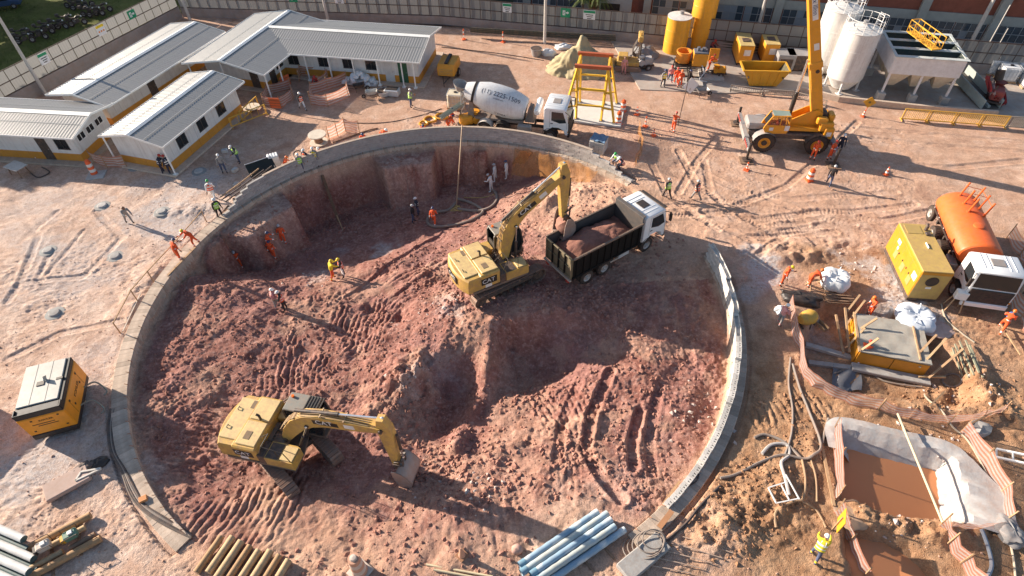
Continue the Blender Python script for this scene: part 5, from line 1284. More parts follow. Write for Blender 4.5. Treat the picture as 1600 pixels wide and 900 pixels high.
# concrete mixer
MX = thing('mixer_truck', 'white concrete mixer truck with phone number on its drum behind the wall', 'mixer truck', (-.95, 45.2, 0), R(-15))
chassis(MX, -1.8, 5.9)
for x in (-.70, .70):
    for s in (1, -1): wheel(MX, x, s*.98, .52, .52, .56, rim_g)
for s in (1, -1): wheel(MX, 4.75, s*1.05, .52, .52, .32, rim_g)
truck_cab(MX, 4.2, .72, grille=chassis_m, lower=chassis_m, hatch=P('grey roof hatch', (.25, .25, .25), .6))
drum_m = P('drum white', (.70, .71, .72), .45, dust=.16, var=.08, streak=.3)
Md = Matrix.Translation((.0, 0, 2.55)) @ Matrix.Rotation(R(13), 4, 'Y')
prf = [(.58, -2.55), (.72, -2.2), (1.14, -.8), (1.20, .1), (1.20, 1.0), (1.10, 1.75), (.88, 2.5), (.80, 2.6)]
mb = MB(Md); mb.lathe(prf, 36, axis='x'); dr = mb.build('drum', drum_m, MX, ang=20)
mb = MB(Md); mb.lathe([(.86, -1.86), (.90, -1.86), (.90, -1.68), (.915, -1.66), (.86, -1.64)], 36, axis='x'); mb.build('roller_ring', chassis_m, dr)
mb = MB(Md); mb.cyl((-2.56, 0, 0), (-2.50, 0, 0), .5, n=24); mb.build('drum_mouth', chassis_m, dr)
def on_drum(x0, ang, size_dir=1):
    def f(c):
        xx = x0+c.x; i = 0
        for (r0, a0), (r1, a1) in zip(prf, prf[1:]):
            if a0 <= xx <= a1: rr2 = r0+(r1-r0)*(xx-a0)/(a1-a0)
        a = ang + c.y/1.2
        return Md @ Vector((xx, -(rr2+.012+c.z*.5)*math.cos(a), (rr2+.012+c.z*.5)*math.sin(a)))
    return f
navy = P('dark drum lettering', (.03, .04, .07), .5, dust=.05)
lettering('(11) 2225-1509', .52, navy, dr, None, None, None, bend=on_drum(.45, R(50)))
lettering('iii iiiiiiiiiiii iiii ii', .15, navy, dr, None, None, None, bend=on_drum(.35, R(33)))
lettering('LYMEA', .30, navy, dr, None, None, None, bend=on_drum(.75, R(-26)))
mb = MB(); mb.box((0.1, 0, 1.12), (4.6, 1.5, .22), .02); mb.prism([(2.5, 1.1), (3.3, 1.1), (3.1, 2.2), (2.8, 2.3)], -.5, .5); mb.prism([(-2.3, 1.0), (-1.7, 1.0), (-1.75, 2.5), (-2.0, 2.6)], -.75, -.60); mb.prism([(-2.3, 1.0), (-1.7, 1.0), (-1.75, 2.5), (-2.0, 2.6)], .60, .75); mb.build('drum_frame', P('dusty frame grey', (.16, .15, .14), .7, dust=.5), MX)
mb = MB(Matrix.Translation((-2.95, 0, 3.35)) @ Matrix.Rotation(R(18), 4, 'Y')); rows = [[(r_*math.cos(2*PI*j/20), r_*math.sin(2*PI*j/20), z) for j in range(20)] for r_, z in ((.25, -.35), (.62, .25), (.66, .25), (.29, -.37))]; mb.sheet(rows, closed=True); mb.build('charge_hopper', P('grey hopper steel', (.32, .33, .33), .6, dust=.3), MX)
mb = MB(); 
for s in (1, -1): mb.bar((-2.9, s*.45, 1.0), (-2.75, s*.5, 3.2), .07); mb.bar((-2.75, s*.5, 3.2), (-2.0, s*.6, 2.5), .06)
for z in (1.4, 1.8, 2.2, 2.6): mb.bar((-2.86, -.45, z), (-2.86, .45, z), .04)
mb.build('rear_ladder', grey_steel, MX)['kind'] = 'stuff'
mb = MB(); ch = [(-2.75, -.35, 2.0), (-3.6, -.9, 1.5), (-4.4, -1.4, 1.05)]
for a, b in zip(ch, ch[1:]):
    a, b = Vector(a), Vector(b); d = (b-a).normalized(); sd_ = d.cross(Vector((0, 0, 1))).normalized(); up_ = sd_.cross(d)
    prof_ = [(-.26, .16), (-.22, .0), (-.08, -.09), (.08, -.09), (.22, .0), (.26, .16)]
    mb.sheet([[p+sd_*q+up_*(r_+.02*k) for q, r_ in prof_] for p in (a, b) for k in (0,)]); mb.sheet([[p+sd_*q*1.05+up_*(r_-.03) for q, r_ in prof_] for p in (b, a)])
mb.build('chute', P('green grey chute', (.28, .33, .29), .6, dust=.3), MX)
mb = MB(Matrix.Translation((3.55, 0, 2.35)) @ Matrix.Rotation(R(12), 4, 'X')); mb.lathe([(.02, -.85), (.22, -.82), (.26, -.7), (.26, .7), (.22, .82), (.02, .85)], 16, axis='y'); mb.build('water_tank', white_paint, MX)
for s in (1, -1): mudguard(MX, -.70, s*.98, .64, .66, P('dusty white mudguard', (.6, .58, .54), .6, dust=.3), 10, 175); mudguard(MX, .70, s*.98, .64, .66, chassis_m, 10, 150); mudguard(MX, 4.75, s*1.05, .64, .36, chassis_m)
mb = MB(); mb.box((2.6, -.98, .85), (1.1, .42, .52), .04); mb.build('fuel_tank', grey_steel, MX)
# water tanker
TK = thing('water_tank_truck', 'white cabbed truck with bright orange water tank and five pipe posts on top', 'tank truck', (28.65, 29.0, 0), R(-104))
chassis(TK, -2.6, 5.6)
for x in (-.70, .70):
    for s in (1, -1): wheel(TK, x, s*.98, .52, .52, .58, rim_g)
wheel(TK, -2.35, -1.02, .95, .52, .28, rim_g)
for s in (1, -1): wheel(TK, 4.45, s*1.05, .52, .52, .32, rim_g)
truck_cab(TK, 3.75, .74, 2.46, grille=chassis_m, lower=cab_white, hatch=P('grey roof hatch', (.25, .25, .25)))
tank_o = P('orange tank paint', (.76, .13, .02), .42, dust=.16, var=.10, streak=.3)
mb = MB(); rows = []
for x, k in ((-2.45, .90), (-2.38, .97), (-2.25, 1.0), (2.75, 1.0), (2.88, .97), (2.95, .90)): rows.append([(x, 1.22*k*math.cos(2*PI*j/32), 1.98+.86*k*math.sin(2*PI*j/32)) for j in range(32)])
mb.sheet(rows, closed=True); n = 32; mb.add(rows[0], [tuple(range(n))[::-1]]); mb.add(rows[-1], [tuple(range(n))]); tk = mb.build('tank', tank_o, TK, ang=30)
mb = MB(); mb.box((.25, -1.16, 1.55), (5.1, .10, .06), .01); mb.box((.25, 1.16, 1.55), (5.1, .10, .06), .01); mb.build('side_rail', chassis_m, tk)
for x in (-1.2, .4, 1.9): mb = MB(); mb.box((x, 0, 1.12), (.16, 2.1, .26), .02); mb.build('saddle', chassis_m, TK)
for i, (x, y) in enumerate(((-2.0, -.28), (-1.15, -.24), (-.30, -.22), (-1.75, .55), (-.95, .62), (-.2, .70))):
    mb = MB(); zt_ = 1.98+.86*math.sqrt(max(0, 1-(y/1.22)**2)); mb.cyl((x, y, zt_-.05), (x+.08, y+.10, zt_+1.05), .055, n=8); mb.cyl((x, y, zt_-.02), (x, y, zt_+.05), .10, n=8); mb.build('stand_post', tank_o, tk)
mb = MB(); mb.tube([(-1.9, .63, 3.5), (-1.1, .70, 3.5), (-.2, .78, 3.45)], .02, 5); mb.tube([(-2.0, -.2, 3.55), (-1.75, .6, 3.55)], .02, 5); mb.tube([(-1.15, -.16, 3.6), (-.95, .7, 3.55)], .02, 5); mb.tube([(-.3, -.2, 2.9), (-.2, .7, 2.85)], .03, 5); mb.build('tie_rods', tank_o, tk)['kind'] = 'stuff'
mb = MB(); mb.lathe([(.30, 2.80), (.30, 2.90), (.26, 2.92), (.001, 2.93)], 16, c=(1.1, 0, 0)); mb.build('manhole', tank_o, tk)
mb = MB()
for k in range(5): mb.box((-2.0+k*1.1, -1.235, 1.70), (.06, .03, .06), .01)
mb.build('lug', logo_w, tk)['kind'] = 'stuff'
for s in (1, -1): mudguard(TK, 4.45, s*1.05, .64, .36, chassis_m)
mb = MB(); mb.box((2.4, -.98, .85), (1.0, .42, .5), .04); mb.build('fuel_tank', grey_steel, TK)

# ------------------------------------------------------------------ rough terrain crane
CR = thing('mobile_crane', 'yellow rough terrain crane with raised telescopic boom on outriggers', 'crane', (21.95, 41.75, 0), R(172))
am_rim = amber; crane_grey = P('crane carrier grey', (.30, .30, .30), .5, dust=.3)
mb = MB(); mb.box((0, 0, 1.15), (6.4, 1.5, .55), .05); mb.box((0, 0, 1.5), (4.2, 2.3, .16), .03); car = mb.build('carrier', P('crane carrier dark', (.06, .06, .06), .6, dust=.35), CR)
for x in (-1.97, 1.97):
    for s in (1, -1): wheel(CR, x, s*1.14, .82, .82, .62, am_rim); mb = MB(); mb.cyl((x, s*1.2, .82), (x, s*1.47, .82), .21, n=14); mb.build('hub', black_paint, CR)
mb = MB(); mb.box((2.55, -.1, 1.72), (1.6, 1.5, .55), .12); mb.build('engine_hood', crane_grey, car)
for x, m_ in ((1.97, crane_grey), (-1.97, P('crane carrier dark', (.06, .06, .06)))):
    for s in (1, -1):
        mb = MB(); rows = [[(x+.92*math.cos(R(a)), s*1.12+q*.36, .78+.92*math.sin(R(a))) for a in np.linspace(15, 165, 10)] for q in (-1, 1)]; mb.sheet(rows); mb.sheet([[(p[0], p[1], p[2]-.04) for p in r] for r in rows[::-1]]); mb.build('fender', m_, car)
for x in (3.3, -3.15):
    mb = MB(); mb.box((x, 0, .95), (.42, 2.3, .40), .03); mb.build('outrigger_box', crane_grey, car)
    for s in (1, -1):
        mb = MB(); mb.box((x, s*1.9, .95), (.26, 1.7, .26), .02); arm = mb.build('outrigger_beam', crane_grey, car)
        mb = MB(); mb.cyl((x, s*2.72, .18), (x, s*2.72, 1.5), .10, n=10); q = mb.build('jack', black_paint, arm)
        mb = MB(); mb.cyl((x, s*2.72, .02), (x, s*2.72, .14), .34, n=14); mb.build('pad', dark_steel, arm)
        mb = MB()
        for k in range(5): mb.box((x+.16, s*(1.35+.26*k), 1.02), (.012, .13, .2))
        mb.build('hazard_stripes', red_lamp, arm)['kind'] = 'stuff'
        mb = MB(); mb.box((x, s*2.72, .012), (1.0, 1.0, .05), .01); mb.build('timber_mat', timber_dark, arm)
# superstructure
mb = MB(); mb.box((-.35, 0, 1.85), (3.4, 1.9, .30), .04); mb.cyl((0, 0, 1.5), (0, 0, 1.75), .75, n=20); sup = mb.build('turntable', amber, CR)
mb = MB(); pr_ = [(.55, 1.72), (2.05, 1.62), (2.30, 2.0), (2.18, 2.35), (1.85, 3.05), (.55, 3.1)]
for s in (.46, 1.28):
    for a, b in zip(pr_, pr_[1:]+pr_[:1]): mb.bar((a[0], s, a[1]), (b[0], s, b[1]), .08, .08, up=(0, 1, 0))
    mb.bar((1.2, s, 2.3), (1.2, s, 3.05), .07, .07, up=(0, 1, 0)); mb.prism([(.55, 1.7), (2.05, 1.6), (2.28, 2.0), (2.2, 2.32), (.55, 2.32)], s-.03, s+.03)
mb.box((.56, .87, 2.4), (.06, .84, 1.3)); mb.box((1.4, .87, 1.72), (1.5, .84, .1)); cc = mb.build('operator_cab', amber, sup)
mb = MB(); mb.prism([(.62, 2.34), (2.14, 2.34), (1.83, 3.0), (.62, 3.04)], 1.285, 1.295); mb.build('side_window', P('tinted crane glass', (.05, .06, .065), .1, dust=.03, alpha=.4), cc)
mb = MB(); mb.add([(2.2, .5, 2.36), (2.2, 1.24, 2.36), (1.88, 1.24, 3.0), (1.88, .5, 3.0)], [(0, 1, 2, 3)]); mb.build('windscreen', clear_glass, cc)
mb = MB(); mb.box((1.2, .87, 3.11), (1.25, .8, .03), .01); mb.build('roof_glass', P('pale green roof glass', (.22, .30, .26), .15, dust=.1), cc)
mb = MB(); mb.box((.62, 1.325, 2.12), (.34, .012, .42)); mb.box((1.75, 1.325, 2.0), (.3, .012, .26)); mb.build('notice', logo_w, cc)['kind'] = 'stuff'
for s in (1, -1):
    mb = MB(); slab(mb, [(-2.0, 1.95), (.3, 1.95), (.25, 2.4), (-.9, 3.1), (-1.5, 3.3), (-1.9, 3.0)], s*.44-.04, s*.44+.04, .015); mb.build('boom_support', amber, sup)
mb = MB(); mb.box((-2.3, .0, 2.2), (1.0, 2.2, .75), .08); mb.build('counterweight', amber, sup)
mb = MB(); mb.box((-2.55, .95, 1.75), (.72, .62, .95), .08); q = mb.build('counterweight_block', amber, sup); mb = MB(); mb.box((-2.55, 1.27, 1.75), (.36, .012, .34)); mb.build('notice', logo_w, q)
mb = MB(); mb.box((-1.9, .75, 2.6), (.8, .5, .5), .08); mb.box((-2.6, .3, 2.75), (.4, .8, .6), .08); mb.build('winch_cover', amber, sup)
mb = MB(); mb.cyl((-2.1, -.35, 2.8), (-2.1, .35, 2.8), .28, n=16); mb.build('winch_drum', dark_steel, sup)
bp_ = Vector((-1.5, 0, 3.0)); ba = R(70.5); Mbm = Matrix.Translation(bp_) @ Matrix.Rotation(-ba, 4, 'Y')
mb = MB(Mbm); slab(mb, [(-.3, -.38), (10.5, -.34), (10.5, .34), (-.3, .42)], -.37, .37, .05); bo = mb.build('main_boom', amber, CR)
mb = MB(Mbm); slab(mb, [(10.3, -.29), (17, -.27), (17, .27), (10.3, .29)], -.30, .30, .04); mb.build('boom_section', amber, bo)
mb = MB(Mbm); slab(mb, [(16.9, -.22), (20, -.2), (20.4, .3), (19.8, .45), (16.9, .22)], -.22, .22, .03); mb.build('boom_head', amber, bo)
mb = MB(); a_, b_ = Vector((.35, 0, 1.95)), Mbm @ Vector((4.3, 0, -.42)); m_ = a_.lerp(b_, .5); mb.cyl(a_, m_, .16, n=14); lc = mb.build('lift_cylinder', black_paint, CR); mb = MB(); mb.cyl(m_, b_, .10, n=12); mb.build('piston_rod', chrome, lc)
mb = MB(Mbm); mb.box((3.9, 0, .0), (.5, .86, .95), .05); mb.build('boom_collar', amber, bo)
mb = MB(Mbm); mb.cyl((3.4, .36, .1), (3.4, .40, .1), .14, n=12); mb.build('boom_hole', black_paint, bo)
mb = MB(Mbm); mb.box((5.3, .374, .08), (.5, .008, .34)); mb.box((8.2, .374, .05), (1.9, .008, .36)); mb.build('notice', logo_w, bo)['kind'] = 'stuff'
lettering('sx lllnn', .44, P('dark blue decal', (.02, .04, .14), .5, dust=0), bo, Mbm @ Vector((8.2, .382, .05)), Mbm.to_3x3() @ Vector((-1, 0, 0)), Mbm.to_3x3() @ Vector((0, 0, 1)))
mb = MB(); mb.tube([Mbm @ Vector((20.2, .05, -.3)), Vector((4.6, 0, 14)), Vector((4.2, 0, 9.5))], .02, 5); hk = mb.build('hoist_rope', dark_steel, bo)
operator_seat = CR.matrix_basis @ Vector((1.05, .87, 1.5))
# ------------------------------------------------------------------ smaller things: shared builders
def crom(pts, k=6):
    pts = [Vector(p) for p in pts]; o = []
    for i in range(len(pts)-1):
        a, b, c, d = pts[max(0, i-1)], pts[i], pts[i+1], pts[min(len(pts)-1, i+2)]
        for j in range(k):
            t = j/k; o.append(.5*((2*b)+(c-a)*t+(2*a-5*b+4*c-d)*t*t+(3*b-a-3*c+d)*t**3))
    return o+[pts[-1]]
def hose(name, label, uv, r_, mat, cat='hose', dz=None, k=5, group=None):
    pts = [GT(p[0], p[1], (r_ if dz is None else dz)+(p[2] if len(p) > 2 else 0)) for p in uv]
    q = crom(pts, k); o0 = q[0].copy(); mb = MB(); mb.tube([p-o0 for p in q], r_, 7)
    return tag(mb.build(name, mat, loc=o0), label, cat, group)
def timber_bar(name, label, a, b, w_, h_, mat=timber, cat='timber', group=None):
    a = Vector(a); b = Vector(b); m_ = (a+b)/2; mb = MB(); mb.bar(a-m_, b-m_, w_, h_); return tag(mb.build(name, mat, loc=m_), label, cat, group)
net_o = P('orange safety net', (.72, .33, .23), .8, dust=.2, alpha=.52, trans=.3, spec=.1); net_w = P('pale safety net', (.78, .66, .61), .8, dust=.2, alpha=.52, trans=.3, spec=.1)
def net(label, pts, h=1.1, top=None, bands=9, sag=.12, cat='safety net', name='safety_net', posts=True, mats=None, group=None, step=.35):
    """striped net strung between posts; pts in world coordinates"""
    P_ = [Vector(p) for p in pts]; o0 = P_[0].copy(); t_ = thing(name, label, cat, o0, group=group); fine = []
    for a, b in zip(P_, P_[1:]):
        n = max(2, int((b-a).length/step))
        for i in range(n):
            s = i/n; fine.append((a.lerp(b, s), math.sin(PI*s)))
    fine.append((P_[-1], 0)); g = random.Random(len(pts)*7+int(abs(o0.x)*10)); mb = MB()
    offs = [g.uniform(-.10, .10) for _ in fine]
    for k in range(bands):
        rows = []
        for z in (k/bands, (k+1)/bands): rows.append([tuple(p-o0+Vector((offs[i]*(1-z)*1.5, offs[i]*math.sin(z*4), .02+h*z-sg*sag*z))) for i, (p, sg) in enumerate(fine)])
        mb.k = k % 2; mb.sheet(rows)
    mb.build('net', mats or [net_o, net_w], t_, ang=60)
    if posts:
        for p in P_: mb = MB(); q = p-o0; mb.bar(q+Vector((0, 0, -.2)), q+Vector((g.uniform(-.06, .06), g.uniform(-.06, .06), h+.15)), .05); mb.build('post', timber, t_)
    return t_
cone_o = P('cone orange', (.80, .12, .025), .5, dust=.12); cone_w = P('cone white band', (.78, .76, .72), .5, dust=.15)
def cone(label, loc, h=.75, kind='cone', group='traffic cones and drums', base=None):
    t_ = thing('traffic_cone' if kind == 'cone' else 'safety_drum' if kind == 'drum' else 'delineator_post', label, 'cone' if kind == 'cone' else 'drum' if kind == 'drum' else 'post', loc, rnd.random(), group)
    mb = MB(); mb.box((0, 0, .03), (.42*h/.75, .42*h/.75, .06) if kind != 'delin' else (.4, .4, .08), .012); mb.build('base', base or cone_o, t_)
    rr2 = {'cone': lambda z: .15*(1-z)+.03*z, 'drum': lambda z: .26-.07*z, 'delin': lambda z: .055}[kind]; s = h/.75 if kind == 'cone' else 1; nb_ = 5
    for k in range(nb_):
        z0, z1 = k/nb_, (k+1)/nb_; mb = MB(); mb.lathe([(rr2(z0)*s+.002*(k % 2), .06+(h-.06)*z0), (rr2(z1)*s+.002*(k % 2), .06+(h-.06)*z1)], 14); mb.build('band', cone_w if k % 2 else cone_o, t_)
    if kind == 'drum': mb = MB(); mb.lathe([(.12, h), (.10, h+.10), (.001, h+.12)], 12); mb.build('knob', cone_o, t_)
    return t_
def box_machine(name, label, cat, loc, rz, L_, W_, H_, body, lid=None, louv=None, skid=.25, ch=.05, group=None):
    """a canopied engine set: skid, body, lid, louvres, doors"""
    t_ = thing(name, label, cat, loc, rz, group)
    mb = MB()
    for s in (1, -1): mb.box((0, s*(W_/2-.08), skid/2), (L_*.98, .12, skid), .01)
    for x in (-.4, 0, .4): mb.box((x*L_, 0, skid/2), (.12, W_-.2, skid*.7))
    mb.build('skid', dark_steel, t_)
    mb = MB(); mb.box((0, 0, skid+(H_-skid)/2), (L_, W_, H_-skid), ch); b_ = mb.build('body', body, t_)
    if lid: mb = MB(); mb.box((0, 0, H_+.02), (L_-.02, W_-.02, .05), .015); mb.build('lid', lid, t_)
    return t_, b_

# ------------------------------------------------------------------ batching plant and grout plant at the back
def silo(label, loc, r_, h, mat, leg=0, dome=.25, ladder=False, rail=False, group=None):
    t_ = thing('silo', label, 'silo', loc, R(20), group); mb = MB(); mb.lathe([(r_*.55 if leg else r_, leg-.7 if leg else 0), (r_, leg+.35 if leg else .02), (r_, leg+h*.33), (r_+.015, leg+h*.335), (r_, leg+h*.34), (r_, leg+h*.66), (r_+.015, leg+h*.665), (r_, leg+h*.67), (r_, leg+h)], 40); mb.build('shell', mat, t_, ang=25)
    mb = MB(); mb.lathe([(r_+.03, leg+h), (r_+.03, leg+h+.05), (r_*.5, leg+h+dome*.75), (.25, leg+h+dome), (.001, leg+h+dome+.02)], 40); tp = mb.build('roof', P('silo roof', (.66, .66, .64), .5, dust=.2), t_)
    mb = MB(); mb.lathe([(.22, leg+h+dome-.03), (.22, leg+h+dome+.25), (.001, leg+h+dome+.28)], 12, c=(.3, .2, 0)); mb.build('hatch', grey_steel, tp)
    if leg:
        for k in range(4):
            a = PI/4+k*PI/2; mb = MB(); mb.cyl((r_*.86*math.cos(a), r_*.86*math.sin(a), 0), (r_*.86*math.cos(a), r_*.86*math.sin(a), leg+.5), .11, n=8); mb.box((r_*.86*math.cos(a), r_*.86*math.sin(a), .04), (.5, .5, .08), .01); mb.build('leg', mat, t_)
    if rail:
        mb = MB(); z0 = leg+h+.02
        for z in (.5, 1.0): mb.tube([((r_-.05)*math.cos(a), (r_-.05)*math.sin(a), z0+z) for a in np.linspace(-.3, 5.2, 26)], .025, 5)
        for a in np.linspace(-.3, 5.2, 14): mb.tube([((r_-.05)*math.cos(a), (r_-.05)*math.sin(a), z0), ((r_-.05)*math.cos(a), (r_-.05)*math.sin(a), z0+1.0)], .022, 5)
        mb.build('guard_rail', white_paint, t_)
        mb = MB()
        for s in (-.22, .22): mb.tube([(r_+.12, s, .5), (r_+.12, s, z0+1.1)], .025, 5)
        for k in range(int((z0+1)/.3)): mb.tube([(r_+.12, -.22, .6+k*.3), (r_+.12, .22, .6+k*.3)], .015, 4)
        for k in range(7):
            z = 2.2+k*(z0-1.4)/6; mb.tube([(r_+.12+.36*math.cos(a)*(1)+.25, .42*math.sin(a), z) for a in np.linspace(-2.4, 2.4, 9)], .018, 4)
        for a in (-1.2, 0, 1.2): mb.tube([(r_+.37+.36*math.cos(a), .42*math.sin(a), 2.2), (r_+.37+.36*math.cos(a), .42*math.sin(a), z0+.8)], .016, 4)
        mb.build('ladder_cage', white_paint, t_)
    return t_
silo_y = P('yellow silo paint', (.78, .36, .015), .5, dust=.12, var=.10, streak=.4)
silo('shorter yellow grout silo beside the orange mixing tanks', G(1053, 79), 1.12, 3.35, silo_y, dome=.12); silo('taller yellow grout silo behind the orange mixing tanks', G(1090, 70), 1.15, 6.0, silo_y, dome=.12)
silo_w = P('white silo paint', (.72, .71, .69), .45, dust=.14, var=.06, streak=.45)
silo('white cement silo nearest the camera with cage ladder and roof rail', G(1312, 137), 1.5, 4.35, silo_w, .9, .35, True, True); silo('white cement silo behind the nearer white one', G(1283, 112), 1.5, 4.9, silo_w, .9, .35, True, True)
hp_ = Vector((32.2, 48.2, 0)); HPR = thing('aggregate_hopper', 'white aggregate hopper with three dark bins and yellow gangway on top', 'hopper', hp_, R(-12))
zt0, zt1, hl_, hw_ = 2.45, 3.95, 5.4, 4.9; hop_w = P('white hopper steel', (.72, .71, .72), .5, dust=.12)
for nm, c, d in (('front_wall', (hl_/2, 0, (zt0+zt1)/2), (hl_, .08, zt1-zt0)), ('back_wall', (hl_/2, hw_, (zt0+zt1)/2), (hl_, .08, zt1-zt0)), ('side_wall', (0, hw_/2, (zt0+zt1)/2), (.08, hw_, zt1-zt0)), ('side_wall', (hl_, hw_/2, (zt0+zt1)/2), (.08, hw_, zt1-zt0))):
    mb = MB(); mb.box(c, (d[0]-.0, d[1]-.1 if d[1] > 1 else d[1], d[2]), .012); mb.build(nm, hop_w, HPR)
mb = MB()
for y in (0, hw_/3, 2*hw_/3, hw_): mb.box((hl_/2, y, zt1+.03), (hl_+.3, .42, .06), .01)
for x in (0, hl_): mb.box((x, hw_/2, zt1+.028), (.24, hw_, .05), .01)
mb.build('rim', P('grey green hopper rim', (.52, .56, .54), .6, dust=.15), HPR)
for i in range(3):
    y0, y1 = i*hw_/3, (i+1)*hw_/3; mb = MB(); a, b = (.08, hl_-.08), (y0+.08, y1-.08)
    mb.sheet([[(a[0], b[0], zt1-.02), (a[1], b[0], zt1-.02)], [(a[0]+1, (b[0]+b[1])/2, zt0), (a[1]-1, (b[0]+b[1])/2, zt0)], [(a[0], b[1], zt1-.02), (a[1], b[1], zt1-.02)]]); mb.add([(a[0], b[0], zt1-.02), (a[0]+1, (b[0]+b[1])/2, zt0), (a[0], b[1], zt1-.02)], [(0, 1, 2)]); mb.add([(a[1], b[0], zt1-.02), (a[1]-1, (b[0]+b[1])/2, zt0), (a[1], b[1], zt1-.02)], [(0, 2, 1)])
    mb.build('bin', P('dark green bin inside', (.02, .045, .04), .7, dust=.1), HPR)
for i in range(3):
    for j in range(2):
        x0, x1, y0, y1 = i*hl_/3+.05, (i+1)*hl_/3-.05, j*hw_/2+.05, (j+1)*hw_/2-.05; cx_, cy_ = (x0+x1)/2, (y0+y1)/2; mb = MB()
        mb.sheet([[(x0, y0, zt0), (x1, y0, zt0), (x1, y1, zt0), (x0, y1, zt0)], [(cx_-.25, cy_-.25, 1.0), (cx_+.25, cy_-.25, 1.0), (cx_+.25, cy_+.25, 1.0), (cx_-.25, cy_+.25, 1.0)]], closed=True); mb.build('hopper_cone', P('cream hopper cone', (.62, .57, .46), .6, dust=.2), HPR)
for x in (.15, hl_/2, hl_-.15):
    for y in (.15, hw_-.15):
        mb = MB(); mb.bar((x, y, .7), (x, y, zt0+.2), .16); lg = mb.build('leg', hop_w, HPR); mb = MB(); mb.box((x, y, .36), (.62, .62, .74), .03); mb.build('concrete_foot', conc_g, lg)
gw = MB(); A_, B_ = Vector((1.9, 4.2, zt1+.45)), Vector((3.1, .9, zt1+.35)); d_ = (B_-A_).normalized(); s_d = Vector((d_.y, -d_.x, 0)).normalized()
gw.bar(A_, B_, .8, .06)
for s in (1, -1):
    q = s_d*.40*s
    for z in (.5, 1.0): gw.bar(A_+q+Vector((0, 0, z)), B_+q+Vector((0, 0, z)), .045)
    for k in range(6): p = A_.lerp(B_, k/5)+q; gw.bar(p, p+Vector((0, 0, 1.0)), .045)
    for k in range(5): p0, p1 = A_.lerp(B_, k/5)+q, A_.lerp(B_, (k+1)/5)+q; gw.bar(p0+Vector((0, 0, .5)), p1, .03)
for z in (.5, 1.0): gw.bar(A_+s_d*.4+Vector((0, 0, z)), A_-s_d*.4+Vector((0, 0, z)), .045)
gw.build('gangway', P('yellow gangway', (.80, .40, .03), .5, dust=.1), HPR)
# conveyor trough
cv = thing('conveyor_trough', 'long grey green conveyor trough running down from the hopper', 'trough', G(1490, 122), 0); a, b = Vector((0, 0, .5)), G(1546, 172)-G(1490, 122)+Vector((0, 0, .15)); d_ = (b-a).normalized(); sd_ = d_.cross(Vector((0, 0, 1))).normalized(); tro = P('grey green steel', (.34, .40, .38), .6, dust=.2)
for s, nm in ((1, 'side_wall'), (-1, 'side_wall')): mb = MB(); mb.bar(a+sd_*s*.75+Vector((0, 0, .35)), b+sd_*s*.75+Vector((0, 0, .35)), .08, .8); mb.build(nm, tro, cv)
mb = MB(); mb.bar(a, b, 1.4, .08); mb.build('belt', P('dark belt', (.06, .07, .07), .7, dust=.2), cv)
mb = MB(); mb.bar(a+sd_*.2+Vector((0, 0, .15)), b+sd_*.2+Vector((0, 0, .15)), .2, .2); mb.build('pipe', tro, cv)
# kerb wall and slatted barrier along the yard
kw = [G(1250, 143), G(1310, 158), G(1430, 171), G(1556, 181)]
for a, b, nm in zip(kw, kw[1:], ('left', 'middle', 'right')): timber_bar('kerb_wall', 'low concrete kerb wall of the yard, %s piece in front of the hopper' % nm, a+Vector((0, 0, .2)), b+Vector((0, 0, .2)), .25, .5, conc, 'kerb')
def slat_barrier(name, label, a, b, h, n, mat, fmat, cat='barrier', group=None, dark=False):
    a = Vector(a); b = Vector(b); t_ = thing(name, label, cat, a, math.atan2((b-a).y, (b-a).x), group); L_ = (b-a).length
    for z, nm in ((.12, 'bottom_rail'), (h, 'top_rail')): mb = MB(); mb.bar((0, 0, z), (L_, 0, z), .06, .07); mb.build(nm, fmat, t_)
    for x in (0.03, L_-.03): mb = MB(); mb.bar((x, 0, 0), (x, 0, h), .06); mb.bar((x, -.3, .03), (x, .3, .03), .06, .05); mb.build('stand', fmat, t_)
    sm = MB(); sm.bar((0, 0, .14), (0, 0, h-.02), .035, .03); me_ = None
    for i in range(n):
        if me_ is None: o = sm.build('slat', mat, t_); me_ = o.data
        else: o = bpy.data.objects.new('slat', me_); col.objects.link(o); o.parent = t_
        o.location = (.12+(L_-.24)*i/(n-1), 0, 0)
    return t_
yb = P('yellow barrier', (.78, .44, .06), .5, dust=.15); gb = P('grey slats', (.30, .28, .24), .7, dust=.3)
pts_ = [G(1407+i*41, 187+i*3.1) for i in range(6)]; ords = ('leftmost', 'second from the left', 'third from the left', 'fourth from the left', 'rightmost')
for i in range(5): slat_barrier('crowd_barrier', 'yellow crowd barrier along the yard kerb, %s in the row' % ords[i], pts_[i], pts_[i+1]+(pts_[i]-pts_[i+1])*.04, 1.0, 13, yb if i < 4 else gb, yb if i < 4 else gb, group='yellow crowd barriers')
pts_ = [G(1140, 142), G(1190, 148), G(1240, 152), G(1292, 167)]
for i in range(3): slat_barrier('slat_fence', 'low grey slatted fence on the yard edge, %s' % ('below the yellow skip, left piece', 'behind the crane cab', 'below the white silos')[i], pts_[i], pts_[i+1]+(pts_[i]-pts_[i+1])*.04, .55, 14, gb, gb, 'fence', 'low slatted fences')
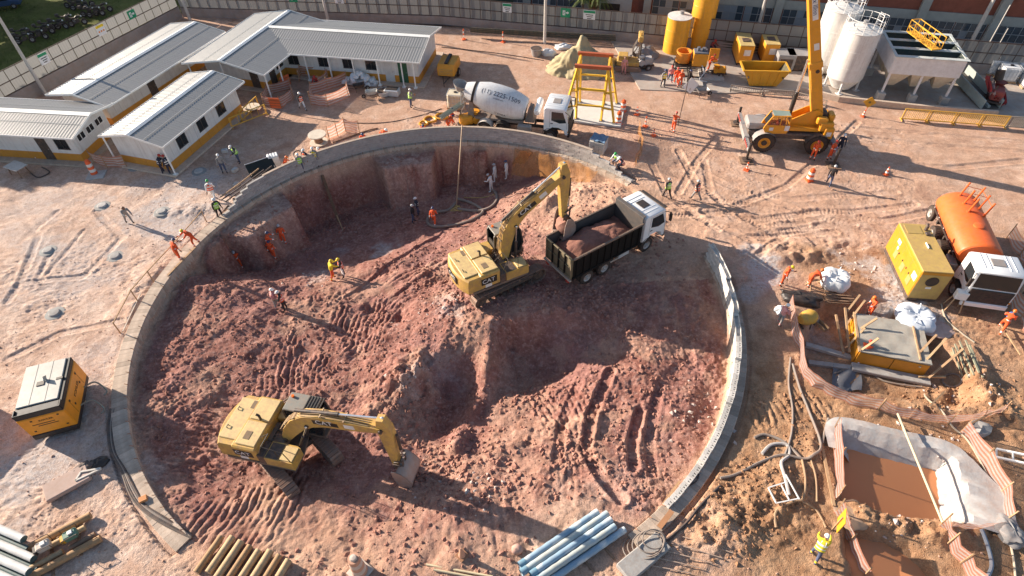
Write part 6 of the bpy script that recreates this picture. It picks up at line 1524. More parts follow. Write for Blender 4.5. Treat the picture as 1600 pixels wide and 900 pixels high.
# engine generators and skip
for (u, v, lb) in ((1158, 103, 'yellow boxed generator by the back fence, left one of two'), (1197, 101, 'yellow boxed generator by the back fence, right one of two')):
    t_, b_ = box_machine('generator', lb, 'generator', G(u, v)+Vector((.35, 1.5, 0)), R(83), 3.0, 1.35, 1.9, amber, P('dusty yellow lid', (.55, .42, .16), .6, dust=.35), group='yellow boxed generators')
    mb = MB(); mb.box((-1.51, -.1, 1.25), (.02, .6, .55)); mb.build('notice', logo_w, t_); mb = MB(); mb.box((-.3, 0, 1.98), (.8, .7, .06), .02); mb.build('roof_vent', dark_steel, t_)
    mb = MB()
    for k in range(4): mb.box((-.9+k*.6, -.685, 1.2), (.45, .02, .9), .005)
    mb.build('side_door', P('machine yellow paint', (.62, .36, .045)), t_)['kind'] = 'stuff'
sk = thing('skip_container', 'bright yellow open skip with sloping ends on the yard edge', 'skip', G(1190, 137)+Vector((.2, 1.0, 0)), R(-6)); out = [(-2.0, 1.5), (-1.2, .12), (1.2, .12), (2.0, 1.5)]
for s in (1, -1): mb = MB(); slab(mb, out, s*.9-.04, s*.9+.04, .01); mb.build('side_wall', bright_yellow, sk)
mb = MB(); mb.sheet([[(x, -.88, z) for x, z in out], [(x, .88, z) for x, z in out]]); mb.sheet([[(x*.97, .86, z+.04) for x, z in out], [(x*.97, -.86, z+.04) for x, z in out]]); mb.build('floor_plate', P('dark skip inside', (.05, .06, .03), .8, dust=.2), sk)
for s in (1, -1):
    mb = MB(); mb.bar((-2.05, s*.92, 1.5), (2.05, s*.92, 1.5), .14, .12); mb.build('rim', bright_yellow, sk); mb = MB(); mb.bar((s*2.0, -.9, 1.5), (s*2.0, .9, 1.5), .14, .12); mb.build('rim', bright_yellow, sk)
    for x in (-.9, -.3, .3, .9): mb = MB(); mb.bar((x*1.3, s*.96, 1.45), (x, s*.96, .15), .10, .08, up=(0, 1, 0)); mb.build('rib', bright_yellow, sk)
    mb = MB(); mb.cyl((s*1.5, .95, .95), (s*1.5, 1.12, .95), .07, n=8); mb.cyl((s*1.5, -.95, .95), (s*1.5, -1.12, .95), .07, n=8); mb.build('lifting_pin', dark_steel, sk)['kind'] = 'stuff'
for i, (u, v, w_, lb) in enumerate(((1226, 112, 1.6, 'grey steel box'), (1244, 112, 1.9, 'black steel box'))):
    t_, _ = box_machine('equipment_box', lb+' standing behind the crane boom near the skip', 'box', G(u, v)+Vector((0, .8, 0)), R(-8), w_, 1.6, 1.5, grey_steel if i == 0 else dark_steel, grey_steel, skid=.12); mb = MB(); mb.box((0, -.81, .75), (w_*.7, .02, .9)); mb.build('door', dark_steel, t_)
# grout plant
gp = thing('grout_plant', 'grout mixing plant with round and square orange tanks on a black frame', 'mixing plant', G(1070, 122), R(-8)); mb = MB()
for x in (-1.0, .3, 1.6):
    for y in (0, 1.6): mb.bar((x, y, 0), (x, y, 1.1), .09)
for z in (.15, 1.1):
    for y in (0, 1.6): mb.bar((-1.0, y, z), (1.6, y, z), .09)
    for x in (-1.0, .3, 1.6): mb.bar((x, 0, z), (x, 1.6, z), .09)
mb.box((.3, .8, 1.16), (2.7, 1.7, .04)); mb.build('frame', black_paint, gp)
mb = MB(); mb.lathe([(.62, 1.2), (.66, 1.22), (.66, 1.55), (.69, 1.57), (.66, 1.6), (.66, 2.1), (.70, 2.12), (.70, 2.18), (.6, 2.18), (.58, 1.6), (.001, 1.6)], 24, c=(-.35, .9, 0)); mb.build('round_tank', P('orange tank steel', (.78, .28, .02), .5, dust=.2), gp)
mb = MB(); mb.box((1.05, .5, 1.75), (1.3, 1.1, 1.15), .03); st_ = mb.build('square_tank', amber, gp)
mb = MB(); mb.box((1.05, .5, 2.36), (1.2, 1.0, .12), .02); mb.cyl((.8, .5, 2.4), (.8, .5, 2.75), .14, n=10); mb.cyl((1.3, .6, 2.4), (1.3, .6, 2.65), .18, n=10); mb.build('mixer_motor', P('blue grey motor', (.10, .13, .17), .5, dust=.2), st_)
mb = MB(); mb.tube(crom([(1.3, -.1, 1.3), (1.5, -.6, .9), (1.2, -.8, .3), (1.9, -.7, .1)]), .05, 6); mb.build('hose', silver, gp)
mb = MB(); mb.box((-.3, -.9, .10), (3.6, 1.5, .16), .02); mb.box((2.4, .6, .10), (2.2, 2.0, .14), .02); mb.build('platform', P('pale steel platform', (.50, .48, .44), .6, dust=.3), gp)
t_ = thing('hatch_panel', 'yellow hatch panel standing open beside the grout plant', 'panel', G(1113, 98), R(-12)); mb = MB(); mb.box((0, 0, .75), (.9, .08, 1.3), .02); mb.build('panel', amber, t_); mb = MB(); mb.bar((0, 0, .1), (0, .7, .02), .06); mb.bar((0, 0, 1.2), (.1, .7, .05), .04); mb.build('stay', dark_steel, t_)
def pump(name, label, cat, loc, rz, c1, s=1.0, wheels=True, seed=1):
    t_ = thing(name, label, cat, loc, rz); t_.scale = (s,)*3; g = random.Random(seed)
    mb = MB(); mb.box((0, 0, .32), (1.5, .7, .08), .01); mb.bar((.7, 0, .32), (1.35, 0, .2), .06); mb.build('frame', dark_steel, t_)
    mb = MB(); mb.box((-.25, 0, .66), (.75, .6, .58), .06); mb.build('engine_cover', c1, t_)
    mb = MB(); mb.cyl((.35, -.3, .62), (.35, .3, .62), .26, n=16); mb.lathe([(.12, .8), (.30, 1.1), (.33, 1.1)], 14, c=(.35, 0, 0)); mb.build('pump_body', c1, t_)
    mb = MB(); mb.tube(crom([(.6, .1, .6), (.9, .15, .55), (1.1, -.2, .3), (1.3, -.6, .08)]), .06, 7); mb.tube([(-.5, .2, .9), (-.5, .2, 1.2)], .04, 6); mb.build('pipe', dark_steel, t_)
    if wheels:
        for sd in (1, -1): wheel(t_, -.2, sd*.45, .24, .24, .14, rim_g)
    return t_
pump('grout_pump', 'small yellow grout pump on the platform end', 'pump', G(1122, 118), R(170), amber, .9, seed=2)
dr_ = thing('drilling_rig', 'muddy drilling rig with upright mast and yellow rotary head at the back', 'drilling rig', G(980, 106), R(-10)); rig_m = P('muddy rig steel', (.22, .18, .13), .7, dust=.5)
for s in (1, -1): mb = MB(); slab(mb, [(-1.1, .0), (1.1, .0), (1.3, .22), (1.1, .45), (-1.1, .45), (-1.3, .22)], s*.75-.15, s*.75+.15, .02); mb.build('track', steel_track, dr_)
mb = MB(); mb.box((0, 0, .65), (2.1, 1.3, .4), .05); mb.box((-.5, .1, 1.05), (.9, 1.0, .5), .05); mb.build('body', P('machine yellow paint', (.62, .36, .045)), dr_)
mb = MB()
for s in (1, -1): mb.bar((.9, s*.22, .4), (.9, s*.22, 3.0), .10)
for k in range(8): mb.bar((.9, -.22, .6+k*.32), (.9, .22, .6+k*.32), .05)
mb.bar((.2, .3, .9), (.85, .2, 2.2), .08); mb.build('mast', rig_m, dr_)
mb = MB(); mb.box((.9, 0, 3.05), (.45, 1.5, .5), .06); mb.cyl((.9, -.4, 3.3), (.9, -.4, 3.6), .1, n=8); mb.build('rotary_head', P('machine yellow paint', (.62, .36, .045)), dr_)
mb = MB(); mb.cyl((1.05, 0, .1), (1.05, 0, 2.8), .07, n=8); mb.build('drill_rod', dark_steel, dr_)
mb = MB()
for k in range(5): mb.tube(crom([(.7, -.3+.15*k, 1.2), (.3, -.5+.2*k, 1.7), (.6, -.3+.15*k, 2.6), (.85, -.2+.1*k, 2.9)]), .03, 5)
mb.build('hoses', hose_black, dr_)['kind'] = 'stuff'
def mound(name, label, cat, loc, rx, ry, h, mat, seed=1, n=34, rough=.1, pw=1.0):
    mb = MB(); rows = []; th_r = []
    for i in range(n):
        row = []
        for j in range(n):
            a, b = -1+2*i/(n-1), -1+2*j/(n-1); m_ = max(abs(a), abs(b)); l = math.hypot(a, b) or 1; x, y = a*m_/l*1.0 if l else 0, b*m_/l if l else 0; row.append((x, y))
        rows.append(row)
    A_ = np.array(rows); r_ = np.hypot(A_[..., 0], A_[..., 1]); nx_ = fbm(A_[..., 0]*rx+loc[0], A_[..., 1]*ry+loc[1], .9, 4, seed)
    z = h*np.clip(1-r_, 0, 1)**pw*(1+.7*nx_*(r_ < .98)) + rough*fbm(A_[..., 0]*rx+3, A_[..., 1]*ry, 3, 3, seed+1)*np.clip((1-r_)*4, 0, 1) - .05*(r_ > .97); k = 1+.25*nx_
    mb.sheet([[(float(A_[i, j, 0]*rx*k[i, j]), float(A_[i, j, 1]*ry*k[i, j]), float(z[i, j])) for j in range(n)] for i in range(n)][::-1]); return tag(mb.build(name, mat, loc=loc, ang=70), label, cat)
mound('sand_heap', 'large heap of pale olive sand behind the yellow frame', 'heap', G(908, 104), 3.6, 2.6, 2.1, P('olive sand', (.40, .34, .21), .95, dust=.1, var=.12, bump=.4, bsc=20, spec=.1), 5, 50, .06, .9)
tarp_g = P('grey tarpaulin', (.20, .21, .22), .6, dust=.2, var=.2); tarp_k = P('black tarpaulin', (.02, .02, .022), .45, dust=.08); bag_w = P('white woven bag', (.70, .72, .74), .7, dust=.08, var=.1)
def heapcloth(name, label, cat, loc, rx, ry, h, mat, seed=1, rz=0):
    """a crumpled cover or bag heap: folded closed surface"""
    n, k = 36, 14; rows = []; g = np.random.RandomState(seed)
    for j in range(k):
        ph = j/(k-1)*PI*.5; row = []
        for i in range(n):
            a = 2*PI*i/n; c = math.cos(a)*math.cos(ph)**.7 if j < k-1 else 0; s = math.sin(a)*math.cos(ph)**.7 if j < k-1 else 0
            q = 1+.22*float(vn(np.array([math.cos(a)*2.1+seed*3]), np.array([math.sin(a)*2.1+j*.25]), seed)[0])*2+.10*float(abs(vn(np.array([a*5+seed]), np.array([j*.8]), seed+2)[0])); row.append((rx*c*q, ry*s*q, -.05+h*math.sin(ph)**.8*(.8+.4*q-.4+.25*float(vn(np.array([c*3.+seed]), np.array([s*3.]), seed+5)[0]))))
        rows.append(row)
    mb = MB(); mb.sheet(rows, closed=True); return tag(mb.build(name, mat, loc=loc, rz=rz, ang=32), label, cat)
heapcloth('tarpaulin_heap', 'grey tarpaulin heap right of the drilling rig', 'tarpaulin', G(1006, 88), 1.3, 1.1, 1.2, tarp_g, 4)
pump('pump_unit', 'grey engine pump unit between drilling rig and grout plant', 'pump', G(1006, 107), R(190), P('grey engine cover', (.42, .43, .44), .5, dust=.3), 1.15, seed=3)
heapcloth('white_sacks', 'pile of white sacks at the left foot of the sand heap', 'sacks', G(857, 84), .7, .5, .6, bag_w, 6); heapcloth('white_sacks', 'loose white sheeting on top of the sand heap', 'sheeting', G(880, 74), .9, .5, .5, bag_w, 7)
def tub(name, label, cat, loc, r_, h, mat, n=20):
    t_ = thing(name, label, cat, loc); mb = MB(); mb.lathe([(r_*.8, 0), (r_, h), (r_+.03, h), (r_+.03, h-.04)], n); mb.build('wall', mat, t_); mb = MB(); mb.lathe([(r_*.96, h-.01), (r_*.78, .05), (.001, .05)], n); mb.build('inside', dark_steel, t_); return t_
tub('metal_tub', 'grey metal tub at the left of the white sacks', 'tub', G(838, 86), .55, .7, grey_steel)
for k in range(3): 
    mb = MB(); a, b = G(735, 44+k*2.5, .9-k*.2), G(962, 56+k*3.5, .9-k*.2); mb.tube([(0, 0, 0), tuple((b-a)*.5+Vector((0, 0, -.03))), tuple(b-a)], .09, 7); tag(mb.build('pipe_run', P('dark green pipe', (.025, .04, .03), .6, dust=.2), loc=a), 'dark green pipe along the back wall, %s of three' % ('top', 'middle', 'bottom')[k], 'pipe')
for k in range(3):
    mb = MB(); a, b = G(1120, 64+k*4, .9-k*.25), G(1260, 78+k*4, .9-k*.25); mb.tube([(0, 0, 0), tuple(b-a)], .08, 7); tag(mb.build('pipe_run', P('dark green pipe', (.025, .04, .03)), loc=a), 'dark pipe along the wall behind the yellow generators, %s of three' % ('top', 'middle', 'bottom')[k], 'pipe')
# yellow lifting frame on its slab
sl_o = thing('concrete_slab', 'pale concrete slab under the yellow steel frame', 'slab', (7.2, 47.2, 0), R(-14)); mb = MB(); mb.box((0, 0, .05), (5.4, 3.9, .16), .03); mb.build('slab', P('fresh pale concrete', (.62, .62, .59), .85, dust=.1, var=.08, spec=.2), sl_o)
AF = thing('lifting_trestle', 'yellow steel trestle frame with two red brown beams', 'frame', (7.0, 46.9, .13), R(-12)); fy = P('yellow frame paint', (.80, .47, .03), .5, dust=.1); fr = P('red brown beam', (.42, .09, .03), .6, dust=.1)
zA = 4.55; legs = []
for (y, xs2, o_) in ((-.9, 1.2, -.35), (1.35, 1.2, .55)):
    mb = MB(); mb.bar((-xs2-.25, y, zA), (xs2+.25, y, zA), .26, .26); mb.build('beam', fr, AF)
    for s in (1, -1):
        for k, (fx_, fy_) in enumerate(((s*1.05, y+o_*.6), (s*2.15, y+o_*1.2))): mb = MB(); mb.bar((s*xs2, y, zA-.1), (fx_, fy_, .05), .15); lg = mb.build('leg', fy, AF); mb = MB(); mb.box((fx_, fy_, .03), (.34, .34, .05), .01); mb.build('foot_plate', grey_steel, lg)
        for f in (.45, .75):
            t0 = Vector((s*xs2, y, zA-.1)); a, b = t0.lerp(Vector((s*1.05, y+o_*.6, .05)), f), t0.lerp(Vector((s*2.15, y+o_*1.2, .05)), f); mb = MB(); mb.bar(a, b, .10); mb.build('tie', fy, AF)
    for f in (.40, .72):
        a = Vector((-1.2, y, zA-.1)).lerp(Vector((-1.05, y+o_*.6, .05)), f); b = Vector((1.2, y, zA-.1)).lerp(Vector((1.05, y+o_*.6, .05)), f); mb = MB(); mb.bar(a, b, .13); mb.build('cross_bar', fy, AF)
for s in (1, -1): mb = MB(); mb.bar((s*1.2, -.9, zA-.1), (s*1.2, 1.35, zA-.1), .14); mb.build('cross_bar', fy, AF)
# IBC totes and the striped machine
def ibc(label, loc, rz, liquid=bag_w, s=1.0, group='white plastic totes in wire cages'):
    t_ = thing('plastic_tote', label, 'tote', loc, rz, group); t_.scale = (s,)*3; mb = MB(); mb.box((0, 0, .64), (1.1, .94, .96), .08); mb.build('tank', liquid, t_); mb = MB()
    for x in np.linspace(-.57, .57, 6):
        for y in (-.49, .49): mb.bar((x, y, .15), (x, y, 1.14), .022)
    for y in np.linspace(-.49, .49, 5):
        for x in (-.57, .57): mb.bar((x, y, .15), (x, y, 1.14), .022)
    for z in (.18, .5, .82, 1.13):
        for y in (-.49, .49): mb.bar((-.57, y, z), (.57, y, z), .022)
        for x in (-.57, .57): mb.bar((x, -.49, z), (x, .49, z), .022)
    mb.build('cage', silver, t_); mb = MB(); mb.box((0, 0, .07), (1.2, 1.0, .12), .01); mb.build('pallet', timber, t_); mb = MB(); mb.lathe([(.12, 1.12), (.12, 1.17), (.001, 1.18)], 12); mb.build('cap', black_paint, t_); return t_
ibc('white tote on the yard behind the striped machine, front one of four', G(1571, 128)+Vector((0, .3, 0)), R(-12), s=1.25); ibc('white tote on the yard with its cage in the back row, left', G(1553, 117)+Vector((0, .3, 0)), R(-10), s=1.2); ibc('white tote at the photo edge, back right', G(1594, 122)+Vector((0, .3, 0)), R(-12), s=1.2); ibc('white tote at the photo edge, nearest the camera', G(1606, 136), R(-12), s=1.2)
ibc('cream tote of liquid beside the concrete mixer', G(713, 170)+Vector((0, .4, 0)), R(-10), P('cream plastic', (.62, .56, .42), .5, dust=.2), 1.2, None)
sm_ = pump('striped_machine', 'machine wrapped in red and white striped net near the trough end', 'machine', G(1548, 160), R(60), P('red machine paint', (.30, .06, .05), .5, dust=.15), 1.5, seed=6)
q_ = MB(); 
for k in range(5):
    q_.k = k % 2; q_.sheet([[(-.75+.02*i+.1*math.sin(i*1.7+k), -.5+.12*math.sin(i+k)+(.25*k), .35+.14*k+.12*math.sin(i*2.1)) for i in range(12)], [(.0+.09*i+.1*math.sin(i*1.3+k), -.35+.12*math.sin(i*1.2+k)+(.25*k), .5+.14*k+.12*math.sin(i*1.9)) for i in range(12)]])
q_.build('striped_net', [P('red net', (.55, .04, .04), .8), net_w], sm_)
mb = MB(); mb.cyl((.3, .2, 1.2), (.4, .3, 1.7), .22, n=12); mb.build('lamp_head', black_paint, sm_)
# cones, drums, posts
for (u, v, h, kd, lb) in ((725, 62, 1.1, 'delin', 'thin orange delineator post by the back wall, left one'), (786, 66, 1.1, 'delin', 'thin orange delineator post by the back wall, right one'), (966, 193, 1.05, 'drum', 'orange and white drum at the near corner of the frame slab'), (973, 174, 1.0, 'drum', 'orange and white drum at the far right of the frame slab'),
    (995, 179, .75, 'cone', 'orange cone right of the drums beside the frame slab'), (1008, 198, .95, 'delin', 'orange post with small base below the cone at the slab'), (1264, 282, .95, 'drum', 'orange and white drum in front of the crane'), (1384, 273, .7, 'cone', 'orange cone on the open ground right of the crane'),
    (1166, 266, .7, 'delin', 'red based post by the front outrigger of the crane'), (148, 272, 1.2, 'drum', 'red and white drum on a square of concrete by the hut'), (59, 249, .7, 'cone', 'striped cone at the wall of the left hut'), (1348, 182, .6, 'cone', 'small cone base of the yellow diamond sign'), (1021, 212, .6, 'delin', 'small orange post by the yellow net'), (718, 200, .0, '', '')):
    if kd: cone(lb, GT(u, v), h, kd)
cd_ = cone('large dusty pale cone drum with a white base in the foreground', GT(563, 893), 1.15, 'drum', base=P('dusty white plastic', (.62, .55, .48), .6, dust=.3)); cd_.scale = (1.3,)*3; fo = P('dusty faded orange', (.58, .32, .22), .7, dust=.35)
for k, o in enumerate(cd_.children):
    if o.data.materials[0] in (cone_o, cone_w): o.data.materials[0] = fo if o.data.materials[0] is cone_o and o.name[:4] != 'knob' else P('dusty white plastic', (.62, .55, .48))
cd2 = cone('dark muddy cone standing alone in the right foreground', GT(722, 868), .8, 'cone', base=P('muddy cone', (.30, .15, .08), .8))
for o in cd2.children:
    if o.data.materials[0] in (cone_o, cone_w): o.data.materials[0] = fo
slb = thing('concrete_pad', 'small square concrete pad under the red and white drum', 'pad', GT(151, 274), R(10)); mb = MB(); mb.box((0, 0, .02), (1.3, 1.1, .12), .02); mb.build('pad', conc_g, slb)
ds = thing('warning_sign', 'yellow diamond warning sign on a thin stand by the kerb', 'sign', G(1350, 180), R(-15)); mb = MB(); mb.bar((0, 0, 0), (0, 0, 1.0), .04); mb.build('stand', cone_o, ds); mb = MB(); mb.prism([(0, .7), (.5, 1.2), (0, 1.7), (-.5, 1.2)], -.03, -.01); mb.build('board', bright_yellow, ds); mb = MB(); mb.cyl((0, -.035, 1.2), (0, -.045, 1.2), .10, n=10); mb.build('symbol', P('dark olive print', (.15, .12, .02), .6), ds)
wb = thing('white_board', 'white board leaning among the group by the grout plant', 'board', G(1076, 150), R(-20)); mb = MB(); mb.bar((-.3, 0, .5), (.3, .25, 1.35), .9, .03, up=(0, 1, 0)); mb.build('board', white_paint, wb); mb = MB(); mb.bar((0, .05, 0), (0, .05, .7), .05); mb.build('stand', timber, wb)
hose('survey_pole', 'tall thin dark pole held upright left of the crane', [(1051, 204)], .03, black_paint, 'pole') if False else None
b_ = GT(1059, 196); mb = MB(); mb.tube([(0, 0, 0), (.25, .35, 4.6)], .035, 6); tag(mb.build('tall_pole', dark_steel, loc=b_), 'tall thin dark pole held up by the person left of the crane', 'pole')
def barrow(label, loc, rz, c, s=1):
    t_ = thing('wheelbarrow', label, 'wheelbarrow', loc, rz); t_.scale = (s,)*3; mb = MB(); rows = [[(-.35, -.2, .35), (.35, -.2, .35), (.35, .2, .35), (-.35, .2, .35)], [(-.5, -.33, .65), (.55, -.33, .65), (.55, .33, .65), (-.5, .33, .65)]]; mb.sheet(rows, closed=True); mb.add(rows[0], [(0, 1, 2, 3)]); mb.sheet([[(p[0]*.95, p[1]*.95, p[2]+.02) for p in r] for r in rows[::-1]], closed=True); mb.build('tray', c, t_)
    mb = MB(); 
    for sd in (1, -1): mb.tube([(.75, sd*.06, .18), (-.2, sd*.25, .33), (-1.0, sd*.3, .6)], .022, 6); mb.tube([(-.25, sd*.26, .33), (-.35, sd*.26, 0)], .02, 5)
    mb.build('handle', dark_steel, t_); wheel(t_, .75, 0, .18, .18, .08, rim_g); return t_
barrow('grey wheelbarrow near the white board in the open', G(1096, 150), R(10), grey_steel); barrow('pale wheelbarrow in front of the large hut', G(582, 152), R(190), P('pale steel tray', (.55, .55, .52), .5, dust=.2)); barrow('dark wheelbarrow below the white bag heap', G(562, 142), R(20), dark_steel)
# ------------------------------------------------------------------ by the huts and behind the wall
def Zp(p, dz=0): return Vector((p.x, p.y, TZ(p.x, p.y)+dz))
cp = thing('air_compressor', 'yellow towed compressor with black top beside the large hut', 'compressor', G(699, 122)+Vector((.2, .5, 0)), R(80)); cp.scale = (1.15,)*3
mb = MB(); slab(mb, [(-1.1, .5), (1.1, .5), (1.1, 1.0), (.85, 1.35), (-.85, 1.35), (-1.1, 1.0)], -.7, .7, .06); bo_ = mb.build('canopy', amber, cp); mb = MB(); mb.box((0, 0, 1.42), (1.7, .3, .16), .05); mb.build('lid_grip', black_paint, bo_); mb = MB()
for k in range(4): mb.box((-1.11, 0, .62+k*.13), (.02, 1.1, .06))
mb.build('louvres', P('machine yellow paint', (.62, .36, .045)), bo_)['kind'] = 'stuff'
for s in (1, -1): wheel(cp, .1, s*.75, .32, .32, .18, rim_g)
mb = MB(); mb.box((0, 0, .42), (2.0, 1.2, .12), .02); mb.bar((-1.0, .3, .4), (-2.0, 0, .3), .07); mb.bar((-1.0, -.3, .4), (-2.0, 0, .3), .07); mb.bar((-1.95, 0, .3), (-1.95, 0, 0), .06); mb.build('frame', dark_steel, cp)
net('striped net pen standing open in front of the large hut', [G(487, 164), G(488, 148), G(513, 141), G(543, 131), G(545, 152), G(513, 167), G(487, 164)], 1.15, group='striped net pens by the huts')
net('low striped net pen around pallets at the hut porch', [G(413, 164), G(420, 148), G(455, 140), G(459, 155), G(440, 168), G(413, 166)], 1.0, group='striped net pens by the huts')
net('striped net pen against the large hut wall', [G(468, 128), G(472, 120), G(510, 121), G(514, 128), G(500, 138)], 1.1, group='striped net pens by the huts')
net('sagging striped net above the far wall beside the wooden spool', [G(515, 219), G(528, 213), G(540, 205), G(562, 210)], 1.2, group='striped net pens by the huts')
net('dark striped net between the short hut and the left hut', [G(146, 254), G(168, 262), G(199, 262)], 1.1, group='striped net pens by the huts')
for i, (u, v, lb) in enumerate(((432, 170, 'orange sign board standing below the netted pallets'), (448, 135, 'orange sign board leaning at the hut porch'))):
    t_ = thing('sign_board', lb, 'sign', G(u, v), R(-10+60*i)); mb = MB(); mb.box((0, 0, .55), (1.0, .06, .95), .01); mb.build('board', orange_plastic, t_); mb = MB()
    for z in (.3, .55, .8): mb.box((0, -.034, z), (1.0, .008, .04))
    mb.build('print', P('dark sign bars', (.12, .05, .03), .6), t_)['kind'] = 'stuff'
    mb = MB(); mb.bar((0, 0, .9), (0, .4, 0), .05); mb.build('stay', dark_steel, t_)
heapcloth('bag_heap_cover', 'crumpled pale sheeting under the white rubbish bags at the large hut', 'sheeting', G(563, 129), 1.7, .7, .5, bag_w, 12, R(-10))
g5 = random.Random(8)
for k in range(34):
    a = g5.random()*6.3; rr3 = g5.random()**.5; q = G(563, 130)+Vector((math.cos(a)*1.7*rr3, math.sin(a)*.75*rr3-.1, .05+1.0*(1-rr3))); o = heapcloth('rubbish_bag', 'knotted white rubbish bag in the heap at the large hut', 'bag', q, .27, .24, .38, bag_w, 20+k, g5.random()*3); o['group'] = 'white rubbish bags in the heap'
tub('steel_trough', 'silver steel trough beside the pale wheelbarrow', 'trough', G(601, 148), .6, .45, silver)
bp_x = thing('steel_bin', 'silver open bin with dark liner in front of the large hut', 'bin', G(603, 150)+Vector((.6, .2, 0)), R(-12)); mb = MB(); mb.box((0, 0, .3), (1.3, .8, .6), .06); mb.build('bin', silver, bp_x); mb = MB(); mb.box((0, 0, .62), (1.1, .6, .06), .02); mb.build('liner', tarp_k, bp_x)
sp_ = thing('cable_spool', 'round pale wooden spool lying on its side behind the wall', 'spool', G(497, 227)+Vector((0, .4, 0)), 0); wd = P('pale plywood', (.62, .55, .45), .8, dust=.15)
for z, nm in ((.05, 'flange'), (.75, 'flange')): mb = MB(); mb.lathe([(.08, z-.04), (.72, z-.04), (.72, z+.04), (.08, z+.04)], 24); mb.build(nm, wd, sp_)
mb = MB(); mb.cyl((0, 0, .05), (0, 0, .75), .35, n=16); mb.build('core', timber_dark, sp_)
sp2 = thing('plywood_disc', 'small pale plywood spool end against the short hut', 'spool', G(396, 172), 0); mb = MB(); mb.lathe([(.1, .30), (.65, .30), (.65, .36), (.1, .36)], 20); mb.build('flange', wd, sp2); mb = MB(); mb.cyl((0, 0, 0), (0, 0, .3), .3, n=12); mb.build('core', timber_dark, sp2)
for i, (a, b, lb) in enumerate(((G(362, 200), G(418, 178), 'yellow folding barrier lying in the shade by the short hut, nearer one'), (G(378, 190), G(405, 165), 'yellow folding barrier by the short hut, further one'))):
    slat_barrier('folding_barrier', lb, a, b, .9, 6, yb, yb, group='yellow folding barriers')
bs = thing('tilted_screen', 'black panel screen tilted on a frame by the curve of the wall', 'panel', G(412, 285)+Vector((0, .5, 0)), R(33)); mb = MB(); mb.bar((-.9, .35, .45), (-.9, -.25, 1.0), .04); mb.bar((.9, .35, .3), (.9, -.25, 1.0), .04); mb.bar((-.9, .3, .0), (-.9, .3, .9), .05); mb.bar((.9, .3, 0), (.9, .3, .9), .05); mb.bar((-.9, -.25, 0), (-.9, -.25, .9), .05); mb.bar((.9, -.25, 0), (.9, -.25, .9), .05); mb.build('frame', silver, bs)
mb = MB(); mb.M = Matrix.Translation((0, 0, .95)) @ Matrix.Rotation(R(38), 4, 'X'); mb.box((0, 0, 0), (2.0, 1.25, .05), .01); pn = mb.build('panel', P('black panel glass', (.012, .016, .012), .3, dust=.03), bs); mb = MB(); mb.M = Matrix.Translation((0, 0, .95)) @ Matrix.Rotation(R(38), 4, 'X'); mb.box((0, .63, .01), (2.04, .05, .08), .01); mb.box((0, -.63, .01), (2.04, .05, .08), .01); mb.build('edge', silver, pn)['kind'] = 'stuff'
ct = thing('control_cabinet', 'silver ribbed cabinet behind the black panel screen', 'cabinet', G(424, 270)+Vector((.35, .4, 0)), R(25)); mb = MB(); mb.box((0, 0, .7), (.8, .6, 1.2), .03); mb.build('body', silver, ct); mb = MB()
for k in range(4): mb.box((-.3+.2*k, 0, 1.33), (.12, .56, .05), .01)
mb.build('rib', white_paint, ct)['kind'] = 'stuff'
for i, (u, v, lb) in enumerate(((160, 322, 'round grey pile head in the pale ground, furthest left'), (253, 331, 'round grey pile head in a ring of grout near the pit edge'), (75, 392, 'round grey pile head in grout nearest the photo edge'), (180, 401, 'round grey pile head on the pale ground above the ring'), (86, 490, 'round grey pile head above the orange generator'), (212, 262, 'round grey pile head on the plinth of the short hut'), (311, 268, 'dark round pile head in the shade below the short hut'), (352, 238, 'small pale block lying in the shade by the lime vest'), (368, 268, 'pale stone block in front of the person in jeans'), (370, 291, 'pale stone block beside the ring beam start'))):
    t_ = thing('pile_head' if i < 7 else 'stone_block', lb, 'pile head' if i < 7 else 'block', GT(u, v), rnd.random()*3); mb = MB()
    if i < 7: mb.lathe([(.36, -.1), (.34, .08), (.28, .14), (.001, .16)], 18); mb.build('cap', conc_g, t_); mb = MB(); mb.lathe([(.62, -.08), (.55, .03), (.40, .05)], 18); mb.build('collar', P('wet grout', (.26, .28, .28), .8, dust=.2), t_)
    else: mb.box((0, 0, .14), (.5, .34, .3), .05); mb.build('block', conc_p, t_)
tb = thing('sheet_table', 'pale board lying on trestles at the left hut corner', 'table', G(33, 272), R(-25)); mb = MB(); mb.box((0, 0, .75), (1.5, 1.0, .06), .01); mb.build('top', P('pale dusty board', (.55, .52, .48), .8, dust=.2), tb)
for x in (-.6, .6):
    for y in (-.35, .35): mb = MB(); mb.bar((x, y, 0), (x*.9, y*.9, .74), .06); mb.build('leg', timber_dark, tb)
hose('black_hose', 'black hose trailing from the board on trestles', [(45, 268), (60, 278), (78, 270), (66, 262)], .05, hose_black)
hose('hose_coil', 'black hose coil lying on top of the grey block wall', [(473+8*math.cos(a), 262+6*math.sin(a), 1.15) for a in np.linspace(0, 12.3, 20)], .05, hose_black)
for i, (a, b, lb) in enumerate((((348, 318), (412, 284), 'pale plank on the wall start'), ((350, 322), (420, 286), 'black pipe on the wall start'), ((356, 325), (432, 280), 'second black pipe on the wall start'))):
    hose('wall_pipe', lb+' below the black panel', [(a[0], a[1], .5), ((a[0]+b[0])/2, (a[1]+b[1])/2+3, .9), (b[0], b[1], 1.15)], .05, timber if i == 0 else hose_black, 'pipe', k=4)
hose('black_hose', 'tangle of black hose at the start of the ring beam', [(350, 330), (358, 322), (366, 328), (372, 318), (364, 312), (380, 308)], .05, hose_black)
hose('long_cable', 'long dark cable on the ground between large hut and wall', [(440, 176), (520, 190), (600, 192), (660, 180), (690, 170)], .03, hose_black, 'cable')
